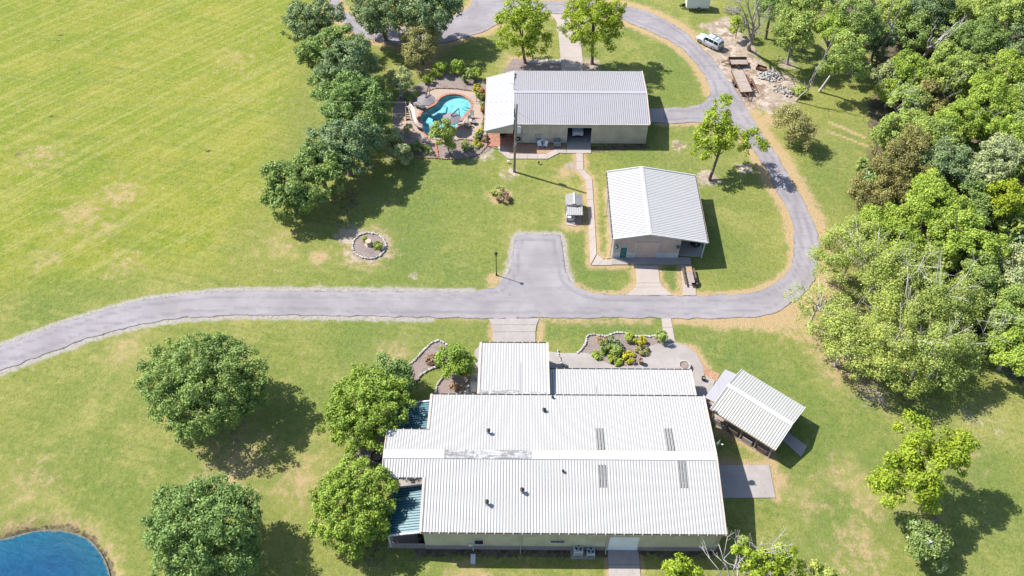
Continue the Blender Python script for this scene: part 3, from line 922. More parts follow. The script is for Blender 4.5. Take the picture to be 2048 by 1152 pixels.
# planting beds
def bed(px, mat, z=0.02, k=3, name='planting_bed'):
    return sheet(name, smooth(gp(px), True, k) if k else gp(px), [], z, mat)
bed([(809, 737), (832, 720), (846, 704), (864, 687), (880, 683), (895, 690), (905, 715), (878, 733), (848, 747), (836, 758), (822, 775), (810, 760)], 'mulch')
bed([(872, 790), (875, 771), (890, 753), (915, 745), (940, 740), (935, 765), (923, 790)], 'mulch')
bed([(703, 880), (720, 870), (765, 870), (765, 925), (720, 920), (712, 905)], 'mulch')
bed(zp(940, 620, 4.096, [(885, 350), (940, 290), (960, 222), (1010, 205), (1110, 217), (1200, 188), (1280, 197), (1350, 217), (1530, 218), (1545, 275), (1470, 302), (1420, 362), (1380, 428), (1300, 465), (1200, 467), (1100, 430), (1010, 370), (960, 352)]), 'mulch')
bed(zp(640, 420, 8.227, [(810 + 270 * math.cos(a), 595 + 215 * math.sin(a)) for a in [i * math.pi / 10 for i in range(20)]]), 'mulch')
bed([(1399, 720), (1412, 735), (1440, 748), (1432, 764), (1410, 752)], 'chips', k=0)
bed([(1412, 795), (1432, 810), (1424, 850), (1410, 855)], 'chips', k=0)
bed([(1010, 288), (1132, 288), (1132, 298), (1113, 298), (1092, 307), (1022, 307), (1010, 296)], 'chips', k=0)
bed([(1005, 145), (1025, 118), (1055, 118), (1122, 129), (1122, 146)], 'mulch', k=0)
sheet('planting_bed', MULCH_POOL, [DECK], 0.015, 'mulch')

# ------------------------------------------------------------------ metal building kit
_pcache = {}
def panel_mesh(w, L, mats, h=0.05):
    key = (round(w, 3), round(L, 2), mats)
    if key not in _pcache:
        prof = []
        for i in range(3):
            c = w / 6 + i * w / 3
            prof += [(c - 0.055, 0, 0), (c - 0.022, h, 1), (c + 0.022, h, 0), (c + 0.055, 0, 1), (c + 0.085, 0.001, 0)]
        xs = [(0, 0, 0)] + prof + [(w, 0, 0)]
        m = MB()
        for a, b in zip(xs, xs[1:]):
            mi = 0
            if abs(a[1] - b[1]) > 1e-6 and b[0] > a[0] + 0.02 and not (a[1] == 0.001):
                mi = 1  # rib sides and foot strip: darker slot with the seam shadow painted in
            m.face([(a[0], 0, a[1]), (b[0], 0, b[1]), (b[0], L, b[1]), (a[0], L, a[1])], mi)
        _pcache[key] = m.mesh('roof_panel', list(mats))
    return _pcache[key]
def roof_slope(parent, O, E, T, mats=('white_roof', 'rib_dirt_shade'), name='roof_panel', width=0.914):
    """O: lower corner, E: other lower corner, T: vector up the slope"""
    O, E, T = Vector(O), Vector(E), Vector(T)
    ex = (E - O).normalized()
    ey = T.normalized()
    ez = ex.cross(ey).normalized()
    if ez.z < 0:
        O, E = E, O
        ex = -ex
        ez = -ez
    n = max(1, round((E - O).length / width))
    w = (E - O).length / n
    me = panel_mesh(w, T.length, mats)
    out = []
    for i in range(n):
        p = O + ex * (w * i)
        M = Matrix(((ex.x, ey.x, ez.x, p.x), (ex.y, ey.y, ez.y, p.y), (ex.z, ey.z, ez.z, p.z), (0, 0, 0, 1)))
        out.append(inst(name, me, parent, M))
    return out
def siding(m, p, q, z0, z1a, z1b, mi=0, step=0.305, depth=0.035):
    """ribbed wall sheet from p to q (plan), outside to the right of p->q"""
    p, q = Vector((p[0], p[1], 0)), Vector((q[0], q[1], 0))
    d = q - p
    L = d.length
    d.normalize()
    nrm = Vector((d.y, -d.x, 0))
    n = max(1, int(L / step))
    s = L / n
    pr = []
    for i in range(n):
        pr += [(i * s, 0), (i * s + s * 0.62, 0), (i * s + s * 0.70, depth), (i * s + s * 0.90, depth), (i * s + s * 0.98, 0)]
    pr.append((L, 0))
    for (a, ha), (b, hb) in zip(pr, pr[1:]):
        A, B = p + d * a + nrm * ha, p + d * b + nrm * hb
        ta, tb = z1a + (z1b - z1a) * a / L, z1a + (z1b - z1a) * b / L
        m.face([(A.x, A.y, z0), (B.x, B.y, z0), (B.x, B.y, tb), (A.x, A.y, ta)], mi)
def gutter(parent, p, q, side, strap=True):
    p, q, s = Vector(p), Vector(q), Vector(side)
    m = MB()
    a, b, h = s * 0.01, s * 0.15, Vector((0, 0, 0.11))
    for o1, o2 in ((a, b),):
        m.face([p + a - h, q + a - h, q + b - h, p + b - h], 0)
        m.face([p + b - h, q + b - h, q + b, p + b], 1)
        m.face([p + b * 1.02 - h, q + b * 1.02 - h, q + b * 1.02, p + b * 1.02], 1)
        m.face([p + a - h, q + a - h, q + a, p + a], 0)
    g = m.build('gutter', ['gutter_dark', 'tan_trim'], parent)
    if strap:
        n = max(1, round((q - p).length / 0.914))
        sm = None
        for i in range(n + 1):
            c = p.lerp(q, i / n)
            if sm is None:
                k = MB().beam(Vector((0, 0, 0.012)), s * 0.16 + Vector((0, 0, 0.012)), 0.06, 0.02)
                sm = k.mesh('gutter_strap', 'white_trim')
            inst('gutter_strap', sm, g, Matrix.Translation(c))
    return g
def downspout(parent, x, y, z1, kick=(0, -0.35)):
    MB().tube([(x, y, z1), (x, y, 0.25), (x + kick[0] * 0.4, y + kick[1] * 0.4, 0.12), (x + kick[0], y + kick[1], 0.08)], 0.055, 6).build('downspout', 'tan_trim', parent)
def vent_pipe(label, p, h=0.55, r=0.13, mat='black'):
    t = root('roof_vent', label, 'roof vent', p, 'vents on the main roof')
    MB().tube([(0, 0, -0.1), (0, 0, 0.05)], [r * 2.0, r * 1.2], 10).build('flashing', 'rib_light', t, True)
    MB().tube([(0, 0, 0), (0, 0, h)], r, 10).build('pipe', 'steel', t, True)
    MB().tube([(0, 0, h - 0.12), (0, 0, h), (0, 0, h + 0.08)], [r * 1.6, r * 1.7, 0.03], 10).build('cap', mat, t, True)
def window(parent, u0, v0, u1, v1, Y, frame='wall_white', rows=1, cols=2):
    a, b = on_y(u0, v1, Y), on_y(u1, v0, Y)
    x0, x1, z0, z1 = a.x, b.x, a.z, b.z
    m = MB()
    t = 0.07
    m.box(x0 - t, x1 + t, Y - 0.05, Y - 0.005, z1, z1 + t).box(x0 - t, x1 + t, Y - 0.07, Y - 0.005, z0 - t, z0)
    m.box(x0 - t, x0, Y - 0.05, Y - 0.005, z0, z1).box(x1, x1 + t, Y - 0.05, Y - 0.005, z0, z1)
    fr = m.build('window', frame, parent)
    for i in range(cols):
        w = (x1 - x0) / cols
        MB().box(x0 + i * w + 0.015, x0 + (i + 1) * w - 0.015, Y - 0.03, Y - 0.01, z0 + 0.01, z1 - 0.01).build('pane', 'glass', fr)
    return fr
def rollup_door(parent, x0, x1, Y, z0, z1, mat, n=8, name='roll_up_door'):
    d = MB()
    d.box(x0, x1, Y, Y + 0.06, z0, z1)
    dr = d.build(name, mat, parent)
    h = (z1 - z0) / n
    pm = MB().box(0, x1 - x0, -0.035, -0.002, 0.012, h - 0.012).mesh('door_section', mat)
    for i in range(n):
        inst('door_section', pm, dr, Matrix.Translation((x0, Y, z0 + i * h)))
    return dr

# ------------------------------------------------------------------ main building
MX0, MX1, MYN, MYF, MZE, MYR, MZR = -9.36, 20.96, 35.5, 51.64, 4.55, 43.58, 5.73
mainb = root('metal_house', 'long white metal roofed building across the lower middle, cream walls, four dirty skylights', 'building', ((MX0 + MX1) / 2, MYR, 0))
def mroof(p):
    return MZR - abs(p.y - MYR) * (MZR - MZE) / (MYR - MYN)
sl_n = Vector((0, MYR - MYN, MZR - MZE))
sl_f = Vector((0, MYR - MYF, MZR - MZE))
north = roof_slope(mainb, (MX0, MYN, MZE), (MX1, MYN, MZE), sl_n)
far = roof_slope(mainb, (MX0, MYF, MZE), (MX1, MYF, MZE), sl_f)
# the ridge roof runs on over the west porch
EX, EY0, EY1 = -13.75, 41.05, 46.75
for y0, sgn in ((EY0, 1), (EY1, -1)):
    z0 = mroof(Vector((0, y0, 0)))
    roof_slope(mainb, (EX, y0, z0), (MX0, y0, z0), (0, MYR - y0, MZR - z0))
    gutter(mainb, (EX, y0, z0), (MX0 - 0.1, y0, z0), (0, -sgn, 0))
    MB().beam((EX - 0.02, y0, z0 - 0.02), (EX - 0.02, MYR, MZR - 0.02), 0.1, 0.2).build('rake_trim', 'tan_trim', mainb)
zc = MZR + 0.075
def cap_piece(x0, x1, mat):
    m = MB()
    w = 0.52
    dz = w * (MZR - MZE) / (MYR - MYN)
    for s in (-1, 1):
        m.face([(x0, MYR + s * w, zc - dz), (x1, MYR + s * w, zc - dz), (x1, MYR, zc), (x0, MYR, zc)][::s], 0)
    m.build('ridge_cap', mat, mainb)
xs = [EX - 0.05, -10.6, -7.4, -4.4, -1.3, 1.7, 4.6, 7.6, 10.6, 13.6, 16.6, 19.0, MX1 + 0.05]
for i, (a, b) in enumerate(zip(xs, xs[1:])):
    cap_piece(a + 0.01, b - 0.01, 'stain' if i in (2, 3, 4) else ('dirty_roof' if i in (5,) else 'white_roof'))
# translucent skylight sheets, black with mildew
for k, (u, v0, v1) in enumerate([(1206, 857, 900), (1344, 857, 902), (1213, 930, 975), (1355, 922, 976)]):
    a, b = on_roof(u - 9, v0, mroof), on_roof(u + 9, v1, mroof)
    c = on_roof(u, v0, mroof)
    y0, y1 = min(a.y, b.y), max(a.y, b.y)
    z0, z1 = mroof(Vector((0, y0, 0))), mroof(Vector((0, y1, 0)))
    n = round((c.x - MX0) / ((MX1 - MX0) / 33))
    w = (MX1 - MX0) / 33
    lo, hi = ((y0, z0), (y1, z1)) if z0 < z1 else ((y1, z1), (y0, z0))
    sk = roof_slope(mainb, (MX0 + n * w - w / 2, lo[0], lo[1] + 0.012), (MX0 + n * w + w / 2, lo[0], lo[1] + 0.012), (0, hi[0] - lo[0], hi[1] - lo[1]), ('mildew', 'rib_light'), 'skylight')
    for s_ in sk:
        s_['label'] = 'translucent skylight sheet darkened by mildew'
for x in (MX0 - 0.03, MX1 + 0.03):
    for y0, y1 in (((MYN, MYR), (MYR, MYF)) if x > 0 else ((MYN, EY0), (EY1, MYF))):
        MB().beam((x, y0, mroof(Vector((0, y0, 0))) - 0.02), (x, y1, mroof(Vector((0, y1, 0))) - 0.02), 0.14 if x > 0 else 0.26, 0.26).build('rake_trim', 'tan_trim', mainb)
gutter(mainb, (MX0, MYN, MZE + 0.02), (MX1, MYN, MZE + 0.02), (0, -1, 0))
gutter(mainb, (MX0, MYF, MZE + 0.02), (MX1, MYF, MZE + 0.02), (0, 1, 0))
wy = MYN + 0.18
dA, dB = on_y(1217, 1091, wy), on_y(1278, 1072, wy)
DX0, DX1, DZ1 = on_y(1216.5, 1091, wy).x, on_y(1276, 1091, wy).x, 3.35
x0, x1 = MX0 + 0.2, MX1 - 0.2
w = MB()
siding(w, (x0, wy), (DX0 - 0.08, wy), 1.0, MZE, MZE)
siding(w, (DX0 - 0.08, wy), (DX1 + 0.08, wy), DZ1 + 0.08, MZE, MZE)
siding(w, (DX1 + 0.08, wy), (x1, wy), 1.0, MZE, MZE)
w.build('wall', 'wall_cream', mainb)
for xa, xb in ((x0, DX0 - 0.08), (DX1 + 0.08, x1)):
    w = MB()
    siding(w, (xa, wy), (xb, wy), 0, 1.0, 1.0)
    w.build('wainscot', 'wall_grey', mainb)
w = MB()
siding(w, (x1, wy), (x1, MYR), 0, MZE, MZR - 0.05)
siding(w, (x1, MYR), (x1, MYF - 0.18), 0, MZR - 0.05, MZE)
w.build('wall', 'wall_cream', mainb)
w = MB()
siding(w, (x1, MYF - 0.18), (x0, MYF - 0.18), 0, MZE, MZE)
w.build('wall', 'wall_cream', mainb)
w = MB()
siding(w, (x0, MYF - 0.18), (x0, MYR), 0, MZE, MZR - 0.05)
siding(w, (x0, MYR), (x0, wy), 0, MZR - 0.05, MZE)
w.build('wall', 'wall_cream', mainb)
rollup_door(mainb, DX0, DX1, wy + 0.06, 0.05, DZ1, 'door_white', 9)
MB().box(DX0 - 0.08, DX0, wy - 0.03, wy + 0.05, 0, DZ1).box(DX1, DX1 + 0.08, wy - 0.03, wy + 0.05, 0, DZ1).box(DX0 - 0.08, DX1 + 0.08, wy - 0.03, wy + 0.05, DZ1, DZ1 + 0.08).build('door_frame', 'tan_trim', mainb)
window(mainb, 949, 1080, 966, 1088, wy - 0.035)
window(mainb, 1101, 1081.5, 1129, 1084.5, wy - 0.035, cols=3)
for u in (1041, 1213, 1431):
    p = on_y(u, 1092, wy - 0.12)
    downspout(mainb, p.x, wy - 0.1, MZE - 0.1)
for u in (1174, 1255):
    p = on_y(u, 1070, wy - 0.1)
    MB().box(p.x - 0.1, p.x + 0.1, wy - 0.2, wy - 0.03, 4.0, 4.15).build('wall_light', 'black', mainb)
# teal lean-to roofs over the west porches
def lean_to(ya, yb, zh, zl, xl):
    m = ('teal_roof', 'teal_rib')
    roof_slope(mainb, (xl, yb, zl), (xl, ya, zl), (MX0 + 0.1 - xl, 0, zh - zl), m, 'teal_roof_panel')
    for y in (ya, yb):
        MB().beam((xl - 0.05, y, zl + 0.0), (MX0 + 0.15, y, zh + 0.0), 0.16, 0.2).build('fascia', 'white_trim', mainb)
    MB().beam((xl - 0.03, ya, zl - 0.03), (xl - 0.03, yb, zl - 0.03), 0.1, 0.2).build('fascia', 'white_trim', mainb)
    for y in (ya + 0.15, (ya + yb) / 2, yb - 0.15):
        MB().box(xl + 0.1, xl + 0.25, y - 0.08, y + 0.08, 0, zl - 0.05).build('post', 'white_trim', mainb)
lean_to(46.85, 51.2, 4.0, 3.15, -13.2)
lean_to(35.75, 40.95, 4.0, 3.05, -13.0)
MB().box(-13.2, MX0 + 0.2, 35.75, 51.2, 0.0, 0.12).build('porch_floor', 'concrete_grey', mainb)
w = MB()
siding(w, (-12.85, 35.85), (MX0 + 0.2, 35.85), 0.1, 1.0, 1.0)
w.build('porch_half_wall', 'wall_grey', mainb)
MB().box(-9.95, -9.5, 36.1, 36.5, 0.12, 1.9).build('porch_cabinet', 'black', mainb)
# rear wing over the drive and the patio roof beside it
WX0, WX1 = -4.12, 3.64
WYF = at(1024, 686, 3.05).y
wing_hi = Vector((0, MYF + 0.05 - WYF, 4.0 - 3.05))
roof_slope(mainb, (WX0, WYF, 3.05), (0.55, WYF, 3.05), wing_hi)
roof_slope(mainb, (0.62, WYF, 3.05), (WX1, WYF, 3.05), wing_hi)
gutter(mainb, (WX0, WYF, 3.07), (WX1, WYF, 3.07), (0, 1, 0))
for x in (WX0 - 0.08, WX1 + 0.08):
    MB().beam((x, WYF, 3.05), (x, MYF + 0.2, 4.0), 0.28, 0.22).build('rake_trim', 'tan_trim', mainb)
m = MB()
for x0_, x1_ in ((-3.95, -3.2), (-2.6, 0.3), (0.9, 3.4)):
    y1 = MYF + 0.25
    y2 = MYF + 1.05 - 0.2 * (x0_ > 0.5)
    z = lambda y: 3.05 + (WYF - y) / (WYF - MYF - 0.05) * 0.95 + 0.056
    m.face([(x0_, y1, z(y1)), (x1_, y1, z(y1)), (x1_, y2, z(y2)), (x0_, y2, z(y2))])
m.build('stained_flashing', 'stain', mainb)
for x in (WX0 + 0.2, -0.2, WX1 - 0.2):
    MB().box(x - 0.08, x + 0.08, WYF - 0.4, WYF - 0.24, 0, 3.0).build('post', 'white_trim', mainb)
w = MB()
siding(w, (WX1 - 0.15, MYF), (WX1 - 0.15, WYF - 0.3), 0, 3.8, 3.0)
siding(w, (WX0 + 0.15, WYF - 0.3), (WX0 + 0.15, MYF), 0, 3.0, 3.8)
w.build('wall', 'wall_cream', mainb)
PYF = at(1240, 739, 2.45).y
PX0, PX1 = WX1 + 0.22, at(1380, 739, 2.45).x
pat = Vector((0, MYF + 0.05 - PYF, 3.2 - 2.45))
roof_slope(mainb, (PX0, PYF, 2.45), (9.2, PYF, 2.45), pat)
roof_slope(mainb, (9.26, PYF, 2.45), (PX1, PYF, 2.45), pat)
gutter(mainb, (PX0, PYF, 2.47), (PX1, PYF, 2.47), (0, 1, 0))
MB().beam((PX1 + 0.05, PYF, 2.45), (PX1 + 0.05, MYF + 0.2, 3.2), 0.2, 0.2).build('rake_trim', 'tan_trim', mainb)
for i in range(6):
    x = PX0 + 0.6 + i * (PX1 - PX0 - 0.8) / 5
    MB().box(x - 0.07, x + 0.07, PYF - 0.3, PYF - 0.16, 0, 2.45).build('post', 'white_trim', mainb)
# satellite dish on the east rake
p = on_roof(1430, 884, lambda q: 4.9)
dish = root('satellite_dish', 'small white satellite dish on the right rake of the main building', 'satellite dish', (MX1 + 0.1, p.y, 4.8))
MB().tube([(0, 0, 0), (0.35, 0, 0.1), (0.5, 0, 0.55)], 0.03, 6).build('mast', 'steel', dish, True)
rings = []
for r_, d_ in ((0.02, 0), (0.25, 0.03), (0.42, 0.10)):
    rings.append([(0.5 + 0.05 + d_ * 0.4, r_ * math.cos(t * math.pi / 8) * 0.9, 0.6 + r_ * math.sin(t * math.pi / 8)) for t in range(16)])
o = MB().loft(rings).build('reflector', 'white_plastic', dish, True)
MB().tube([(0.55, 0, 0.35), (1.0, 0, 0.6)], 0.025, 5).tube([(0.95, 0, 0.58), (1.1, 0, 0.66)], 0.06, 6).build('feed_arm', 'white_plastic', dish, True)
dish.rotation_euler = (0, 0, R(-35))
for lb, u, v, h in [('short dark vent pipe highest left on the far slope of the main roof', 977, 866, 0.6), ('dark vent cap near the far eave, just right of the roof middle', 1088, 822, 0.35),
                    ('small dark vent tucked against the far eave of the main roof', 1105, 796, 0.3), ('tiny vent just below the ridge, right of the roof middle', 1126, 944, 0.3),
                    ('dark vent pipe in the middle of the near slope', 1044, 984, 0.6), ('dark vent pipe lowest left on the near slope', 974, 1008, 0.6)]:
    vent_pipe(lb, on_roof(u, v, mroof), h, 0.14 if h > 0.32 else 0.09)

# ------------------------------------------------------------------ garage behind
LZ = 3.05
la, lb = at(971, 262, LZ), at(973, 155, LZ)
hz = on_y(1026, 248, la.y + 0.05).z
hx = on_y(1026, 248, la.y + 0.05).x
GX0, GX1, GYN, GYF, GZE, GYR, GZR = hx + 0.09, 19.64, 99.62, 112.7, 3.77, 106.16, 4.63
gar = root('metal_garage', 'grey metal roofed garage building at the top middle with an open door', 'garage', ((GX0 + GX1) / 2, GYR, 0))
gm_ = ('grey_roof', 'rib_dirt_shade_grey')
roof_slope(gar, (GX0, GYN, GZE), (GX1, GYN, GZE), (0, GYR - GYN, GZR - GZE), gm_)
roof_slope(gar, (GX0, GYF, GZE), (GX1, GYF, GZE), (0, GYR - GYF, GZR - GZE), gm_)
m = MB()
for s in (-1, 1):
    m.face([(GX0, GYR + s * 0.3, GZR + 0.03), (GX1 + 0.05, GYR + s * 0.3, GZR + 0.03), (GX1 + 0.05, GYR, GZR + 0.075), (GX0, GYR, GZR + 0.075)][::s])
m.build('ridge_cap', 'grey_roof', gar)
for y0, z0, y1, z1 in ((GYN, GZE, GYR, GZR), (GYR, GZR, GYF, GZE)):
    MB().beam((GX1 + 0.04, y0, z0 - 0.02), (GX1 + 0.04, y1, z1 - 0.02), 0.14, 0.24).build('rake_trim', 'tan_trim', gar)
MB().beam((GX0, GYN - 0.05, GZE - 0.04), (GX1, GYN - 0.05, GZE - 0.04), 0.12, 0.16).build('eave_trim', 'tan_trim', gar)
gy0 = GYN + 0.15
gd0, gd1 = on_y(1133.5, 285, gy0).x, on_y(1181, 285, gy0).x
gdz = on_y(1158, 255, gy0).z
w = MB()
siding(w, (GX0 + 0.2, gy0), (gd0 - 0.12, gy0), 0, GZE, GZE)
siding(w, (gd0 - 0.12, gy0), (gd1 + 0.12, gy0), gdz, GZE, GZE)
siding(w, (gd1 + 0.12, gy0), (GX1 - 0.15, gy0), 0, GZE, GZE)
w.build('wall', 'wall_tan', gar)
w = MB()
siding(w, (GX1 - 0.15, gy0), (GX1 - 0.15, GYR), 0, GZE, GZR)
siding(w, (GX1 - 0.15, GYR), (GX1 - 0.15, GYF - 0.15), 0, GZR, GZE)
w.build('wall', 'wall_tan', gar)
w = MB()
siding(w, (GX1 - 0.15, GYF - 0.15), (GX0 + 0.2, GYF - 0.15), 0, GZE, GZE)
w.build('wall', 'wall_tan', gar)
w = MB()
siding(w, (GX0 + 0.2, GYF - 0.15), (GX0 + 0.2, gy0), 0, GZE, GZE)
w.build('wall', 'wall_tan', gar)
MB().box(GX0 + 0.25, GX1 - 0.2, gy0 + 0.05, GYF - 0.2, -0.1, 0.08).build('garage_floor', 'concrete_grey', gar)
for x in (gd0 - 0.12, gd1):
    MB().box(x, x + 0.12, gy0 - 0.06, gy0 + 0.08, 0, gdz).build('door_jamb', 'white_trim', gar)
MB().box(gd0 - 0.12, gd1 + 0.12, gy0 - 0.065, gy0 + 0.08, gdz, gdz + 0.14).build('door_header', 'white_trim', gar)
MB().box(gd0 - 0.6, gd0 - 0.5, gy0 + 0.3, gy0 + 6, 0.08, gdz).box(gd1 + 0.5, gd1 + 0.6, gy0 + 0.3, gy0 + 6, 0.08, gdz).build('inner_partition', 'dark_wood', gar)
# white lean-to standing above the west end
y0, y1 = la.y, lb.y
xl = (la.x + lb.x) / 2
roof_slope(gar, (xl, y1, LZ), (xl, y0, LZ), (hx - xl, 0, hz - LZ), ('porch_roof', 'rib_porch'), 'porch_roof_panel')
MB().box(hx - 0.02, hx + 0.1, y0, y1, GZE - 0.5, hz + 0.02).build('porch_parapet', 'white_trim', gar)
sm_ = MB().box(-0.09, 0.1, -0.25, 0.25, -0.1, 0.09).mesh('parapet_clip', 'steel')
for i in range(5):
    inst('parapet_clip', sm_, gar, Matrix.Translation((hx + 0.1, y0 + (i + 0.5) * (y1 - y0) / 5, hz - 0.1)))
for y in (y0 + 0.02, y1 - 0.02):
    m = MB()
    siding(m, (xl + 0.2, y), (hx, y), LZ - 0.45, LZ, hz - 0.05)
    m.build('porch_gable', 'wall_tan', gar)
MB().beam((xl, y0 - 0.03, LZ - 0.02), (hx, y0 - 0.03, hz - 0.02), 0.08, 0.16).build('rake_trim', 'white_trim', gar)
MB().beam((xl - 0.05, y0, LZ - 0.02), (xl - 0.05, y1, LZ - 0.02), 0.12, 0.14).build('gutter', 'tan_trim', gar)
for y in (y0 + 0.1, y0 + 4.2, y0 + 8.4, y1 - 0.2):
    MB().box(xl + 0.3, xl + 0.42, y - 0.06, y + 0.06, 0, LZ - 0.1).build('post', 'dark_wood', gar)
# brick porch floor, each paver row modelled
pf = MB().box(xl + 0.15, GX0 + 0.1, y0 + 0.05, y1, -0.05, 0.06).build('porch_floor', 'brick_floor', gar)
bm_ = MB().box(0, 0.44, 0, 0.20, 0, 0.02).mesh('paver', 'brick_floor')
for i in range(8):
    for j in range(16):
        x = xl + 0.2 + i * 0.47 + (0.23 if j % 2 else 0)
        if x + 0.44 < GX0:
            inst('paver', bm_, pf, Matrix.Translation((x, y0 + 0.1 + j * 0.22, 0.058)))
for k, (x, y, hgt) in enumerate([(xl + 2.4, y0 + 2.2, 0.9), (xl + 2.9, y0 + 2.4, 1.0)]):
    pc = root('porch_chair', ['dark chair under the white porch roof, nearer its open side', 'dark chair under the white porch roof, nearer the garage wall'][k], 'chair', (x, y, 0.08), 'porch chairs')
    MB().box(-.25, .25, -.25, .25, 0.40, 0.46).build('seat', 'black', pc, True)
    MB().box(-.25, .25, .22, .27, 0.46, hgt).build('backrest', 'black', pc, True)
    for sx in (-1, 1):
        for sy in (-1, 1):
            MB().box(sx * .22 - .025, sx * .22 + .025, sy * .22 - .025, sy * .22 + .025, 0, .40).build('leg', 'black', pc, True)
# meters and boxes on the south wall
for u, v, sx, sz, mt in [(1043, 268, .25, .3, 'steel'), (1049, 270, .16, .25, 'ac_grey'), (1075, 272, .45, .5, 'steel'), (1082, 271, .28, .35, 'ac_grey'), (1077, 279, .7, .5, 'ac_blue')]:
    p = on_y(u, v, gy0 - 0.1)
    MB().box(p.x - sx / 2, p.x + sx / 2, gy0 - 0.16, gy0 - 0.03, p.z - sz / 2, p.z + sz / 2).build('electric_box', mt, gar)
p = on_y(1043, 262, gy0 - 0.1)
MB().tube([(p.x - 0.1, gy0 - 0.1, 3.6), (p.x, gy0 - 0.1, p.z), (p.x + 0.05, gy0 - 0.1, 0.1)], 0.03, 6).build('conduit', 'steel', gar)
# service mast on the porch parapet
mast = root('service_mast', 'thin metal service mast standing on the left edge of the garage roof', 'mast', (hx + 0.05, y0 + (y1 - y0) * 0.62, hz - 0.3))
MB().tube([(0, 0, 0), (0, 0, 1.6)], 0.04, 6).build('mast_pipe', 'steel', mast, True)
MB().beam((-0.5, 0.2, 1.5), (0.5, -0.2, 1.5), 0.06, 0.06).build('cross_arm', 'steel', mast, True)

# ------------------------------------------------------------------ workshop in the middle
SXR, SX0, SX1, SYN, SYF = 17.29, 12.6, 25.02, 76.05, 88.9
SZR, SZ0, SZ1 = 5.0, 4.06, 3.47
shop = root('metal_workshop', 'square white roofed workshop with a teal door and side porch, inside the drive loop', 'workshop', (18.5, 82.5, 0))
sm2 = ('shop_roof', 'rib_light')
roof_slope(shop, (SX0, SYF, SZ0), (SX0, SYN, SZ0), (SXR - SX0, 0, SZR - SZ0), sm2)
roof_slope(shop, (SX1, SYF, SZ1), (SX1, SYN, SZ1), (SXR - SX1, 0, SZR - SZ1), sm2)
m = MB()
m.face([(SXR - 0.28, SYN - 0.05, SZR + 0.01), (SXR, SYN - 0.05, SZR + 0.075), (SXR, SYF + 0.05, SZR + 0.075), (SXR - 0.28, SYF + 0.05, SZR + 0.01)][::-1])
m.face([(SXR, SYN - 0.05, SZR + 0.075), (SXR + 0.28, SYN - 0.05, SZR + 0.01), (SXR + 0.28, SYF + 0.05, SZR + 0.01), (SXR, SYF + 0.05, SZR + 0.075)][::-1])
m.build('ridge_cap', 'shop_roof', shop)
for y in (SYN - 0.04, SYF + 0.04):
    MB().beam((SX0, y, SZ0 - 0.01), (SXR, y, SZR - 0.01), 0.14, 0.22).build('rake_trim', 'white_trim', shop)
    MB().beam((SXR, y, SZR - 0.01), (SX1, y, SZ1 - 0.01), 0.14, 0.22).build('rake_trim', 'white_trim', shop)
gutter(shop, (SX0, SYN, SZ0 + 0.01), (SX0, SYF, SZ0 + 0.01), (-1, 0, 0))
gutter(shop, (SX1, SYN, SZ1 + 0.01), (SX1, SYF, SZ1 + 0.01), (1, 0, 0), False)
syw = SYN + 0.35
swl, swr = 12.85, 21.62
sroof = lambda x: SZR - abs(x - SXR) * ((SZR - SZ0) / (SXR - SX0) if x < SXR else (SZR - SZ1) / (SX1 - SXR)) - 0.04
tdx0, tdx1 = on_y(1239.5, 512, syw).x, on_y(1252, 512, syw).x
rdx0, rdx1 = on_y(1270, 511, syw).x, on_y(1313, 511, syw).x
rdz, tdz, wz = 3.05, 2.1, 1.05
up, lo = MB(), MB()
segs = [(swl, tdx0, None), (tdx0, tdx1, tdz), (tdx1, rdx0, None), (rdx0, SXR, rdz if rdx1 > SXR else rdz), (SXR, rdx1, rdz) if rdx1 > SXR else (rdx1, SXR, None), (max(SXR, rdx1), swr, None)]
for a, b, z in segs:
    if b - a < 0.05:
        continue
    siding(up, (a, syw), (b, syw), z or wz, sroof(a), sroof(b))
    if z is None:
        lo = MB()
        siding(lo, (a, syw), (b, syw), 0.1, wz, wz)
        lo.build('wainscot', 'wall_white', shop)
up.build('wall', 'wall_pink', shop)
for pa, pb, za, zb in (((swr, syw), (swr, SYF - 0.2), sroof(swr), sroof(swr)), ((swl, SYF - 0.2), (swl, syw), sroof(swl), sroof(swl))):
    m = MB()
    siding(m, pa, pb, wz, za, zb)
    m.build('wall', 'wall_pink', shop)
    m = MB()
    siding(m, pa, pb, 0, wz, wz)
    m.build('wainscot', 'wall_white', shop)
m = MB()
siding(m, (swr, SYF - 0.2), (SXR, SYF - 0.2), 0, sroof(swr), sroof(SXR))
siding(m, (SXR, SYF - 0.2), (swl, SYF - 0.2), 0, sroof(SXR), sroof(swl))
m.build('wall', 'wall_pink', shop)
MB().box(swl, swr, syw - 0.01, SYF - 0.2, -0.1, 0.1).build('floor_slab', 'concrete_grey', shop)
rollup_door(shop, rdx0, rdx1, syw + 0.05, 0.1, rdz, 'door_beige', 8)
for x in (rdx0 - 0.1, rdx1):
    MB().box(x, x + 0.1, syw - 0.06, syw + 0.06, 0.1, rdz).build('door_jamb', 'wall_white', shop)
MB().box(rdx0 - 0.1, rdx1 + 0.1, syw - 0.065, syw + 0.06, rdz, rdz + 0.1).build('door_header', 'wall_pink', shop)
dr = MB().box(tdx0, tdx1, syw + 0.01, syw + 0.06, 0.1, tdz).build('door', 'door_teal', shop)
MB().box(tdx0 - 0.08, tdx0, syw - 0.05, syw + 0.06, 0.1, tdz + 0.08).box(tdx1, tdx1 + 0.08, syw - 0.05, syw + 0.06, 0.1, tdz + 0.08).box(tdx0, tdx1, syw - 0.05, syw + 0.06, tdz, tdz + 0.08).build('door_frame', 'wall_white', shop)
MB().box(tdx0 + 0.1, tdx1 - 0.1, syw - 0.02, syw + 0.005, 1.2, 1.95).build('pane', 'door_teal', dr)
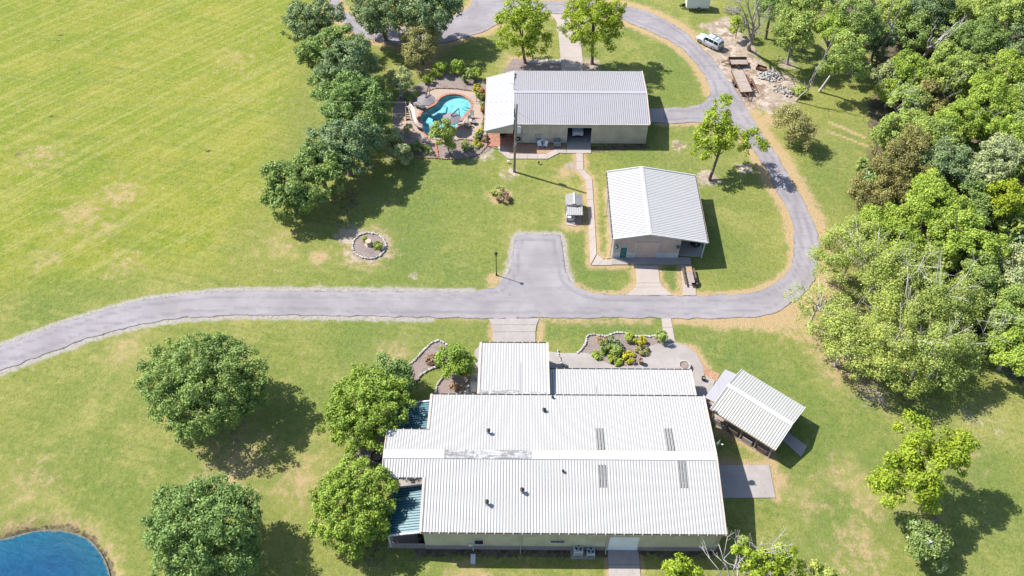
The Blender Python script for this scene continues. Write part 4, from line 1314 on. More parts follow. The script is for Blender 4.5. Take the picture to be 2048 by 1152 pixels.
MB().cyl((tdx1 - 0.1, syw - 0.06, 1.05), 0.035, 0.06, 8, axis='Y').build('handle', 'chrome', dr)
cxw = (tdx0 + tdx1) / 2
wr = root('door_wreath', 'small pale ring wreath low on the teal workshop door', 'wreath', (cxw, syw - 0.04, 0.62))
MB().tube([(0.2 * math.cos(a), 0, 0.2 * math.sin(a)) for a in [i * math.pi / 8 for i in range(17)]], 0.045, 5).build('ring', 'ac_blue', wr, True)
for lbl, u in (('dark hanging basket on the workshop wall left of the teal door', 1233.5), ('dark hanging basket on the workshop wall beside the side porch', 1356)):
    p = on_y(u, 494.5, syw - 0.25)
    hb = root('hanging_basket', lbl, 'hanging basket', (p.x, syw - 0.25, p.z), 'baskets on the workshop front')
    MB().tube([(0, 0.22, 0.42), (0, 0.05, 0.45), (0, 0, 0.38), (0, 0, 0.15)], 0.02, 5).build('bracket', 'black', hb, True)
    MB().tube([(0, 0, -0.22), (0, 0, -0.1), (0, 0, 0.02)], [0.09, 0.2, 0.22], 10).build('pot', 'black', hb, True)
    MB().tube([(0, 0, 0.0), (0, 0, 0.12), (0, 0, 0.2)], [0.24, 0.22, 0.08], 8).build('fern', 'door_teal', hb, True)
for y in (SYN + 0.4, SYN + 4.6, SYN + 8.8, SYF - 0.4):
    MB().box(24.72, 24.86, y - 0.07, y + 0.07, 0.05, SZ1 - 0.05).build('post', 'white_trim', shop)
p = on_y(1216, 430, 80)
downspout(shop, SX0 - 0.08, SYN + 8.4, SZ0 - 0.1, (-0.4, -0.2))
downspout(shop, SX0 - 0.08, SYN + 0.4, SZ0 - 0.1, (-0.4, -0.2))
sp = at(1392, 500)
mach = root('garden_machine', 'black machine with a round wheel parked under the workshop side porch', 'machine', (sp.x, sp.y + 0.8, 0.1))
MB().tube([(0.5 * math.cos(a), -0.35, 0.55 + 0.5 * math.sin(a)) for a in [i * math.pi / 8 for i in range(17)]], 0.1, 6).build('wheel', 'rubber', mach, True)
MB().cyl((0, -0.42, 0.55), 0.12, 0.16, 10, axis='Y').build('hub', 'old_wood', mach, True)
for i in range(3):
    a = i * math.pi / 3
    MB().beam((-0.5 * math.cos(a), -0.35, 0.55 - 0.5 * math.sin(a)), (0.5 * math.cos(a), -0.35, 0.55 + 0.5 * math.sin(a)), 0.05, 0.05).build('spoke', 'black', mach, True)
MB().box(-0.75, 0.6, -0.2, 0.7, 0.3, 0.8).build('frame', 'black', mach, True)
MB().box(-0.6, 0.1, 0.0, 0.6, 0.8, 1.15).build('engine_cover', 'black', mach, True)
MB().tube([(-0.6, 0.3, 0.7), (-1.0, 0.3, 1.0), (-1.1, 0.3, 1.2)], 0.04, 6).build('handle', 'black', mach, True)

# ------------------------------------------------------------------ open pavilion on the right
pz, pr = 2.5, 3.35
pA, pB, pC, pD = [at(*q, pz) for q in ((1480.4, 736.7), (1608.7, 813.2), (1423.6, 820.4), (1552.5, 902))]
pex = ((pB - pA) + (pD - pC)).normalized()
pey = Vector((-pex.y, pex.x, 0))
pc = (pA + pB + pC + pD) / 4
pL = ((pB - pA).length + (pD - pC).length) / 4
pW = ((pA - pC).dot(pey) + (pB - pD).dot(pey)) / 4
pav = root('pavilion', 'rotated open shed with a white gabled metal roof streaked by mildew', 'pavilion', (pc.x, pc.y, 0))
def pp(a, b, z):
    q = pc + pex * a + pey * b
    return Vector((q.x, q.y, z))
roof_slope(pav, pp(-pL, -pW, pz), pp(pL, -pW, pz), pp(0, 0, pr) - pp(0, -pW, pz), ('dirty_roof', 'rib_dirt_shade'))
roof_slope(pav, pp(-pL, pW, pz), pp(pL, pW, pz), pp(0, 0, pr) - pp(0, pW, pz), ('dirty_roof', 'rib_light'))
m = MB()
for s in (-1, 1):
    m.face([pp(-pL, s * 0.3, pr + 0.03), pp(pL, s * 0.3, pr + 0.03), pp(pL, 0, pr + 0.09), pp(-pL, 0, pr + 0.09)][::s])
m.build('ridge_cap', 'shop_roof', pav)
for a in (-pL, pL):
    for s in (-1, 1):
        MB().beam(pp(a, s * pW, pz - 0.03), pp(a, 0, pr - 0.03), 0.08, 0.2).build('rake_trim', 'white_trim', pav)
for s in (-1, 1):
    MB().beam(pp(-pL, s * (pW - 0.05), pz - 0.12), pp(pL, s * (pW - 0.05), pz - 0.12), 0.1, 0.2).build('eave_beam', 'wood', pav)
    for i in range(5):
        q = pp(-pL + 0.4 + i * (2 * pL - 0.8) / 4, s * (pW - 0.35), 0)
        MB().obox((q.x, q.y, 1.2), (0.14, 0.14, 2.4), math.atan2(pex.y, pex.x)).build('post', 'wood', pav)
q0, q1, q2, q3 = pp(-pL + 0.3, -pW + 0.2, 0), pp(pL - 0.3, -pW + 0.2, 0), pp(pL - 0.3, pW - 0.2, 0), pp(-pL + 0.3, pW - 0.2, 0)
MB().prism([q0, q1, q2, q3], -0.05, 0.1).build('floor_slab', 'concrete_grey', pav)
rz = math.atan2(pex.y, pex.x)
for i in range(4):
    q = pp(-pL + 1.3 + i * 1.85, -pW + 0.28, 0.5)
    MB().obox(q, (1.2, 0.1, 0.85), rz).build('half_wall_panel', ['old_wood', 'dark_wood', 'old_wood', 'dark_wood'][i], pav)
for i in range(3):
    q = pp(-pL + 1.6 + i * 2.4, -pW + 0.9, 0.45)
    bn = root('bench', ['plank bench at the left end under the pavilion', 'plank bench in the middle under the pavilion', 'plank bench at the right end under the pavilion'][i], 'bench', (q.x, q.y, 0.1), 'benches under the pavilion', rz)
    MB().box(-0.8, 0.8, -0.2, 0.2, 0.38, 0.44).build('seat', 'old_wood', bn, True)
    for sx in (-0.65, 0.65):
        MB().box(sx - 0.05, sx + 0.05, -0.18, 0.18, 0, 0.38).build('leg', 'dark_wood', bn, True)
w_ = MB()
siding(w_, pp(-pL + 0.3, pW - 0.2, 0), pp(-pL + 0.3, -0.6, 0), 0.1, 2.5, 2.9)
w_.build('wall', 'wood', pav)
fl = [at(*q, 2.3) for q in ((1450.3, 738.7), (1473, 748.5), (1432, 806), (1410, 794.6))]
ey_ = fl[0] - fl[3]
nn = 5
for i in range(nn):
    a, b = fl[3].lerp(fl[0], i / nn), fl[3].lerp(fl[0], (i + 1) / nn)
    c, d = fl[2].lerp(fl[1], (i + 1) / nn), fl[2].lerp(fl[1], i / nn)
    dz = Vector((0, 0, 0.06))
    MB().hexa([a - dz, d - dz, c - dz, b - dz, a, d, c + Vector((0, 0, 0)), b]).build('entry_roof_panel', 'grey_roof', pav)
for q in (fl[3].lerp(fl[1], 0.12), fl[0].lerp(fl[2], 0.12)):
    MB().box(q.x - 0.06, q.x + 0.06, q.y - 0.06, q.y + 0.06, 0, 2.24).build('post', 'wood', pav)

# ------------------------------------------------------------------ little well house
wl, wrr = at(1131.5, 411, 1.8), at(1165.5, 411, 1.8)
wb = at(1148, 388, 1.95)
well = root('well_house', 'tiny grey metal roofed well house beside the footpath', 'shed', ((wl.x + wrr.x) / 2, wl.y, 0))
wx0, wx1, wy0, wy1 = wl.x, wrr.x, wl.y - 0.05, wb.y
wxm = (wx0 + wx1) / 2
roof_slope(well, (wx0, wy1, 1.75), (wx0, wy0, 1.75), (wxm - wx0, 0, 0.45), ('shop_roof', 'rib_dirt_shade'), width=0.6)
roof_slope(well, (wx1, wy1, 1.75), (wx1, wy0, 1.75), (wxm - wx1, 0, 0.45), ('shop_roof', 'rib_dirt_shade'), width=0.6)
MB().beam((wxm, wy0 - 0.03, 2.22), (wxm, wy1 + 0.03, 2.22), 0.22, 0.05).build('ridge_cap', 'shop_roof', well)
m = MB()
siding(m, (wx1 - 0.1, wy0 + 0.1), (wx1 - 0.1, wy1 - 0.1), 0, 1.75, 1.75)
siding(m, (wx1 - 0.1, wy1 - 0.1), (wx0 + 0.1, wy1 - 0.1), 0, 1.75, 1.75)
siding(m, (wx0 + 0.1, wy1 - 0.1), (wx0 + 0.1, wy0 + 0.1), 0, 1.75, 1.75)
siding(m, (wx0 + 0.1, wy0 + 0.1), (wx1 - 0.1, wy0 + 0.1), 1.3, 1.95, 1.95)
m.build('wall', 'wall_grey', well)
MB().box(wxm - 0.6, wxm + 0.6, wy0 + 0.0, wy0 + 0.09, 1.75, 2.05).build('gable_vent', 'wall_pink', well)
yb = at(1149, 430, 1.45).y
roof_slope(well, (wx0 + 0.12, yb, 1.42), (wx1 - 0.02, yb, 1.42), (0, wy0 + 0.05 - yb, 0.28), ('shop_roof', 'rib_dirt_shade'), 'front_roof_panel', 0.7)
MB().beam((wx0 + 0.12, yb, 1.38), (wx1 - 0.02, yb, 1.38), 0.08, 0.1).build('front_beam', 'dark_wood', well)
for x in (wx0 + 0.18, wx1 - 0.1):
    MB().box(x - 0.05, x + 0.05, yb + 0.03, yb + 0.13, 0, 1.36).build('post', 'dark_wood', well)
MB().box(wx0 + 0.1, wx1 - 0.1, yb - 0.1, wy0 + 0.1, 0.02, 0.10).build('pad', 'concrete_grey', well)
MB().box(wx0 + 0.15, wxm + 0.1, yb + 0.15, wy0, 0.1, 0.75).build('pump_cover', 'wall_white', well)
MB().beam((wxm - 0.5, yb + 0.05, 1.35), (wxm + 0.2, yb + 0.05, 0.1), 0.06, 0.06).build('brace', 'dark_wood', well)
c = at(1144, 447)
slab('pump_pad', [(1131, 442), (1153, 443), (1153, 453), (1132, 450)], 0.05, 'concrete')

# ------------------------------------------------------------------ pool
def offset(poly, d):
    n = len(poly)
    out = []
    ar = sum(poly[i - 1].x * poly[i].y - poly[i].x * poly[i - 1].y for i in range(n))
    sg = 1 if ar > 0 else -1
    for i in range(n):
        t = (poly[(i + 1) % n] - poly[i - 1]).normalized()
        out.append(poly[i] + Vector((t.y, -t.x, 0)) * (d * sg))
    return out
cop_out = offset(POOL, 0.42)
sheet('pool_deck', DECK, [cop_out], 0.05, 'deck', thick=0.1)
pool = root('swimming_pool', 'kidney shaped blue swimming pool with a red brick rim', 'swimming pool', (sum((p for p in POOL), Vector()) / len(POOL)))
pool.location.z = 0
n = len(POOL)
m = MB()
for i in range(n):
    j = (i + 1) % n
    a, b, c, d = POOL[i], POOL[j], cop_out[j], cop_out[i]
    z = 0.085
    m.face([(d.x, d.y, z), (c.x, c.y, z), (b.x, b.y, z), (a.x, a.y, z)])
    m.face([(d.x, d.y, 0.0), (c.x, c.y, 0.0), (c.x, c.y, z), (d.x, d.y, z)])
    m.face([(a.x, a.y, -0.2), (b.x, b.y, -0.2), (b.x, b.y, z), (a.x, a.y, z)])
m.build('coping', 'coping', pool)
m = MB()
deep = [p.lerp(pool.location, 0.12) for p in POOL]
pc_ = pool.location
def depth(p):
    t = (p.x - pc_.x) * 0.55 + (p.y - pc_.y) * 0.45
    return -0.80 + 0.05 * max(-5, min(5, t))
for i in range(n):
    j = (i + 1) % n
    a, b, c, d = POOL[i], POOL[j], deep[j], deep[i]
    m.face([(a.x, a.y, -0.15), (b.x, b.y, -0.15), (b.x, b.y, -0.55), (a.x, a.y, -0.55)])
    m.face([(a.x, a.y, -0.55), (b.x, b.y, -0.55), (c.x, c.y, depth(c)), (d.x, d.y, depth(d))])
m.f.append(tuple(range(len(m.v), len(m.v) + n)))
m.v += [(p.x, p.y, depth(p)) for p in deep]
m.mi.append(0)
m.build('basin', 'plaster', pool)
q = at(*ZPOOL([(1075, 280)])[0])
for i in range(3):
    ctr = at(*ZPOOL([(1160, 270)])[0])
    MB().cyl((ctr.x - 0.2, ctr.y - 0.3, -0.75), 1.9 - 0.45 * i, 0.15 + i * 0.18, 20).build('step', 'plaster', pool)
sh = sheet('water', POOL, [], -0.1, 'pool', kind=None)
sh.parent = pool
sh.data.transform(Matrix.Translation(-pool.location))
rail_c = at(*ZPOOL([(1190, 280)])[0])
for k in range(2):
    y = rail_c.y + (k - 0.5) * 0.6
    MB().tube([(rail_c.x + 0.7, y, 0.05), (rail_c.x + 0.65, y, 0.85), (rail_c.x + 0.1, y, 0.85), (rail_c.x - 0.8, y, 0.0)], 0.03, 6).build('handrail', 'chrome', pool)

def umbrella(label, centre, post, h, r):
    t = root('cantilever_umbrella', label, 'umbrella', (centre.x, centre.y, 0.05), 'grey umbrellas at the pool')
    P = post - centre
    for k in range(8):
        a0, a1 = math.pi / 8 + k * math.pi / 4, math.pi / 8 + (k + 1) * math.pi / 4
        ed = [(r * math.cos(a), r * math.sin(a), h - 0.5) for a in (a0, a1)]
        mid = tuple((x + y) / 2 * 0.97 for x, y in zip(ed[0][:2], ed[1][:2])) + (h - 0.47,)
        m = MB()
        m.face([(0, 0, h), ed[0], mid])
        m.face([(0, 0, h), mid, ed[1]])
        m.face([ed[0], (ed[0][0], ed[0][1], h - 0.62), (mid[0], mid[1], h - 0.58), mid])
        m.face([mid, (mid[0], mid[1], h - 0.58), (ed[1][0], ed[1][1], h - 0.62), ed[1]])
        m.build('canopy_panel', 'umbrella', t, True)
        MB().beam((0, 0, h - 0.03), (ed[0][0], ed[0][1], h - 0.53), 0.03, 0.03).build('rib', 'black', t, True)
    MB().tube([(0, 0, h - 0.05), (0, 0, h + 0.1)], [0.12, 0.06], 8).build('finial', 'black', t, True)
    MB().tube([(P.x, P.y, 0), (P.x, P.y, h + 0.25)], 0.05, 8).build('post', 'black', t, True)
    MB().beam((P.x, P.y, h + 0.2), (0, 0, h + 0.12), 0.1, 0.14).build('arm', 'black', t, True)
    MB().box(P.x - 0.4, P.x + 0.4, P.y - 0.4, P.y + 0.4, 0, 0.08).build('base', 'black', t, True)
zq = lambda x, y, z=0.0: at(*ZPOOL([(x, y)])[0], z)
c1 = zq(430, 240, 2.1)
umbrella('grey umbrella on the left side of the pool over white chairs', Vector((c1.x, c1.y, 0)), zq(490, 150, 0.9), 2.5, 1.5)
c2 = zq(850, 545, 2.2)
umbrella('grey umbrella reaching over the pool water, arm from the right', Vector((c2.x, c2.y, 0)), zq(985, 625), 2.6, 1.5)

def lounger(label, p, rz, recl=0.9, mat='sling'):
    t = root('lounge_chair', label, 'chair', (p.x, p.y, 0.05), 'chairs on the pool deck', rz)
    MB().box(-0.3, 0.3, -0.45, 0.35, 0.36, 0.41).build('seat', mat, t, True)
    MB().hexa([(-0.3, 0.33, 0.38), (0.3, 0.33, 0.38), (0.3, 0.38, 0.36), (-0.3, 0.38, 0.36), (-0.3, 0.62, 0.38 + recl), (0.3, 0.62, 0.38 + recl), (0.3, 0.67, 0.37 + recl), (-0.3, 0.67, 0.37 + recl)]).build('backrest', mat, t, True)
    for sx in (-0.3, 0.3):
        MB().tube([(sx, -0.42, 0), (sx, -0.42, 0.58), (sx, 0.45, 0.6)], 0.025, 5).build('armrest', 'black', t, True)
        MB().tube([(sx, 0.4, 0), (sx, 0.38, 0.4)], 0.025, 5).build('leg', 'black', t, True)
    return t
lounger('tan pool chair farthest back on the right deck', zq(1170, 560), R(-20))
lounger('tan pool chair beside the round table on the right deck', zq(1120, 690), R(160))
lounger('tan pool chair at the water edge next to the umbrella post', zq(1005, 670), R(-70))
lounger('tan reclined pool chair in the middle of the right deck group', zq(1155, 615), R(10), 0.5)
ptb = root('patio_table', 'small round dark table between the pool chairs', 'table', zq(1215, 640))
MB().cyl((0, 0, 0.5), 0.4, 0.04, 14).build('table_top', 'umbrella', ptb, True)
MB().cyl((0, 0, 0.05), 0.05, 0.45, 8).build('pedestal', 'black', ptb, True)
for i in range(4):
    p = zq(260 + i * 38, 345 + i * 15)
    lounger('white %s chair of the row under the left pool umbrella' % ['leftmost', 'second', 'third', 'rightmost'][i], p, R(200), 0.7, 'white_plastic')

# water slide
sl0 = zq(145, 560)
sld = root('pool_slide', 'tan curved pool slide with a ladder at the left end of the pool', 'water slide', (sl0.x, sl0.y, 0.05))
path = [(zq(150, 500), 1.75), (zq(185, 520), 1.7), (zq(215, 580), 1.45), (zq(230, 650), 1.15), (zq(265, 705), 0.85), (zq(320, 730), 0.55), (zq(375, 735), 0.35)]
pts = smooth([Vector((p.x - sl0.x, p.y - sl0.y, z)) for p, z in path], k=4)
rings = []
for i, p in enumerate(pts):
    d = (pts[min(i + 1, len(pts) - 1)] - pts[max(i - 1, 0)])
    d.z = 0
    d.normalize()
    sd = Vector((d.y, -d.x, 0))
    rings.append([p + sd * a + Vector((0, 0, b)) for a, b in ((-0.42, 0.32), (-0.36, 0.32), (-0.28, 0.06), (0, 0.0), (0.28, 0.06), (0.36, 0.32), (0.42, 0.32), (0.32, -0.02), (0, -0.08), (-0.32, -0.02))])
MB().loft(rings).build('flume', 'slide', sld, True, True)
for k, t_ in enumerate((6, 12, 18)):
    p = pts[t_]
    MB().tube([(p.x, p.y, 0), (p.x, p.y, p.z)], 0.07, 8).build('support', 'slide', sld, True)
top = pts[0]
for s in (-1, 1):
    MB().beam((top.x + s * 0.36, top.y - 1.3, 0), (top.x + s * 0.36, top.y, 1.75), 0.12, 0.3).build('ladder_side', 'slide', sld, True)
    MB().tube([(top.x + s * 0.36, top.y - 0.3, 1.4), (top.x + s * 0.36, top.y - 0.2, 2.4), (top.x + s * 0.36, top.y + 0.3, 2.4), (top.x + s * 0.36, top.y + 0.4, 1.9)], 0.03, 6).build('handrail', 'chrome', sld, True)
for i in range(6):
    f = (i + 0.6) / 6.2
    MB().box(top.x - 0.33, top.x + 0.33, top.y - 1.3 + 1.3 * f - 0.1, top.y - 1.3 + 1.3 * f + 0.1, 1.75 * f - 0.03, 1.75 * f + 0.02).build('tread', 'black', sld, True)

# ------------------------------------------------------------------ stones and edging
_st = {}
def stone_mesh(k, mat, sz):
    key = (k, mat)
    if key not in _st:
        rg = random.Random(k)
        bm = bmesh.new()
        bmesh.ops.create_icosphere(bm, subdivisions=1, radius=1)
        for v in bm.verts:
            v.co *= rg.uniform(0.75, 1.15)
            v.co.x *= sz[0]; v.co.y *= sz[1]; v.co.z *= sz[2]
        me = bpy.data.meshes.new('stone')
        bm.to_mesh(me)
        bm.free()
        me.materials.append(MT[mat])
        _st[key] = me
    return _st[key]
def stone_line(name, label, px, step, mat='stone', sz=(0.24, 0.17, 0.17), piece='stone', closed=False, seed=1, cat='stone edging'):
    P = smooth(gp(px), closed, 5)
    if closed:
        P.append(P[0])
    P = resample(P, step)
    rg = random.Random(seed)
    t = root(name, label, cat, P[len(P) // 2])
    for i, p in enumerate(P):
        q = P[min(i + 1, len(P) - 1)] - P[max(i - 1, 0)]
        M = Matrix.Translation(p + Vector((rg.uniform(-.05, .05), rg.uniform(-.05, .05), 0.10))) @ Matrix.Rotation(math.atan2(q.y, q.x) + rg.uniform(-.3, .3), 4, 'Z') @ Matrix.Diagonal((rg.uniform(.8, 1.2), rg.uniform(.8, 1.25), rg.uniform(.7, 1.2), 1))
        inst(piece, stone_mesh(rg.randrange(5), mat, sz), t, M)
    return t
Z5 = lambda pts: zp(620, 660, 4.432, pts)
Z4 = lambda pts: zp(940, 620, 4.096, pts)
stone_line('stone_ring', 'white stone ring around the stump bed left of the lane', zp(640, 420, 8.227, [(810 + 272 * math.cos(a), 595 + 212 * math.sin(a)) for a in [i * math.pi / 8 for i in range(16)]]), 0.40, closed=True, seed=2, cat='stone ring')
stone_line('stone_edging', 'white stone edging along the top of the curved bed left of the wing', Z5([(840, 335), (940, 260), (1000, 190), (1080, 115), (1150, 100), (1215, 132)]), 0.38, seed=3)
stone_line('stone_edging', 'white stone edging along the lower side of the curved bed left of the wing', Z5([(880, 540), (915, 480), (960, 430), (1010, 380), (1140, 320)]), 0.38, seed=4)
stone_line('stone_edging', 'short white stone edging nearest the main building, upper left corner', Z5([(1113, 562), (1130, 490), (1165, 440), (1205, 408)]), 0.38, seed=5)
stone_line('stone_edging', 'white stone edging left of the porch, between the two house trees', Z5([(345, 970), (370, 1000), (385, 1070), (430, 1140)]), 0.38, seed=6)
stone_line('stone_edging', 'wavy white stone edging along the back of the patio flower bed', Z4([(885, 350), (940, 290), (960, 222), (1010, 204), (1110, 216), (1200, 186), (1280, 196), (1350, 216), (1530, 216)]), 0.34, sz=(0.2, 0.13, 0.12), seed=7)
stone_line('stone_edging', 'short white stone kerb where the wing drive meets the patio', Z4([(722, 345), (735, 400), (750, 440), (790, 470)]), 0.34, sz=(0.2, 0.15, 0.14), seed=8)
Z2 = lambda pts: zp(740, 100, 4.8, pts)
BR = dict(mat='stone_brown', sz=(0.2, 0.13, 0.12), cat='stone edging')
stone_line('fieldstone_edging', 'brown fieldstone edging below the pool bed, bottom curve', Z2([(255, 945), (330, 990), (450, 1030), (640, 1040), (800, 1050), (950, 1030), (1060, 990), (1140, 900)]), 0.36, seed=9, **BR)
stone_line('fieldstone_edging', 'brown fieldstone edging along the back of the pool deck', Z2([(515, 415), (560, 395), (640, 372), (740, 370), (860, 376), (1005, 402)]), 0.36, seed=10, **BR)
stone_line('fieldstone_edging', 'brown fieldstone edging on the left of the pool deck', Z2([(285, 670), (330, 620), (380, 560), (430, 500)]), 0.36, seed=11, **BR)
stone_line('fieldstone_edging', 'brown fieldstone edging along the front of the pool deck', Z2([(610, 905), (740, 890), (870, 862), (1000, 875), (1130, 890)]), 0.36, seed=12, **BR)
stone_line('brick_steps', 'orange brick stepping path through the lower pool bed', Z2([(632, 905), (640, 960), (655, 1030)]), 0.4, mat='brick', sz=(0.32, 0.2, 0.08), seed=13, piece='brick', cat='path')
def pile(name, label, u, v, n, spread, mat, sz, seed, cat, h=0.5):
    p = at(u, v)
    t = root(name, label, cat, p)
    rg = random.Random(seed)
    for i in range(n):
        a, r = rg.uniform(0, 6.28), spread * rg.random() ** 0.7
        z = h * max(0, 1 - r / spread) * rg.random() + sz * 0.3
        s = rg.uniform(0.5, 1.4) * sz
        M = Matrix.Translation(p + Vector((math.cos(a) * r, math.sin(a) * r * 0.8, z))) @ Matrix.Rotation(rg.uniform(0, 6), 4, 'Z') @ Matrix.Rotation(rg.uniform(-.6, .6), 4, 'X') @ Matrix.Scale(s, 4)
        inst('chunk', stone_mesh(rg.randrange(6), mat, (1.0, 0.8, 0.6)), t, M)
pile('rubble_pile', 'large pale pile of broken concrete behind the trailers', 1538, 152, 110, 1.9, 'rubble', 0.25, 1, 'rubble pile', 0.7)
pile('rubble_pile', 'small grey scattering of rubble right of the flatbed trailer', 1561, 177, 55, 1.5, 'rubble', 0.16, 2, 'rubble pile', 0.2)
pile('rubble_pile', 'small white rubble heap nearest the leaning dead trunk', 1577, 187, 55, 1.1, 'rubble', 0.22, 3, 'rubble pile', 0.45)
p = at(1522, 139)
sc_ = root('scrap_box', 'rusty low steel box lying beside the rubble pile', 'scrap box', p, rz=R(-30))
MB().box(-0.8, 0.8, -0.5, 0.5, 0.05, 0.12).build('floor', 'rust', sc_, True)
for a in ((-0.8, 0.8, -0.5, -0.45), (-0.8, 0.8, 0.45, 0.5), (-0.8, -0.75, -0.45, 0.45), (0.75, 0.8, -0.45, 0.45)):
    MB().box(*a, 0.05, 0.5).build('side', 'rust', sc_, True)
p = at(1441, 18)
brush = root('brush_pile', 'grey heap of cut branches beside the white cargo trailer', 'brush pile', at(1462, 24))
rg = random.Random(5)
for i in range(60):
    a = rg.uniform(0, 6.28)
    d = Vector((math.cos(a), math.sin(a), rg.uniform(-.1, .35))) * rg.uniform(0.8, 1.8)
    o = Vector((rg.uniform(-1.2, 1.2), rg.uniform(-1, 1), rg.uniform(0.1, 0.6)))
    MB().tube([o - d * 0.5, o + d * 0.5 + Vector((0, 0, 0.1))], [0.05, 0.015], 4).build('branch', 'bark_grey', brush, True)

# ------------------------------------------------------------------ poles and wires
b = at(1028, 343)
top = on_y(1034, 208, b.y)
up_ = root('utility_pole', 'tall weathered wooden utility pole standing in front of the garage', 'utility pole', b)
lean = top.x - b.x
MB().tube([(0, 0, -0.3), (lean * .5, 0, top.z * .5), (lean, 0, top.z)], [0.2, 0.17, 0.13], 10).build('shaft', 'pole_wood', up_, True)
tz = on_y(1036, 259, b.y).z
fx = lean * tz / top.z
tr = MB().tube([(fx + 0.42, 0, tz - 0.45), (fx + 0.42, 0, tz + 0.4), (fx + 0.42, 0, tz + 0.5)], [0.3, 0.31, 0.18], 14).build('transformer', 'porcelain', up_, True)
MB().tube([(fx + 0.35, 0.1, tz + 0.5), (fx + 0.35, 0.1, tz + 0.75)], [0.06, 0.04], 6).build('bushing', 'stone', tr, True)
MB().box(fx + 0.1, fx + 0.2, -0.06, 0.06, tz - 0.3, tz + 0.3).build('bracket', 'steel', up_, True)
MB().tube([(lean, 0, top.z), (lean, 0, top.z + 0.35)], [0.05, 0.03], 6).build('insulator', 'porcelain', up_, True)
MB().tube([(0.21, 0, 0), (0.2, 0, 3.0)], 0.05, 6).build('riser_conduit', 'steel', up_, True)
MB().tube([(0.22, -0.12, 5.2), (0.25, -0.16, 5.6)], 0.06, 6).build('pole_light', 'white_plastic', up_, True)
tp = Vector((b.x + lean, b.y, top.z + 0.3))
wire_l = at(-300, 160, 9.5)
lines = [('upper bright power line running left from the pole across the field', tp, wire_l), ('lower power line running left from the pole across the field', Vector((b.x + lean * .85, b.y, top.z * 0.86)), at(-300, 178, 7.9)),
         ('service wire dropping from the pole to the meter boxes on the garage', Vector((b.x + fx, b.y, tz + 0.4)), Vector((on_y(1083, 268, gy0).x, gy0 - 0.1, 3.2))),
         ('short wire from the pole top over the garage roof to the meters', Vector((b.x + lean * .9, b.y, top.z * 0.9)), Vector((on_y(1090, 262, gy0).x, gy0 - 0.1, 3.5)))]
for k, (lb, a, c) in enumerate(lines):
    o = MB().tube(catenary(a, c, 1.2 if k < 2 else 0.3, 20), 0.011 if k < 2 else 0.010, 4).build('power_line', 'wire')
    tag(o, lb, 'wire', 'wires at the utility pole')
b = at(993, 550)
h = on_y(993, 506, b.y).z
lp = root('lamp_post', 'slim black lamp post beside the parking apron', 'lamp post', b)
MB().tube([(0, 0, 0), (0, 0, 0.3), (0, 0, 0.35), (0, 0, h - 0.4)], [0.13, 0.11, 0.06, 0.05], 8).build('post', 'black', lp, True)
MB().tube([(0, 0, h - 0.4), (0, 0, h - 0.1)], [0.12, 0.2], 6).build('lantern', 'glass', lp, True)
MB().tube([(0, 0, h - 0.1), (0, 0, h + 0.05), (0, 0, h + 0.14)], [0.26, 0.1, 0.02], 6).build('lantern_cap', 'black', lp, True)
MB().beam((-0.22, 0, h - 0.55), (0.22, 0, h - 0.55), 0.04, 0.04).build('ladder_bar', 'black', lp, True)

# ------------------------------------------------------------------ vehicles
def wheel(parent, x, y, r=0.36, w=0.24, side=1):
    m = MB()
    n = 20
    prof = [(r * 0.62, -w / 2), (r * 0.93, -w / 2), (r, -w / 2 + 0.05), (r, w / 2 - 0.05), (r * 0.93, w / 2), (r * 0.62, w / 2)]
    m.loft([[(x + pr_ * math.cos(t), y + pw, r + pr_ * math.sin(t)) for pr_, pw in prof] for t in [2 * math.pi * i / n for i in range(n + 1)]], cap=False)
    t = m.build('tyre', 'rubber', parent, True, True)
    MB().cyl((x, y - w * 0.36, r), r * 0.63, w * 0.72, 16, axis='Y').cyl((x, y + side * w * 0.37 - 0.02, r), r * 0.2, 0.04, 10, axis='Y').build('rim', 'chrome', t, True)
    for i in range(5):
        a = i * 2 * math.pi / 5
        MB().beam((x + r * 0.2 * math.cos(a), y + side * w * 0.38, r + r * 0.2 * math.sin(a)), (x + r * 0.55 * math.cos(a), y + side * w * 0.38, r + r * 0.55 * math.sin(a)), 0.04, 0.02).build('spoke', 'black', t, True)
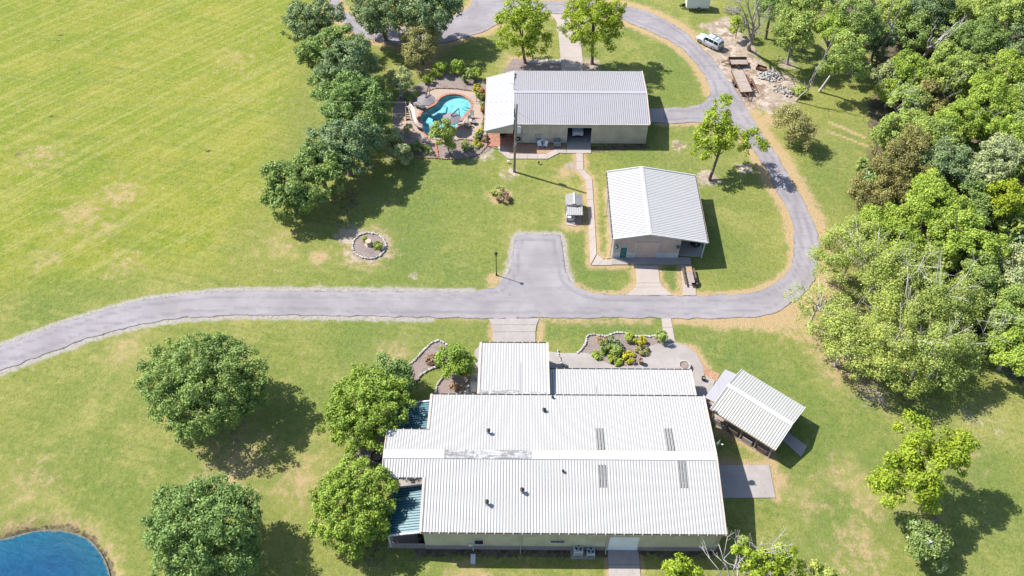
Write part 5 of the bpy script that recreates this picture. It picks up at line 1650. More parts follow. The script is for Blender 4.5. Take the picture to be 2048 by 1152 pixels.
def suv(name, label, loc, rz, paint, low):
    t = root(name, label, 'car', loc, None, rz)
    # body: stations along x (front = +x): x, z bottom, z top, half width
    st = [(2.34, 0.42, 0.72, 0.62), (2.28, 0.34, 0.86, 0.78), (2.0, 0.30, 0.98, 0.88), (1.3, 0.28, 1.05, 0.91), (0.9, 0.28, 1.10, 0.92), (0.0, 0.28, 1.12, 0.93), (-1.4, 0.28, 1.14, 0.92), (-2.1, 0.32, 1.14, 0.90), (-2.30, 0.38, 1.08, 0.84), (-2.36, 0.5, 0.95, 0.78)]
    rings = []
    for x, zb, zt, hw in st:
        rings.append([(x, -hw * 0.92, zb), (x, -hw, zb + 0.12), (x, -hw, zb + (zt - zb) * 0.6), (x, -hw * 0.95, zt - 0.06), (x, -hw * 0.85, zt), (x, hw * 0.85, zt), (x, hw * 0.95, zt - 0.06), (x, hw, zb + (zt - zb) * 0.6), (x, hw, zb + 0.12), (x, hw * 0.92, zb)])
    MB().loft(rings).build('body', paint, t, True, False)
    cab = [(1.02, 1.06, 1.08, 0.84, 0.80), (0.42, 1.06, 1.66, 0.87, 0.68), (0.15, 1.06, 1.74, 0.87, 0.69), (-1.0, 1.06, 1.77, 0.87, 0.69), (-1.95, 1.06, 1.73, 0.86, 0.66), (-2.22, 1.06, 1.60, 0.85, 0.64), (-2.30, 1.06, 1.10, 0.82, 0.80)]
    rings = [[(x, -wb, zb), (x, -wt - (wb - wt) * 0.15, zt - 0.08), (x, -wt + 0.05, zt), (x, wt - 0.05, zt), (x, wt + (wb - wt) * 0.15, zt - 0.08), (x, wb, zb)] for x, zb, zt, wb, wt in cab]
    MB().loft(rings).build('cabin', paint, t, True)
    def gl(p):
        return MB().face(p).face([tuple(Vector(q) + Vector((0, 0, -0.004))) for q in reversed(p)])
    gl([(0.97, -0.74, 1.15), (0.97, 0.74, 1.15), (0.45, 0.62, 1.66), (0.45, -0.62, 1.66)]).build('windscreen', 'glass', t, True)
    gl([(-2.325, 0.70, 1.16), (-2.325, -0.70, 1.16), (-2.255, -0.58, 1.58), (-2.255, 0.58, 1.58)]).build('rear_window', 'glass', t, True)
    for s in (-1, 1):
        for xa, xb, xc, xd in ((0.78, -0.16, -0.16, 0.38), (-0.24, -1.15, -1.15, -0.24), (-1.28, -2.12, -2.0, -1.28)):
            p = [(xa, s * 0.880, 1.17), (xb, s * 0.880, 1.17), (xc, s * 0.745, 1.64), (xd, s * 0.745, 1.64)]
            gl(p if s > 0 else p[::-1]).build('side_window', 'glass', t, True)
        for x in (1.42, -1.38):
            wheel(t, x, s * 0.80, 0.37, 0.24, s)
            MB().tube([(x + 0.45 * math.cos(a), s * 0.925, 0.40 + 0.43 * math.sin(a)) for a in [i * math.pi / 8 for i in range(9)]], 0.045, 5).build('wheel_arch', low, t, True)
        MB().box(-0.95, 0.95, s * 0.9 - 0.05, s * 0.9 + 0.09, 0.30, 0.38).build('running_board', low, t, True)
        MB().box(-1.9, 1.9, s * 0.925 - 0.01, s * 0.925 + 0.012, 0.46, 0.60).build('side_cladding', low, t, True)
        MB().box(0.62, 0.80, s * 0.95 - 0.1, s * 0.95 + 0.1, 1.12, 1.28).build('mirror', paint, t, True)
        MB().box(2.18, 2.36, s * 0.62 - 0.16, s * 0.62 + 0.16, 0.70, 0.84).build('headlight', 'clear_lamp', t, True)
        MB().box(-2.37, -2.26, s * 0.76 - 0.08, s * 0.76 + 0.08, 0.72, 1.1).build('tail_light', 'red_lamp', t, True)
        MB().beam((0.1, s * 0.6, 1.80), (-1.95, s * 0.6, 1.78), 0.04, 0.05).build('roof_rail', 'black', t, True)
    for x in (-0.9, -1.7):
        MB().beam((x, -0.6, 1.83), (x, 0.6, 1.83), 0.05, 0.04).build('cross_bar', 'black', t, True)
    MB().box(2.26, 2.42, -0.75, 0.75, 0.36, 0.58).build('front_bumper', low, t, True)
    MB().box(-2.48, -2.30, -0.80, 0.80, 0.38, 0.60).build('rear_bumper', low, t, True)
    MB().box(2.3, 2.36, -0.4, 0.4, 0.64, 0.78).build('grille', 'black', t, True)
    MB().box(-2.40, -2.36, -0.2, 0.2, 0.72, 0.86).build('number_plate', 'white_plastic', t, True)
    return t
fr, rr = at(1399, 74, 0.5), at(1439, 94, 0.5)
ctr = (fr + rr) / 2
d = fr - rr
suv('parked_car', 'silver sport utility car with roof rack parked beside the curving lane', (ctr.x, ctr.y, 0.0), math.atan2(d.y, d.x), 'silver', 'silver_low')
p = on_y(1158, 275, gy0 + 3.6)
suv('garage_car', 'pale car parked inside the open garage, front facing out', ((gd0 + gd1) / 2 - 0.1, gy0 + 3.3, 0.08), R(-90), 'white_paint', 'black')

# white enclosed cargo trailer
ca, cb = at(1372.5, 22), at(1417, 22)
ct = root('cargo_trailer', 'white enclosed cargo trailer on the grass at the top edge', 'trailer', ((ca.x + cb.x) / 2, ca.y + 1.0, 0))
L2 = (cb.x - ca.x) / 2
o = MB().hexa([(-L2, -0.95, 0.5), (L2, -0.95, 0.5), (L2, 0.95, 0.5), (-L2, 0.95, 0.5), (-L2 - 0.2, -0.95, 2.35), (L2, -0.95, 2.35), (L2, 0.95, 2.35), (-L2 - 0.2, 0.95, 2.35)]).build('box_body', 'white_paint', ct, True)
bevel(o, 0.06, 2)
MB().box(-L2 - 0.1, L2 - 0.02, -0.90, 0.90, 2.352, 2.375).build('roof_sheet', 'white_trim', ct, True)
MB().box(-L2, L2, -0.98, -0.955, 0.48, 0.6).build('skirt', 'steel', ct, True)
for s in (-1, 1):
    wheel(ct, 0.25, s * 0.98, 0.33, 0.2, s)
    MB().tube([(0.25 + 0.42 * math.cos(a), s * 1.0, 0.35 + 0.42 * math.sin(a)) for a in [i * math.pi / 8 for i in range(9)]], 0.06, 5).build('fender', 'steel', ct, True)
    MB().beam((-L2, s * 0.6, 0.45), (-L2 - 1.2, 0, 0.45), 0.08, 0.1).build('tongue', 'black', ct, True)
MB().tube([(-L2 - 0.9, 0, 0.1), (-L2 - 0.9, 0, 0.9)], 0.05, 6).build('jack', 'black', ct, True)
MB().cyl((-L2 - 0.45, -0.1, 0.6), 0.3, 0.2, 14, axis='Y').build('spare_wheel', 'rubber', ct, True)

def plank_bed(parent, x0, x1, y0, y1, z, n, mat, along='X'):
    if along == 'X':
        w_ = (y1 - y0) / n
        me = MB().box(x0, x1, 0.008, w_ - 0.008, 0, 0.05).mesh('plank', mat)
        for i in range(n):
            o = link(bpy.data.objects.new('plank', me)); o.parent = parent; o.location = (0, y0 + i * w_, z)
Z3 = lambda x, y, z=0.0: at(1380 + x / 7.2, 40 + y / 7.2, z)
a, b_, c_, d_ = Z3(558, 560, .62), Z3(820, 560, .62), Z3(826, 640, .62), Z3(560, 640, .62)
cc = (a + b_ + c_ + d_) / 4
ut = root('utility_trailer', 'small open utility trailer with plank floor and one raised rusty side', 'trailer', (cc.x, cc.y, 0), rz=math.atan2((b_ - a).y + (c_ - d_).y, (b_ - a).x + (c_ - d_).x))
uL, uW = (b_ - a).length / 2, (a - d_).length / 2
plank_bed(ut, -uL, uL, -uW, uW, 0.56, 7, 'old_wood')
for s in (-1, 1):
    MB().box(-uL - 0.04, uL + 0.04, s * uW - 0.04, s * uW + 0.04, 0.42, 0.66).build('side_rail', 'rust', ut, True)
MB().box(-uL, uL, uW - 0.06, uW - 0.0, 0.66, 1.05).build('raised_side', 'dark_wood', ut, True)
MB().box(-uL - 0.06, -uL, -uW, uW, 0.5, 0.98).build('headboard', 'rust', ut, True)
MB().box(uL, uL + 0.06, -uW, uW, 0.42, 0.7).build('tailgate', 'rust', ut, True)
for s in (-1, 1):
    wheel(ut, 0.0, s * (uW + 0.16), 0.33, 0.2, s)
    MB().tube([(0.42 * math.cos(t_), s * (uW + 0.16), 0.36 + 0.42 * math.sin(t_)) for t_ in [i * math.pi / 8 for i in range(9)]], 0.06, 5).build('fender', 'rust', ut, True)
    MB().beam((-uL, s * 0.5, 0.5), (-uL - 1.2, 0, 0.5), 0.08, 0.1).build('tongue', 'rust', ut, True)
MB().tube([(-uL - 1.1, 0, 0.05), (-uL - 1.1, 0, 0.75)], 0.04, 6).build('jack', 'rust', ut, True)
a, b_, c_, d_ = Z3(600, 725, .7), Z3(762, 722, .7), Z3(900, 1030, .7), Z3(735, 1045, .7)
cc = (a + b_ + c_ + d_) / 4
fv = ((d_ + c_) - (a + b_))
fb = root('flatbed_trailer', 'long flatbed trailer with weathered plank deck parked on bare dirt', 'trailer', (cc.x, cc.y, 0), rz=math.atan2(fv.y, fv.x))
fL, fW = fv.length / 4, ((b_ - a).length + (c_ - d_).length) / 4
plank_bed(fb, -fL, fL, -fW, fW, 0.66, 8, 'old_wood')
for s in (-1, 1):
    MB().box(-fL, fL, s * (fW + 0.05) - 0.05, s * (fW + 0.05) + 0.05, 0.5, 0.72).build('side_rail', 'rust', fb, True)
    for x in (-0.5, 0.35):
        wheel(fb, x, s * (fW + 0.28), 0.36, 0.24, s)
    MB().box(-1.0, 0.85, s * (fW + 0.26) - 0.14, s * (fW + 0.26) + 0.14, 0.74, 0.80).build('fender', 'rust', fb, True)
    MB().beam((fL, s * 0.55, 0.6), (fL + 1.3, 0, 0.55), 0.1, 0.12).build('tongue', 'rust', fb, True)
    MB().beam((-fL, s * fW * 0.6, 0.7), (-fL - 0.9, s * fW * 0.6, 0.15), 0.25, 0.08).build('ramp', 'rust', fb, True)
MB().box(fL, fL + 0.08, -fW - 0.1, fW + 0.1, 0.5, 0.78).build('front_rail', 'rust', fb, True)
MB().tube([(fL + 1.2, 0, 0.1), (fL + 1.2, 0, 0.9)], 0.05, 6).build('jack', 'rust', fb, True)
p = Z3(905, 960)
ldr = root('steel_rack', 'rusty ladder like steel rack lying along the flatbed trailer', 'steel rack', (p.x, p.y, 0.1), rz=fb.rotation_euler.z)
for s in (-0.25, 0.25):
    MB().box(-1.9, 1.6, s - 0.05, s + 0.05, 0.1, 0.22).build('rail', 'rust', ldr, True)
for i in range(6):
    MB().box(-1.7 + i * 0.6, -1.6 + i * 0.6, -0.2, 0.2, 0.12, 0.2).build('rung', 'rust', ldr, True)

# ------------------------------------------------------------------ small yard things
def ac(label, p, sx, sy, sz, mat, rz=0):
    t = root('air_conditioner', label, 'air conditioner', p, 'outdoor cooling units', rz)
    o = MB().box(-sx / 2, sx / 2, -sy / 2, sy / 2, 0.05, sz).build('cabinet', mat, t, True)
    bevel(o, 0.06, 2)
    r = min(sx, sy) * 0.40
    MB().cyl((0, 0.03, sz - 0.02), r, 0.04, 20).build('fan_opening', 'black', t, True)
    MB().tube([(r * math.cos(a), 0.03 + r * math.sin(a), sz + 0.025) for a in [i * math.pi / 10 for i in range(21)]], 0.02, 4).build('fan_guard', mat, t, True)
    for i in range(3):
        a = i * 2 * math.pi / 3 + 0.4
        MB().beam((0.05 * math.cos(a), 0.03 + 0.05 * math.sin(a), sz + 0.03), (r * 0.85 * math.cos(a), 0.03 + r * 0.85 * math.sin(a), sz + 0.045), r * 0.5, 0.02).build('fan_blade', 'steel', t, True)
    for i in range(5):
        MB().box(-sx / 2 + 0.08, sx / 2 - 0.08, -sy / 2 - 0.012, -sy / 2 + 0.01, 0.15 + i * (sz - 0.25) / 5, 0.18 + i * (sz - 0.25) / 5).build('louvre', 'black', t, True)
slab('equipment_pad', [(1141, 1092), (1190, 1093), (1190, 1118), (1142, 1118)], 0.08, 'concrete_grey')
q = at(1156, 1112); ac('larger pale air conditioner on the pad in front of the main building', Vector((q.x, q.y + 0.35, 0.08)), 0.95, 0.95, 1.15, 'ac_grey')
q = at(1181, 1114); ac('smaller pale air conditioner on the pad, right of the larger one', Vector((q.x, q.y + 0.3, 0.08)), 0.85, 0.85, 0.75, 'ac_grey')
q = at(1114.5, 296); ac('blue grey air conditioner beside the open garage door', Vector((q.x, q.y + 0.55, 0.05)), 1.05, 1.0, 0.95, 'ac_blue')
q = at(946, 1118)
vb = root('utility_cover', 'small pale green utility cover in the shade before the main building', 'utility cover', q)
MB().box(-0.25, 0.25, -0.5, 0.5, 0, 0.1).build('lid', 'wall_white', vb, True)
MB().tube([(0, 0.9, 0), (0, 0.9, 0.7)], 0.04, 6).build('stub_pipe', 'white_plastic', vb, True)
q = on_y(941, 1089, wy - 0.1)
MB().box(q.x - 0.2, q.x + 0.2, wy - 0.22, wy - 0.03, q.z - 0.22, q.z + 0.22).build('meter_box', 'wall_white', mainb)

# stacked white plastic chairs and an upturned table at the garage wall
for k, (u, v, rz_) in enumerate([(1079, 296, 0.2), (1091, 296, -0.4)]):
    q = at(u, v)
    t = root('plastic_chair', ['white plastic chair at the garage wall, left of two', 'white plastic chair at the garage wall, next to the air conditioner'][k], 'chair', (q.x, q.y + 0.25, 0.02), 'white plastic chairs', rz_)
    MB().box(-.27, .27, -.25, .25, .38, .43).build('seat', 'white_plastic', t, True)
    MB().hexa([(-.26, .22, .43), (.26, .22, .43), (.26, .26, .43), (-.26, .26, .43), (-.24, .36, .9), (.24, .36, .9), (.24, .4, .9), (-.24, .4, .9)]).build('backrest', 'white_plastic', t, True)
    for sx in (-1, 1):
        MB().tube([(sx * .27, -.25, 0), (sx * .28, -.22, .62), (sx * .27, .3, .64)], .03, 5).build('armrest', 'white_plastic', t, True)
        MB().tube([(sx * .27, .28, 0), (sx * .25, .22, .42)], .03, 5).build('leg', 'white_plastic', t, True)
q = at(1084, 287)
t = root('garden_table', 'white round garden table leaning by the garage wall', 'table', (q.x, q.y + 0.2, 0.02))
MB().cyl((0, 0, .68), .42, .05, 16).build('table_top', 'white_plastic', t, True)
for i in range(4):
    a = i * math.pi / 2 + .7
    MB().tube([(.3 * math.cos(a), .3 * math.sin(a), .68), (.38 * math.cos(a), .38 * math.sin(a), 0)], .03, 5).build('leg', 'white_plastic', t, True)
q = on_y(1036, 278, gy0 - 0.2)
t = root('hose_reel', 'dark coiled hose on a reel at the left of the garage wall', 'hose reel', (q.x, gy0 - 0.2, q.z))
for r_ in (0.22, 0.29, 0.36):
    MB().tube([(r_ * math.cos(a), -0.02 * r_, r_ * math.sin(a)) for a in [i * math.pi / 9 for i in range(19)]], 0.045, 5).build('hose_coil', 'black', t, True)
MB().cyl((0, -0.05, 0), 0.16, 0.1, 10, axis='Y').build('hub', 'steel', t, True)
for u, v, lb in [(1016, 326, 'small white spotlight in the grass left of the utility pole'), (1077, 328, 'small dark spotlight in the grass in front of the garage path')]:
    q = at(u, v)
    t = root('yard_light', lb, 'yard light', q, 'ground spotlights')
    MB().tube([(0, 0, 0), (0, 0, .2)], .04, 6).build('stake', 'black', t, True)
    MB().tube([(0, 0, .2), (.08, .05, .42)], [.1, .16], 8).build('lamp_head', 'white_plastic' if 'white' in lb else 'black', t, True)

# picnic table on the slab
a, c_ = at(1377, 534, .75), at(1384, 566, .75)
d = (c_ - a)
pt = root('picnic_table', 'long wooden picnic table on the slab in front of the workshop', 'picnic table', ((a.x + c_.x) / 2, (a.y + c_.y) / 2, 0.05), rz=math.atan2(d.y, d.x))
tl = d.length / 2
bw = 0.15
me = MB().box(-tl, tl, -bw / 2 + .006, bw / 2 - .006, .72, .76).mesh('plank', 'old_wood')
for i in range(5):
    o = link(bpy.data.objects.new('plank', me)); o.parent = pt; o.location = (0, (i - 2) * bw, 0)
MB().box(-tl, -tl + 0.9, -.36, .36, .765, .785).build('table_mat', 'wood', pt, True)
for s in (-1, 1):
    b2 = MB().box(-tl, tl, s * .72 - .13, s * .72 + .13, .42, .46).build('bench', 'dark_wood', pt, True)
for x in (-tl + .4, tl - .4):
    for s in (-1, 1):
        MB().beam((x, s * .2, .72), (x, s * .65, 0), .06, .1).build('leg', 'dark_wood', pt, True)
    MB().beam((x, -.8, .40), (x, .8, .40), .06, .06).build('cross_brace', 'dark_wood', pt, True)
q = at(1388, 566)
t = root('cooler_box', 'black box standing by the near end of the picnic table', 'box', (q.x, q.y, 0.05))
bevel(MB().box(-.35, .35, -.3, .3, 0, .55).build('body', 'black', t, True), .05)
bevel(MB().box(-.37, .37, -.32, .32, .55, .65).build('lid', 'black', t, True), .04)

# patio furniture: urn and round planters
def planter(label, u, v, r, h, mat, fill='mulch', pos=None):
    q = at(u, v) if pos is None else pos
    t = root('planter', label, 'planter', (q.x, q.y, 0.05), 'pots and planters')
    n_ = 16
    m = MB()
    m.loft([[(rr_ * math.cos(2 * math.pi * i / n_), rr_ * math.sin(2 * math.pi * i / n_), z) for i in range(n_)] for rr_, z in ((r * .75, 0), (r * .95, h * .6), (r, h), (r * .82, h), (r * .78, h * .8))], cap=False)
    m.build('pot', mat, t, True)
    MB().cyl((0, 0, h * .7), r * .8, .05, n_).build('soil', fill, t, True)
    return t
planter('large round white brick planter at the right end of the patio', 1368, 735, 0.72, 0.5, 'stone')
planter('small pale urn casting a shadow in the middle of the patio', 1281, 727, 0.3, 0.75, 'stone_brown')
planter('dark pot at the right edge of the patio', 1406, 760, 0.25, 0.5, 'black')
planter('round white planter ring between main building and pavilion', 1418, 815, 0.45, 0.4, 'stone')
planter('dark tyre like planter left of the main porch', 755, 915, 0.7, 0.35, 'rubber')
q = at(948, 778)
t = root('storage_bin', 'pale grey storage bin against the wing wall', 'bin', (q.x, q.y, 0.04))
bevel(MB().box(-.35, .35, -.5, .5, 0, .7).build('body', 'wall_white', t, True), .05)
MB().box(-.37, .37, -.52, .52, .7, .78).build('lid', 'ac_grey', t, True)
# stump in the stone ring
q = at(738, 489)
t = root('tree_stump', 'sawn tree stump in the middle of the stone ring', 'stump', (q.x, q.y, 0))
rg = random.Random(3)
rad = [rg.uniform(.85, 1.1) for _ in range(14)]
MB().loft([[(k * rad[i] * math.cos(2 * math.pi * i / 14), k * rad[i] * math.sin(2 * math.pi * i / 14), z) for i in range(14)] for k, z in ((.62, 0), (.45, .25), (.42, .75))]).build('stem', 'stump', t, True)
# fallen pale trunk at the wood edge
a, c_ = at(2010, 474, 0.8), at(2075, 420, 2.2)
t = root('fallen_trunk', 'pale bare fallen trunk at the right edge of the wood', 'fallen tree', (a.x, a.y, 0))
MB().tube([(0, 0, .3), tuple((c_ - a) * .5 + Vector((0, 0, 1.0))), tuple(c_ - a + Vector((0, 0, 1.5)))], [.22, .3, .36], 8).build('trunk', 'bark_white', t, True)
MB().tube([tuple((c_ - a) * .4 + Vector((0, 0, .9))), tuple((c_ - a) * .5 + Vector((.5, 1.2, 1.3)))], [.1, .04], 6).build('branch', 'bark_white', t, True)

# ------------------------------------------------------------------ vegetation
def leaf_mesh(name, clumps, outward, n, leaf, rng, mat, cr, spread=1.0, up=0.35, droop=0.0):
    """clumps: (k,4) centre + radius; returns a mesh of n small leaf sprays"""
    k = len(clumps)
    w = clumps[:, 3] ** 2
    idx = rng.choice(k, n, p=w / w.sum())
    d = rng.normal(size=(n, 3))
    d /= np.linalg.norm(d, axis=1)[:, None]
    d = d + outward[idx] * 0.55
    d /= np.linalg.norm(d, axis=1)[:, None] + 1e-9
    rr = clumps[idx, 3] * rng.uniform(0.1, 1.3, n) ** 0.7 * spread
    P = clumps[idx, :3] + d * rr[:, None] * np.array([1, 1, 0.8])
    if droop:
        P[:, 2] -= droop * rng.random(n) ** 2
    N = d * 0.55 + rng.normal(size=(n, 3)) * 0.42
    N[:, 2] += up
    N /= np.linalg.norm(N, axis=1)[:, None]
    T = np.cross(N, rng.normal(size=(n, 3)))
    T /= np.linalg.norm(T, axis=1)[:, None]
    B = np.cross(N, T)
    s = leaf * rng.uniform(0.6, 1.35, n)
    a = T * (s * 0.62)[:, None]
    b = B * (s * 0.38)[:, None]
    fold = N * (s * 0.12)[:, None]
    V = np.stack([P - a, P + b + fold, P + a * 1.1, P - b + fold], 1).reshape(-1, 3)
    me = bpy.data.meshes.new(name)
    me.vertices.add(4 * n)
    me.vertices.foreach_set('co', V.astype(np.float32).ravel())
    me.loops.add(4 * n)
    me.loops.foreach_set('vertex_index', np.arange(4 * n, dtype=np.int32))
    me.polygons.add(n)
    me.polygons.foreach_set('loop_start', np.arange(0, 4 * n, 4, dtype=np.int32))
    me.update(calc_edges=True)
    ct = rng.uniform(0, 1, k)
    tint = np.clip(0.05 + 0.5 * ct[idx] + 0.45 * rng.random(n), 0, 1)
    me.attributes.new('tint', 'FLOAT', 'FACE').data.foreach_set('value', tint.astype(np.float32))
    me.materials.append(MT[mat])
    return me
def make_clumps(blobs, rng, cr, zmin=-0.5, fill=1.0):
    C, O = [], []
    for bx, by, bz, rx, ry, rz in blobs:
        rm = (rx * ry * rz) ** (1 / 3)
        k = max(4, int(fill * 3.0 * (rm / cr) ** 2))
        d = rng.normal(size=(k * 2, 3))
        d /= np.linalg.norm(d, axis=1)[:, None]
        d = d[d[:, 2] > zmin][:k]
        f = rng.uniform(0.45, 1.0, len(d)) ** 0.45
        f *= np.where(rng.random(len(d)) < 0.15, 1.14, 0.97)
        c = np.array([bx, by, bz]) + d * np.array([rx, ry, rz]) * f[:, None]
        C.append(np.column_stack([c, cr * rng.uniform(0.6, 1.35, len(d))]))
        O.append(d)
    return np.vstack(C), np.vstack(O)
_seed = [11]
def tree(name, label, mat, blobs, n, base=None, leaf=0.34, cr=1.1, bark_='bark_brown', cat='tree', group=None, trunk=0.28, limbs=7, fill=1.0, droop=0.0, zmin=-0.5, spread=1.0, size=1.0):
    _seed[0] += 1
    leaf *= 0.76
    n = int(n * 1.35)
    rng = np.random.default_rng(_seed[0])
    W = []
    for b in blobs:
        u, v, rp, hc = b[:4]
        zr = b[4] if len(b) > 4 else 0.75
        p = at(u, v, hc)
        r = rp * mpp(u, v, hc) * size
        W.append((p.x, p.y, hc, r, r, min(r * zr, hc * 0.9)))
    W = np.array(W)
    c0 = (W[:, :3] * W[:, 3:4]).sum(0) / W[:, 3].sum()
    bp = Vector((c0[0], c0[1], 0)) if base is None else at(*base)
    t = root(name, label, cat, bp, group)
    L = W.copy()
    L[:, 0] -= bp.x
    L[:, 1] -= bp.y
    C, O = make_clumps(L, rng, cr, zmin, fill)
    cro = link(bpy.data.objects.new('crown', leaf_mesh('crown', C, O, n, leaf, rng, mat, cr, spread, droop=droop)))
    cro.parent = t
    if trunk:
        m = MB()
        cen = Vector((c0[0] - bp.x, c0[1] - bp.y, c0[2]))
        k1 = cen * 0.45 + Vector((rng.uniform(-.3, .3), rng.uniform(-.3, .3), 0)) * min(1, trunk * 3)
        m.tube([(0, 0, -0.2), (0, 0, 0.15), tuple(k1 * 0.5), tuple(k1), tuple(cen)], [trunk * 1.7, trunk * 1.15, trunk, trunk * 0.85, trunk * 0.35], 8)
        for i in range(limbs):
            c = C[rng.integers(len(C))]
            e = Vector((c[0], c[1], c[2]))
            s = k1.lerp(cen, rng.uniform(0, 0.6))
            mid = s.lerp(e, 0.5) + Vector((rng.uniform(-.3, .3), rng.uniform(-.3, .3), rng.uniform(-.2, .5)))
            m.tube([tuple(s), tuple(mid), tuple(e)], [trunk * 0.5, trunk * 0.3, trunk * 0.08], 5)
        m.build('trunk', bark_, t, True, True)
    return t
def bare_tree(name, label, base, tips, r0, bark_='bark_grey', n_sub=5, seed=1, cat='dead tree', group=None, twig=1.0):
    """tips: list of (u,v,height) reached by main limbs from the base"""
    bp = at(*base)
    t = root(name, label, cat, bp, group)
    rg = random.Random(seed)
    for j, (u, v, hh) in enumerate(tips):
        e = at(u, v, hh) - bp
        m = MB()
        st = Vector((0, 0, -0.2)) if j == 0 else main[2] * 1.0
        pts = [st]
        for k in range(1, 6):
            f = k / 5
            pts.append(st.lerp(e, f) + Vector((rg.uniform(-1, 1), rg.uniform(-1, 1), rg.uniform(-.5, .5))) * (0.06 * (e - st).length * math.sin(f * math.pi)))
        if j == 0:
            main = pts
        r = r0 if j == 0 else r0 * 0.6
        m.tube(pts, [r * (1 - 0.16 * k) for k in range(6)], 7)
        m.build('trunk' if j == 0 else 'limb', bark_, t, True, True)
        for q in range(n_sub):
            i = rg.randint(2, 5)
            s = pts[i]
            dr = Vector((rg.uniform(-1, 1), rg.uniform(-1, 1), rg.uniform(0.1, 1))).normalized()
            ln = rg.uniform(0.8, 2.2) * twig
            mm = MB()
            a = s + dr * ln * 0.5 + Vector((0, 0, 0.1))
            b = s + dr * ln + Vector((rg.uniform(-.3, .3), rg.uniform(-.3, .3), rg.uniform(-.1, .4)))
            mm.tube([s, a, b], [r * 0.28, r * 0.18, 0.02], 5)
            for w in range(4):
                o = a.lerp(b, rg.random())
                d2 = (dr + Vector((rg.uniform(-1, 1), rg.uniform(-1, 1), rg.uniform(-.3, .8)))).normalized() * rg.uniform(0.4, 1.0) * twig
                mm.tube([o, o + d2 * .6, o + d2], [r * 0.12, r * 0.08, 0.012], 4)
            mm.build('branch', bark_, t, True)
    return t
def shrub(label, u, v, rp, h, mat, n=900, leaf=0.2, name='shrub', group='shrubs in the planting beds', z=0.0, zr=None):
    r = rp * mpp(u, v) * 0.95
    hc = h * 0.55
    return tree(name, label, mat, [(u, v, rp, hc, (zr or (h * 0.5 / max(r, .05))))], n, leaf=leaf, cr=max(0.22, r * 0.4), trunk=0.05, limbs=3, cat='shrub', group=group, zmin=-0.75)

# --- big trees on the lawns
tree('oak_tree', 'large dark green spreading oak alone on the left lawn below the lane', 'oak', [(412, 790, 88, 5.6, .8), (345, 770, 62, 4.6), (470, 750, 62, 5.8), (400, 725, 60, 6.4), (355, 815, 52, 4.0), (405, 835, 38, 3.4), (330, 730, 45, 4.4), (480, 785, 46, 4.6), (440, 705, 42, 6.2)], 36000, cr=0.62, leaf=0.27, trunk=0.42, fill=1.15)
tree('oak_tree', 'dark green oak at the bottom edge beside the pond', 'oak', [(410, 1075, 88, 5.2, .8), (360, 1060, 66, 4.4), (455, 1040, 66, 5.6), (405, 1010, 55, 6.2), (360, 1120, 55, 3.8), (460, 1110, 55, 4.2), (340, 1010, 38, 4.6), (480, 1000, 36, 5.4)], 32000, cr=0.62, leaf=0.27, trunk=0.40, fill=1.15)
tree('elm_tree', 'bright green round tree covering the upper porch of the main building', 'elm', [(735, 825, 70, 4.6, .8), (695, 810, 50, 4.2), (770, 800, 50, 5.2), (735, 770, 45, 5.0), (715, 865, 45, 3.4), (760, 870, 38, 3.6), (690, 850, 36, 3.0)], 25000, cr=0.5, leaf=0.25, trunk=0.3)
tree('small_tree', 'grey green smaller tree behind the upper porch tree', 'oak', [(785, 752, 36, 3.2, .8), (765, 740, 26, 3.0), (800, 772, 24, 2.6)], 7000, cr=0.7, leaf=0.26, trunk=0.16)
tree('elm_tree', 'bright green round tree covering the lower porch of the main building', 'elm', [(708, 1015, 66, 4.6, .8), (670, 1000, 48, 4.0), (745, 985, 48, 5.0), (705, 955, 42, 5.0), (735, 1045, 42, 3.6), (670, 1050, 44, 3.2), (700, 1080, 34, 2.6)], 25000, cr=0.5, leaf=0.25, trunk=0.3)
tree('small_tree', 'small bright green tree left of the rear wing', 'elm', [(913, 722, 31, 2.6, .85), (900, 712, 22, 2.8), (928, 730, 22, 2.2)], 6000, cr=0.55, leaf=0.24, trunk=0.12)
# --- hedgerow of oaks left of the pool
HG = 'row of dark oaks between field and pool'
tree('oak_tree', 'dark blue green oak topmost in the row between field and pool', 'oak2', [(622, 42, 42, 7.0), (600, 30, 30, 6.5), (650, 28, 34, 7.5), (640, 75, 30, 5.0), (590, 60, 22, 4.5)], 12000, cr=0.72, leaf=0.33, group=HG, base=(668, 108))
tree('oak_tree', 'second oak from the top in the row, edge ragged toward the field', 'oak', [(660, 95, 40, 6.5), (625, 105, 28, 5.0), (690, 80, 34, 6.5), (615, 125, 16, 3.8)], 11000, cr=0.72, leaf=0.33, group=HG)
tree('oak_tree', 'third oak from the top in the row, beside the shaded lawn gap', 'oak2', [(690, 125, 44, 7.0), (665, 145, 34, 5.0), (715, 110, 34, 7.0), (725, 140, 28, 5.0)], 12000, cr=0.72, leaf=0.33, group=HG)
tree('oak_tree', 'broadest oak in the middle of the row, nearest the pool beds', 'oak', [(710, 215, 58, 7.0), (675, 200, 44, 5.6), (736, 195, 40, 7.0), (732, 240, 38, 5.2), (700, 180, 38, 7.5), (650, 165, 26, 4.0)], 19000, cr=0.72, leaf=0.33, trunk=0.4, group=HG)
tree('oak_tree', 'oak in the row just below the broad one, shading the bed', 'oak2', [(690, 285, 54, 6.2), (650, 290, 42, 5.0), (722, 275, 38, 6.0), (700, 320, 40, 4.4)], 15000, cr=0.72, leaf=0.33, trunk=0.36, group=HG)
tree('oak_tree', 'oak with a long low branch second from the bottom of the row', 'oak', [(640, 320, 46, 5.4), (670, 345, 36, 4.6), (610, 330, 32, 4.6)], 12000, cr=0.7, leaf=0.33, trunk=0.34, group=HG)
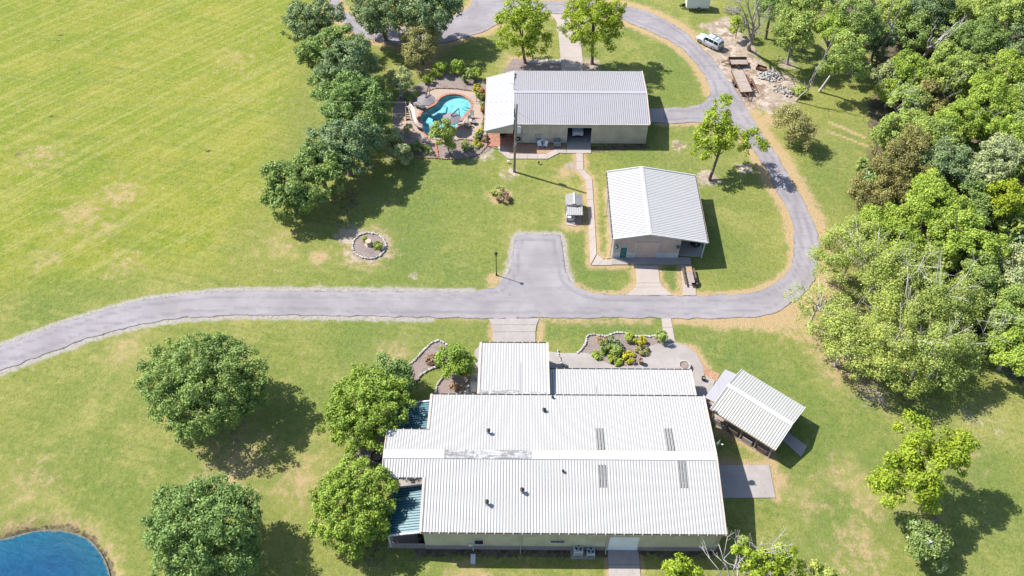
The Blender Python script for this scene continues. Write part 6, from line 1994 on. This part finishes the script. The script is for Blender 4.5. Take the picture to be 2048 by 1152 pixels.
tree('oak_tree', 'lowest oak of the row, spreading left over the field grass', 'oak', [(585, 370, 46, 5.2), (560, 400, 36, 3.8), (615, 385, 38, 4.4), (560, 350, 30, 4.8), (600, 410, 28, 3.0)], 14000, cr=0.7, leaf=0.33, trunk=0.38, group=HG)
for lb, u, v, r in [('grey green small tree between the oak row and the slide', 782, 280, 20), ('loose grey green bush at the lower left of the pool bed', 800, 302, 14)]:
    tree('small_tree', lb, 'sage', [(u, v, r, 2.6, .9), (u + 8, v + 14, r * .7, 1.8)], 2600, cr=0.6, leaf=0.26, trunk=0.1, group='small trees by the pool')
# --- top centre
tree('oak_tree', 'dark oak at the top edge left of the lane bend', 'oak2', [(768, 22, 50, 6.5), (735, 15, 36, 5.5), (785, -5, 40, 7.0), (760, 50, 26, 4)], 14000, cr=0.8, leaf=0.36, trunk=0.35)
tree('oak_tree', 'second dark oak at the top edge shading the lane', 'oak2', [(850, 22, 50, 7.0), (815, 15, 40, 6.5), (885, 15, 38, 6.5), (850, -10, 40, 8), (870, 45, 28, 5)], 15000, cr=0.8, leaf=0.36, trunk=0.38)
tree('small_tree', 'olive green airy tree on the inner side of the top lane', 'willow', [(838, 78, 34, 4.2, .85), (822, 65, 22, 4.6), (855, 68, 24, 4.4), (835, 108, 24, 2.8)], 7000, cr=0.75, leaf=0.28, trunk=0.15, base=(846, 128))
tree('maple_tree', 'yellow green tall tree left of the concrete walk behind the garage', 'lime', [(1042, 55, 40, 7.2, .9), (1020, 40, 26, 7.0), (1065, 30, 34, 8.5), (1035, 20, 32, 9.0), (1010, 80, 20, 5.0), (1080, 85, 26, 5.0), (1050, 95, 24, 4.0)], 9500, cr=0.65, leaf=0.32, trunk=0.24, base=(1050, 126), fill=0.9)
tree('maple_tree', 'vivid yellow green tall tree right of the concrete walk behind the garage', 'lime', [(1185, 45, 44, 8.2, 1.0), (1155, 30, 32, 8.5), (1215, 30, 34, 8.5), (1180, 10, 36, 10.5), (1140, 65, 20, 6.5), (1200, 90, 24, 5.5), (1225, 55, 24, 7), (1165, 75, 18, 5.5)], 11500, cr=0.65, leaf=0.32, trunk=0.26, base=(1184, 127), fill=0.9)
# --- drive loop
tree('sweetgum_tree', 'lopsided bright tree leaning over the lane right of the workshop', 'lime', [(1432, 240, 26, 7.5, 1.1), (1445, 205, 15, 9.5), (1462, 203, 12, 9.5), (1418, 270, 24, 6.5), (1448, 275, 24, 6.0), (1480, 262, 18, 6.6), (1505, 280, 18, 6.2), (1405, 305, 18, 4.6), (1445, 300, 16, 4.6), (1520, 292, 12, 5.8), (1490, 300, 10, 5.0)], 5400, cr=0.65, leaf=0.34, trunk=0.2, base=(1419, 360), limbs=10, fill=0.8)
tree('willow_bush', 'olive brown weeping small tree beside the outer lane edge', 'willow', [(1588, 242, 28, 4.2, .8), (1570, 232, 20, 4.2), (1608, 250, 22, 3.8), (1600, 275, 22, 2.8), (1585, 225, 18, 4.6)], 4800, cr=0.75, leaf=0.26, trunk=0.14, droop=1.0, limbs=9, fill=.8)
# --- right lawn
tree('maple_tree', 'bright yellow green double lobed tree on the lower right lawn', 'lime', [(1815, 955, 46, 6.6, .75), (1790, 940, 32, 6.2), (1850, 920, 42, 7.2), (1890, 890, 40, 7.6), (1925, 890, 26, 7.4), (1830, 860, 28, 8.4), (1845, 985, 30, 5.4), (1780, 975, 28, 5.4), (1900, 920, 28, 6.6)], 15000, cr=0.8, leaf=0.30, trunk=0.26, base=(1870, 1040), fill=0.9)
tree('magnolia_bush', 'dense dark bush with white blooms on the lower right lawn', 'bloom', [(1852, 1085, 40, 2.2, .85), (1838, 1070, 28, 2.4), (1866, 1105, 26, 1.6)], 6500, cr=0.6, leaf=0.25, trunk=0.15)
BG = 'trees cut by the bottom edge'
tree('spring_tree', 'yellow green leafy tops left of the bare branches at the bottom edge', 'lime', [(1362, 1128, 16, 7.5, 1.0), (1378, 1140, 18, 7), (1345, 1145, 14, 6.5), (1370, 1165, 30, 5.5)], 2200, cr=0.5, leaf=0.3, trunk=0.15, limbs=6, fill=.8, group=BG, base=(1372, 1230))
tree('spring_tree', 'yellow green leafy tree behind the white bare branches at the bottom edge', 'lime', [(1480, 1095, 16, 9, 1.0), (1500, 1110, 18, 9), (1530, 1115, 20, 8.5), (1570, 1105, 16, 8.5), (1520, 1145, 34, 7.5), (1575, 1145, 28, 7)], 4800, cr=0.55, leaf=0.3, trunk=0.18, limbs=9, fill=.8, group=BG, bark_='bark_white', base=(1530, 1290))
tree('spring_tree', 'thin yellow green tops right of the bare branches at the bottom edge', 'pale', [(1620, 1140, 20, 6.5, .9), (1650, 1152, 22, 6)], 1200, cr=0.5, leaf=0.26, trunk=0.12, group=BG, base=(1635, 1230))
bare_tree('bare_tree', 'white leafless tree crown at the bottom edge by the building corner', (1490, 1290), [(1478, 1125, 6.5), (1438, 1088, 9.5), (1420, 1118, 8.5), (1470, 1080, 10), (1500, 1085, 9.5)], 0.2, 'bark_white', 7, 3, group=BG)
bare_tree('bare_tree', 'white leafless tree crown at the bottom edge, right of the first', (1545, 1300), [(1536, 1125, 7.5), (1545, 1088, 9.5), (1575, 1105, 9), (1560, 1122, 8), (1520, 1100, 9)], 0.18, 'bark_white', 7, 4, group=BG)
bare_tree('bare_tree', 'thin bleached snag at the right end of the bottom edge trees', (1640, 1230), [(1615, 1140, 6), (1640, 1150, 5)], 0.1, 'bark_white', 5, 6, group=BG)
# --- tree yard by the trailers
bare_tree('dead_tree', 'grey dead tree standing beside the parked car', (1499, 100), [(1505, 48, 6.5), (1478, 5, 11.5), (1498, -8, 13), (1520, -5, 13), (1488, 25, 9.5), (1512, 15, 11)], 0.38, 'bark_grey', 7, 8, twig=1.4)
tree('vine_bush', 'green vines climbing the dead tree by the parked car', 'bright', [(1475, 52, 16, 2.4, 1.0), (1482, 38, 12, 3.6)], 1500, cr=0.5, leaf=0.28, trunk=0.06, cat='shrub')
tree('young_oak', 'slender tree with twin pale trunks right of the dead tree', 'mid', [(1590, 62, 30, 7.0, 1.0), (1575, 45, 22, 7.5), (1610, 45, 26, 8.0), (1595, 85, 24, 5.5)], 7500, cr=0.9, leaf=0.32, trunk=0.2, base=(1574, 128), bark_='bark_grey')
bare_tree('leaning_snag', 'thin dead trunk leaning right over the rubble', (1592, 203), [(1640, 130, 7), (1662, 85, 11), (1650, 108, 9)], 0.14, 'bark_grey', 3, 9)
tree('leaning_tree', 'pale leaning tree at the wood edge behind the rubble', 'mid', [(1690, 110, 30, 8, .9), (1670, 130, 22, 6.5), (1710, 135, 26, 6.5), (1700, 85, 24, 9), (1655, 140, 14, 5)], 6000, cr=0.8, leaf=0.32, trunk=0.18, base=(1639, 183), bark_='bark_white', limbs=10, fill=.8)
shrub('small round dark bush at the wood edge left of the cedar', 1731, 332, 14, 1.8, 'deep', 1200, 0.28, group='bushes at the wood edge')
shrub('low green bush beside the leaning snag', 1598, 182, 14, 1.2, 'mid', 900, 0.26, group='bushes at the wood edge')

# --- the wood on the right: every crown one can tell apart
WG = 'trees of the wood on the right'
wood_trees = [
 ('dark crown at the top edge right of the brush pile', 'deep', [(1560, 12, 34, 7), (1535, 5, 26, 6)]),
 ('mid green crown at the top edge above the slender twin trunk tree', 'mid', [(1635, 20, 36, 8), (1620, 0, 30, 9)]),
 ('light green crown at the wood edge above the leaning pale tree', 'bright', [(1662, 62, 30, 7.5), (1680, 45, 26, 8)]),
 ('dark crown at the top edge left of the split grey trunk', 'deep', [(1715, 30, 40, 9), (1740, 60, 30, 7)]),
 ('grey green crown just left of the split grey trunk', 'oak2', [(1752, 80, 30, 4), (1760, 98, 20, 2.5)]),
 ('lighter crown wrapped round the split grey trunk at the top', 'mid', [(1790, 18, 30, 6), (1802, 45, 22, 4.5)]),
 ('dark crown right of the split grey trunk', 'deep', [(1822, 72, 32, 4), (1838, 48, 26, 5)]),
 ('deep green crown at the top edge above the white forked trunk', 'oak2', [(1850, 15, 38, 6), (1880, 5, 30, 7)]),
 ('dark crown behind the white forked trunk', 'deep', [(1872, 78, 32, 3), (1892, 95, 24, 2.6)]),
 ('large mid green crown at the top edge right of the forked trunk', 'mid', [(1920, 18, 42, 6), (1945, 38, 34, 5)]),
 ('grey green crown right of the forked trunk tip', 'oak', [(1945, 85, 42, 8), (1975, 70, 34, 8.5)]),
 ('broad green crown at the top right corner', 'mid', [(2000, 25, 44, 10), (2040, 15, 44, 11), (2070, 40, 40, 9)]),
 ('dark blue green crown at the right edge below the corner', 'oak2', [(2040, 85, 40, 8), (2015, 105, 34, 7)]),
 ('dark gap filling crown left of the bright right hand tree', 'deep', [(1960, 140, 36, 6), (1985, 160, 28, 5)]),
 ('vivid green crown near the right edge, upper part', 'bright', [(2015, 128, 28, 8.5), (2025, 155, 30, 7.5), (2005, 175, 24, 6)]),
 ('dark crown touching the right edge, upper third', 'deep', [(2050, 200, 36, 7), (2060, 240, 36, 7)]),
 ('bright clump at the foot of the split grey trunk', 'bright', [(1820, 130, 26, 5.5), (1810, 155, 24, 4.5), (1835, 150, 22, 4.5)]),
 ('light green airy crown right of the clump at the split trunk', 'mid', [(1900, 120, 34, 7.5), (1925, 140, 34, 7), (1880, 150, 28, 6)]),
 ('low bright bushes at the wood edge behind the mown strip', 'bright', [(1775, 180, 20, 2.6), (1790, 195, 18, 2.4)]),
 ('low grey green thicket at the wood edge above the mown strip', 'sage', [(1765, 150, 22, 2.6), (1785, 140, 18, 3)]),
 ('mid green crown behind the low edge bushes', 'mid', [(1815, 200, 30, 4.5), (1830, 220, 24, 4)]),
 ('olive crown with pale branches left of the white limbed tree', 'cedar', [(1862, 190, 28, 4.5), (1855, 215, 26, 4)]),
 ('green crown round the white limbed trunk in the wood', 'bright', [(1915, 172, 30, 4.5), (1950, 165, 28, 4.5), (1895, 155, 24, 4.5)]),
 ('bright crown right of the white limbed trunk', 'bright', [(1985, 195, 40, 7.5), (2010, 215, 34, 6.5), (1975, 170, 28, 8)]),
 ('vivid green crown left of the dark clearing at the right edge', 'bright', [(1925, 232, 34, 6.5), (1945, 250, 30, 5.5), (1900, 250, 28, 5.5)]),
 ('mid green crown below the mown strip, wood edge', 'mid', [(1795, 262, 34, 5.5), (1775, 275, 24, 4), (1825, 250, 28, 5.5)]),
 ('green crown behind the brown cedar top', 'mid', [(1865, 265, 34, 6), (1890, 285, 28, 5.5)]),
 ('grey green crown in the middle of the wood', 'oak2', [(1900, 320, 40, 6.5), (1870, 335, 32, 5.5), (1930, 345, 34, 5.5)]),
 ('pale blossom grey crown near the right edge', 'sage', [(1995, 320, 38, 7.5), (1975, 345, 30, 6.5), (2015, 300, 30, 7.5)]),
 ('yellow tinged crown above the pale blossom crown', 'bright', [(2010, 265, 32, 7), (2035, 275, 28, 6.5)]),
 ('mid green crown at the right edge beside the pale blossom crown', 'mid', [(2045, 320, 30, 7), (2055, 350, 30, 6)]),
 ('vivid yellow green crown near the right edge, middle height', 'lime', [(2012, 388, 28, 6), (2035, 400, 24, 5.5), (2000, 410, 20, 5)]),
 ('dark underwood below the grey green crown', 'deep', [(1945, 395, 34, 4.5), (1965, 420, 28, 4)]),
 ('large vivid green crown below the cedar', 'bright', [(1868, 405, 44, 7.5), (1840, 430, 36, 6.5), (1900, 420, 36, 7), (1865, 375, 28, 8)]),
 ('large vivid green crown right of and below the first vivid one', 'bright', [(1915, 460, 44, 7), (1945, 490, 40, 6.5), (1985, 500, 34, 5.5), (1890, 490, 34, 6)]),
 ('bright crown at the wood edge above the pale thin trees', 'bright', [(1765, 440, 38, 5.5), (1800, 470, 36, 6), (1735, 455, 26, 4)]),
 ('soft blurred dark pine like crown in the shade right of the thin trees', 'deep', [(1970, 560, 30, 5.5), (1985, 600, 28, 4.5), (1960, 530, 22, 6)]),
 ('grey green crown at the right edge, middle', 'sage', [(2035, 520, 34, 5.5), (2050, 560, 34, 5)]),
 ('green crown at the right edge below the fallen trunk', 'mid', [(2040, 610, 36, 5.5), (2015, 640, 30, 4.5), (2055, 650, 30, 5)]),
 ('vivid low crown at the right edge, bottom of the wood', 'bright', [(2025, 710, 38, 4.0), (2050, 690, 34, 4.5), (2000, 690, 24, 3.5)]),
 ('shaded crown in the dark gap at the lower right of the wood', 'deep', [(1995, 650, 24, 3.2), (1980, 690, 20, 2.5)]),
]
for lb, mt_, bl in wood_trees:
    area = sum(b[2] ** 2 for b in bl)
    tree('woodland_tree', lb, mt_, bl, int(3.2 * area) + 1700, cr=0.52, leaf=0.28, trunk=0.22, limbs=9, size=1.03, group=WG, bark_='bark_grey' if mt_ in ('bright', 'sage', 'mid') else 'bark_brown', fill=0.6, spread=1.4)
rgu = random.Random(77)
und = []
for u in range(1620, 2075, 34):
    for v in range(-20, 660, 36):
        uu, vv = u + rgu.uniform(-12, 12), v + rgu.uniform(-12, 12)
        P_ = at(uu, vv + 14)
        if not (1755 < uu < 1850 and 60 < vv < 150) and inside(wood, np.array([[P_.x, P_.y]]))[0] and pl_dist(wood, True, np.array([[P_.x, P_.y]]))[0] > 0.8 and rgu.random() < 0.45:
            und.append((uu, vv))
rngu = np.random.default_rng(78)
ub = []
for uu, vv in und:
    hc_ = rgu.uniform(1.4, 3.0)
    p_ = at(uu, vv, hc_)
    r_ = rgu.uniform(1.2, 2.0)
    ub.append((p_.x, p_.y, hc_, r_, r_, min(r_, hc_ * .9)))
for k_, mt_ in enumerate(('deep', 'mid', 'oak2')):
    C_, O_ = make_clumps(ub[k_::3], rngu, 0.7, -0.7)
    if k_ == 0:
        ug = link(bpy.data.objects.new('undergrowth', leaf_mesh('undergrowth', C_, O_, 1000 * len(ub[k_::3]), 0.36, rngu, mt_, 0.7)))
        tag(ug, 'shaded mass of low undergrowth beneath the woodland crowns', 'undergrowth', kind='stuff')
    else:
        o_ = link(bpy.data.objects.new('thicket', leaf_mesh('thicket', C_, O_, 1300 * len(ub[k_::3]), 0.36, rngu, mt_, 0.7)))
        o_.parent = ug
        o_['kind'] = 'stuff'
tree('cedar_tree', 'broad dark brown green cedar at the left edge of the wood', 'cedar', [(1790, 330, 44, 6.0, .9), (1760, 355, 40, 4.5), (1815, 305, 36, 7.0), (1825, 345, 34, 5.5), (1735, 385, 30, 3.2), (1790, 385, 34, 4.0), (1830, 275, 22, 8.0)], 17000, cr=0.75, leaf=0.24, trunk=0.26)
tree('cedar_tree', 'small dark cedar bush at the far left corner of the cedar clump', 'cedar', [(1735, 400, 20, 2.6), (1722, 385, 14, 2.2), (1745, 420, 18, 2.2)], 3500, cr=0.55, leaf=0.24, trunk=0.1)
PG = 'thin pale trees beside the lane bend'
PK = dict(cr=0.6, leaf=0.24, bark_='bark_white', group=PG, trunk=0.17, limbs=22, fill=0.55, spread=1.45, size=1.0)
tree('thin_tree', 'pale thinly leaved tree nearest the outer bend of the lane', 'pale', [(1690, 500, 44, 5.5), (1725, 475, 38, 6), (1660, 520, 30, 4.5), (1740, 520, 40, 5.5), (1700, 545, 32, 4.5)], 9000, **PK)
tree('thin_tree', 'pale thin tree in the upper middle of the thin clump, white limbs', 'pale', [(1800, 545, 50, 7), (1770, 580, 40, 6), (1840, 520, 38, 7.5), (1760, 525, 34, 6.5)], 9600, **PK)
tree('thin_tree', 'pale thin tree with long bleached branches toward the dark gap', 'pale', [(1880, 590, 46, 7), (1915, 620, 40, 6), (1850, 620, 38, 6), (1940, 570, 28, 6.5)], 9000, **PK)
tree('thin_tree', 'sparse pale tree whose twigs overhang the lane bend', 'pale', [(1640, 600, 34, 5), (1605, 590, 24, 5.5), (1680, 620, 34, 5), (1600, 615, 18, 4.5), (1650, 560, 22, 5)], 2200, **PK)
tree('thin_tree', 'pale thin tree at the lower left of the clump over bare soil', 'pale', [(1690, 690, 46, 5), (1650, 670, 30, 4.5), (1725, 720, 40, 4.5), (1700, 650, 36, 5.5)], 9000, **PK)
tree('thin_tree', 'pale thin tree in the lower middle of the clump', 'pale', [(1780, 670, 52, 6.5), (1760, 720, 44, 5), (1810, 740, 42, 4.5), (1790, 620, 38, 7)], 11000, **PK)
tree('thin_tree', 'pale thin tree at the lower right of the clump by the sunny patch', 'pale', [(1865, 690, 48, 6), (1905, 680, 38, 5.5), (1880, 740, 40, 4), (1930, 710, 26, 4.5)], 9000, **PK)
bare_tree('bare_limbs', 'long bleached limbs reaching right from the middle of the thin trees', (1800, 690), [(1835, 590, 8), (1880, 565, 9.5), (1930, 555, 10), (1815, 530, 10), (1850, 510, 11)], 0.2, 'bark_white', 5, 21, twig=1.8)
bare_tree('bare_limbs', 'bleached bare limbs low in the thin trees, pointing right', (1820, 760), [(1830, 680, 7), (1900, 665, 8), (1935, 690, 7), (1800, 655, 8)], 0.17, 'bark_white', 5, 22, twig=1.7)
bare_tree('bare_limbs', 'grey bare twigs at the upper left of the thin trees', (1740, 620), [(1745, 540, 7), (1790, 490, 9), (1720, 480, 9), (1760, 455, 10)], 0.14, 'bark_white', 4, 23, twig=1.4)
bare_tree('bare_limbs', 'grey bare twigs over the soil at the left of the thin trees', (1690, 720), [(1690, 650, 6), (1660, 620, 6.5), (1720, 600, 7), (1640, 690, 4)], 0.13, 'bark_grey', 4, 24, twig=1.4)
bare_tree('split_trunk', 'tall split grey trunk standing clear in the upper wood', (1764, 122), [(1783, 62, 8), (1806, 12, 14), (1795, -10, 16)], 0.34, 'bark_grey', 2, 25)
bare_tree('forked_trunk', 'white forked dead trunk in the upper wood, arms spread right', (1842, 118), [(1868, 75, 7), (1915, 45, 12), (1935, 40, 12.5), (1905, 55, 11), (1872, 52, 10.5)], 0.36, 'bark_white', 2, 26)
bare_tree('white_limbs', 'white limbed trunk in the middle of the upper wood', (1888, 225), [(1898, 195, 4.5), (1893, 165, 8), (1915, 165, 8), (1945, 192, 6)], 0.16, 'bark_white', 4, 27)
bare_tree('pale_pole_tree', 'thin pale straight dead trunk near the right edge of the wood', (1942, 118), [(1965, 95, 4), (2025, 72, 9)], 0.14, 'bark_white', 2, 28)

# --- planting around the pool and beds
tree('crape_myrtle', 'upright green multi stem tree in front of the pool', 'mid', [(885, 258, 17, 4.0, 1.2), (878, 275, 16, 3.0, 1.1), (893, 270, 15, 3.2, 1.1), (895, 292, 11, 1.8)], 5200, cr=0.6, leaf=0.27, trunk=0.1, base=(902, 312), limbs=6)
shrub('round bright green shrub at the back of the pool bed, left of two', 878, 137, 13, 2.2, 'bright', 1500, 0.26)
shrub('round bright green shrub at the back of the pool bed, right of two', 916, 134, 13, 2.2, 'bright', 1300, 0.26)
shrub('small light green shrub at the left end of the back pool bed', 856, 157, 9, 1.5, 'bright', 800, 0.24)
shrub('dark shrub in the back pool bed next to a thin sapling', 937, 150, 14, 1.7, 'deep', 1400, 0.26)
shrub('thin light sapling at the right end of the back pool bed', 953, 146, 9, 2.2, 'bright', 450, 0.24)
tree('small_tree', 'grey green round small tree left of the pool bed', 'sage', [(801, 158, 23, 2.6, .8), (812, 165, 16, 2.2)], 3600, cr=0.6, leaf=0.26, trunk=0.1, base=(804, 198), group='small trees by the pool')
w8 = root('windmill', 'small blue grey metal garden windmill beside the round tree', 'garden windmill', at(803, 200))
for sx in (-.35, .35):
    for sy in (-.35, .35):
        MB().beam((sx, sy, 0), (sx * .15, sy * .15, 2.6), .05, .05).build('leg', 'steel', w8, True)
for z_ in (.9, 1.8):
    k_ = .35 * (1 - z_ / 2.9)
    MB().box(-k_, k_, -k_, k_, z_, z_ + .04).build('brace', 'steel', w8, True)
for i in range(8):
    a = i * math.pi / 4
    MB().hexa([(.1 * math.cos(a) - .03, -.15, 2.75 + .1 * math.sin(a)), (.1 * math.cos(a) + .03, -.15, 2.75 + .1 * math.sin(a)), (.1 * math.cos(a) + .03, -.12, 2.75 + .1 * math.sin(a)), (.1 * math.cos(a) - .03, -.12, 2.75 + .1 * math.sin(a)), (.6 * math.cos(a) - .13, -.18, 2.75 + .6 * math.sin(a)), (.6 * math.cos(a) + .13, -.1, 2.75 + .6 * math.sin(a)), (.6 * math.cos(a) + .13, -.07, 2.75 + .6 * math.sin(a)), (.6 * math.cos(a) - .13, -.15, 2.75 + .6 * math.sin(a))]).build('blade', 'porcelain', w8, True)
MB().tube([(0, -.15, 2.75), (0, .5, 2.75)], .04, 6).build('axle', 'steel', w8, True)
MB().box(-.02, .02, .45, .9, 2.55, 2.95).build('tail_vane', 'porcelain', w8, True)
shrub('dark low shrub left of the grey pool umbrella', 824, 190, 12, 1.0, 'deep', 800, 0.24)
shrub('yellow green shrub at the top right of the pool deck', 955, 178, 8, 1.3, 'yellowshrub', 700, 0.22)
shrub('orange blooming shrub at the top right of the pool deck', 964, 186, 9, 1.0, 'pinkbloom', 700, 0.2)
shrub('dark leafed shrub below the orange blooming one', 958, 194, 9, 0.9, 'deep', 600, 0.2)
for k, (u, v) in enumerate([(966, 213), (967, 222), (969, 246), (969, 252)]):
    pt_ = planter('%s terracotta pot along the porch side of the pool deck' % ['topmost', 'second', 'third', 'lowest'][k], u, v, .3, .45, 'terracotta')
    shrub('%s potted plant along the porch side of the pool deck' % ['topmost leafy', 'second leafy', 'pink tinged', 'lowest leafy'][k], u, v - 2, 5, 1.1, ['mid', 'pinkbloom', 'pinkbloom', 'deep'][k], 350, 0.18, 'potted_plant', 'potted plants at the pool')
planter('turquoise pot in the plant group at the lower right of the pool', 961, 273, .4, .5, 'turquoise')
shrub('yellow green plant in the turquoise pot', 961, 265, 6, 1.6, 'yellowshrub', 400, 0.18, 'potted_plant', 'potted plants at the pool')
shrub('round dark green plant left of the turquoise pot', 953, 272, 6, 1.0, 'deep', 450, 0.18, 'potted_plant', 'potted plants at the pool')
shrub('reddish plant right of the turquoise pot', 970, 276, 6, 0.9, 'dry_shrub', 400, 0.18, 'potted_plant', 'potted plants at the pool')
for lb, u, v, r, h_, mt_ in [('white blooming shrub in the shaded lower pool bed', 831, 292, 12, 1.0, 'bloom'), ('dark shrub right of the white blooming one in the shade', 847, 298, 10, .9, 'deep'), ('low grey shrub near the brick steps', 859, 302, 7, .7, 'sage'),
                             ('small green plant in the lower right pool bed', 931, 287, 7, .8, 'mid'), ('tiny plant below the small green one', 929, 297, 5, .5, 'mid'), ('low yellow green ground plant at the right of the lower bed', 956, 287, 9, .4, 'yellowshrub'),
                             ('grey green low plant in the middle of the lower right bed', 945, 296, 9, .4, 'sage'), ('small plant over the pool slide foot', 817, 258, 9, 1.6, 'sage'),
                             ('leafy plant beside the stump in the stone ring', 757, 491, 11, .7, 'mid'), ('small tuft at the top of the stone ring', 731, 477, 5, .5, 'mid'),
                             ('green leafy bush on the small mound in the middle lawn', 997, 383, 12, .9, 'mid'), ('dry grey bush on the small mound in the middle lawn', 1007, 396, 12, .9, 'dry_shrub'),
                             ('dry brown shrub at the left of the patio bed', 1203, 681, 10, 1.0, 'dry_shrub'), ('dark pine like shrub in the patio bed', 1212, 690, 11, 1.3, 'deep'), ('blue green shrub in the middle of the patio bed', 1228, 687, 13, 1.1, 'oak2'),
                             ('bright green plant at the top of the patio bed', 1260, 675, 9, .8, 'bright'), ('yellow green plant right of the bright one in the patio bed', 1281, 682, 10, .8, 'yellowshrub'), ('low green shrub at the bottom of the patio bed', 1233, 703, 14, .9, 'mid'),
                             ('yellow green low shrub at the lower right of the patio bed', 1257, 714, 14, .7, 'yellowshrub'), ('low green ground cover at the lower edge of the patio bed', 1226, 722, 14, .4, 'bright'), ('small low green clump at the left rim of the patio bed', 1196, 710, 10, .4, 'bright'),
                             ('olive low clump at the right of the patio bed', 1285, 700, 11, .5, 'willow'), ('dry shrub in the middle of the curved bed left of the wing', 862, 718, 10, 1.1, 'dry_shrub'), ('dry tuft on the bed beside the wing drive', 907, 773, 8, .5, 'dry_shrub'),
                             ('tall leafy shrub beside the short walk at the patio', 1322, 672, 10, 1.8, 'mid')]:
    shrub(lb, u, v, r, h_, mt_, int(r * r * 7), 0.2)

for k, (lb, b_, tips) in enumerate([
    ('pale twiggy dead branches showing in the bright right hand crown', (2005, 215), [(2000, 190, 4), (1975, 150, 8), (2010, 140, 8.5)]),
    ('bleached twigs at the edge of the dark clearing near the right side', (1975, 285), [(1968, 255, 4), (1950, 232, 7), (1985, 235, 7)]),
    ('pale stem rising through the grey blossom crown', (1980, 375), [(1985, 335, 5), (2000, 300, 9), (1970, 310, 8)]),
    ('thin white branches between the cedar and the grey green crown', (1890, 360), [(1890, 325, 5), (1905, 290, 8.5), (1870, 300, 8)]),
    ('silvery dead limbs in the second large vivid crown', (1905, 510), [(1895, 470, 5), (1888, 440, 9), (1915, 440, 9)]),
    ('bare curved twigs in the dark gap at the lower right of the wood', (1985, 720), [(1985, 680, 3.5), (1955, 640, 6.5), (2010, 640, 6.5), (1990, 625, 7)]),
    ('grey leaning limb in the top right grey green crown', (1960, 130), [(1985, 100, 5), (2040, 75, 9)]),
    ('white branch tips above the low edge bushes', (1800, 245), [(1795, 215, 4), (1780, 190, 7), (1815, 190, 7)])]):
    bare_tree('dead_branches', lb, b_, tips, 0.15, 'bark_white', 4, 40 + k, 'dead tree', 'dead limbs in the wood', 1.5)
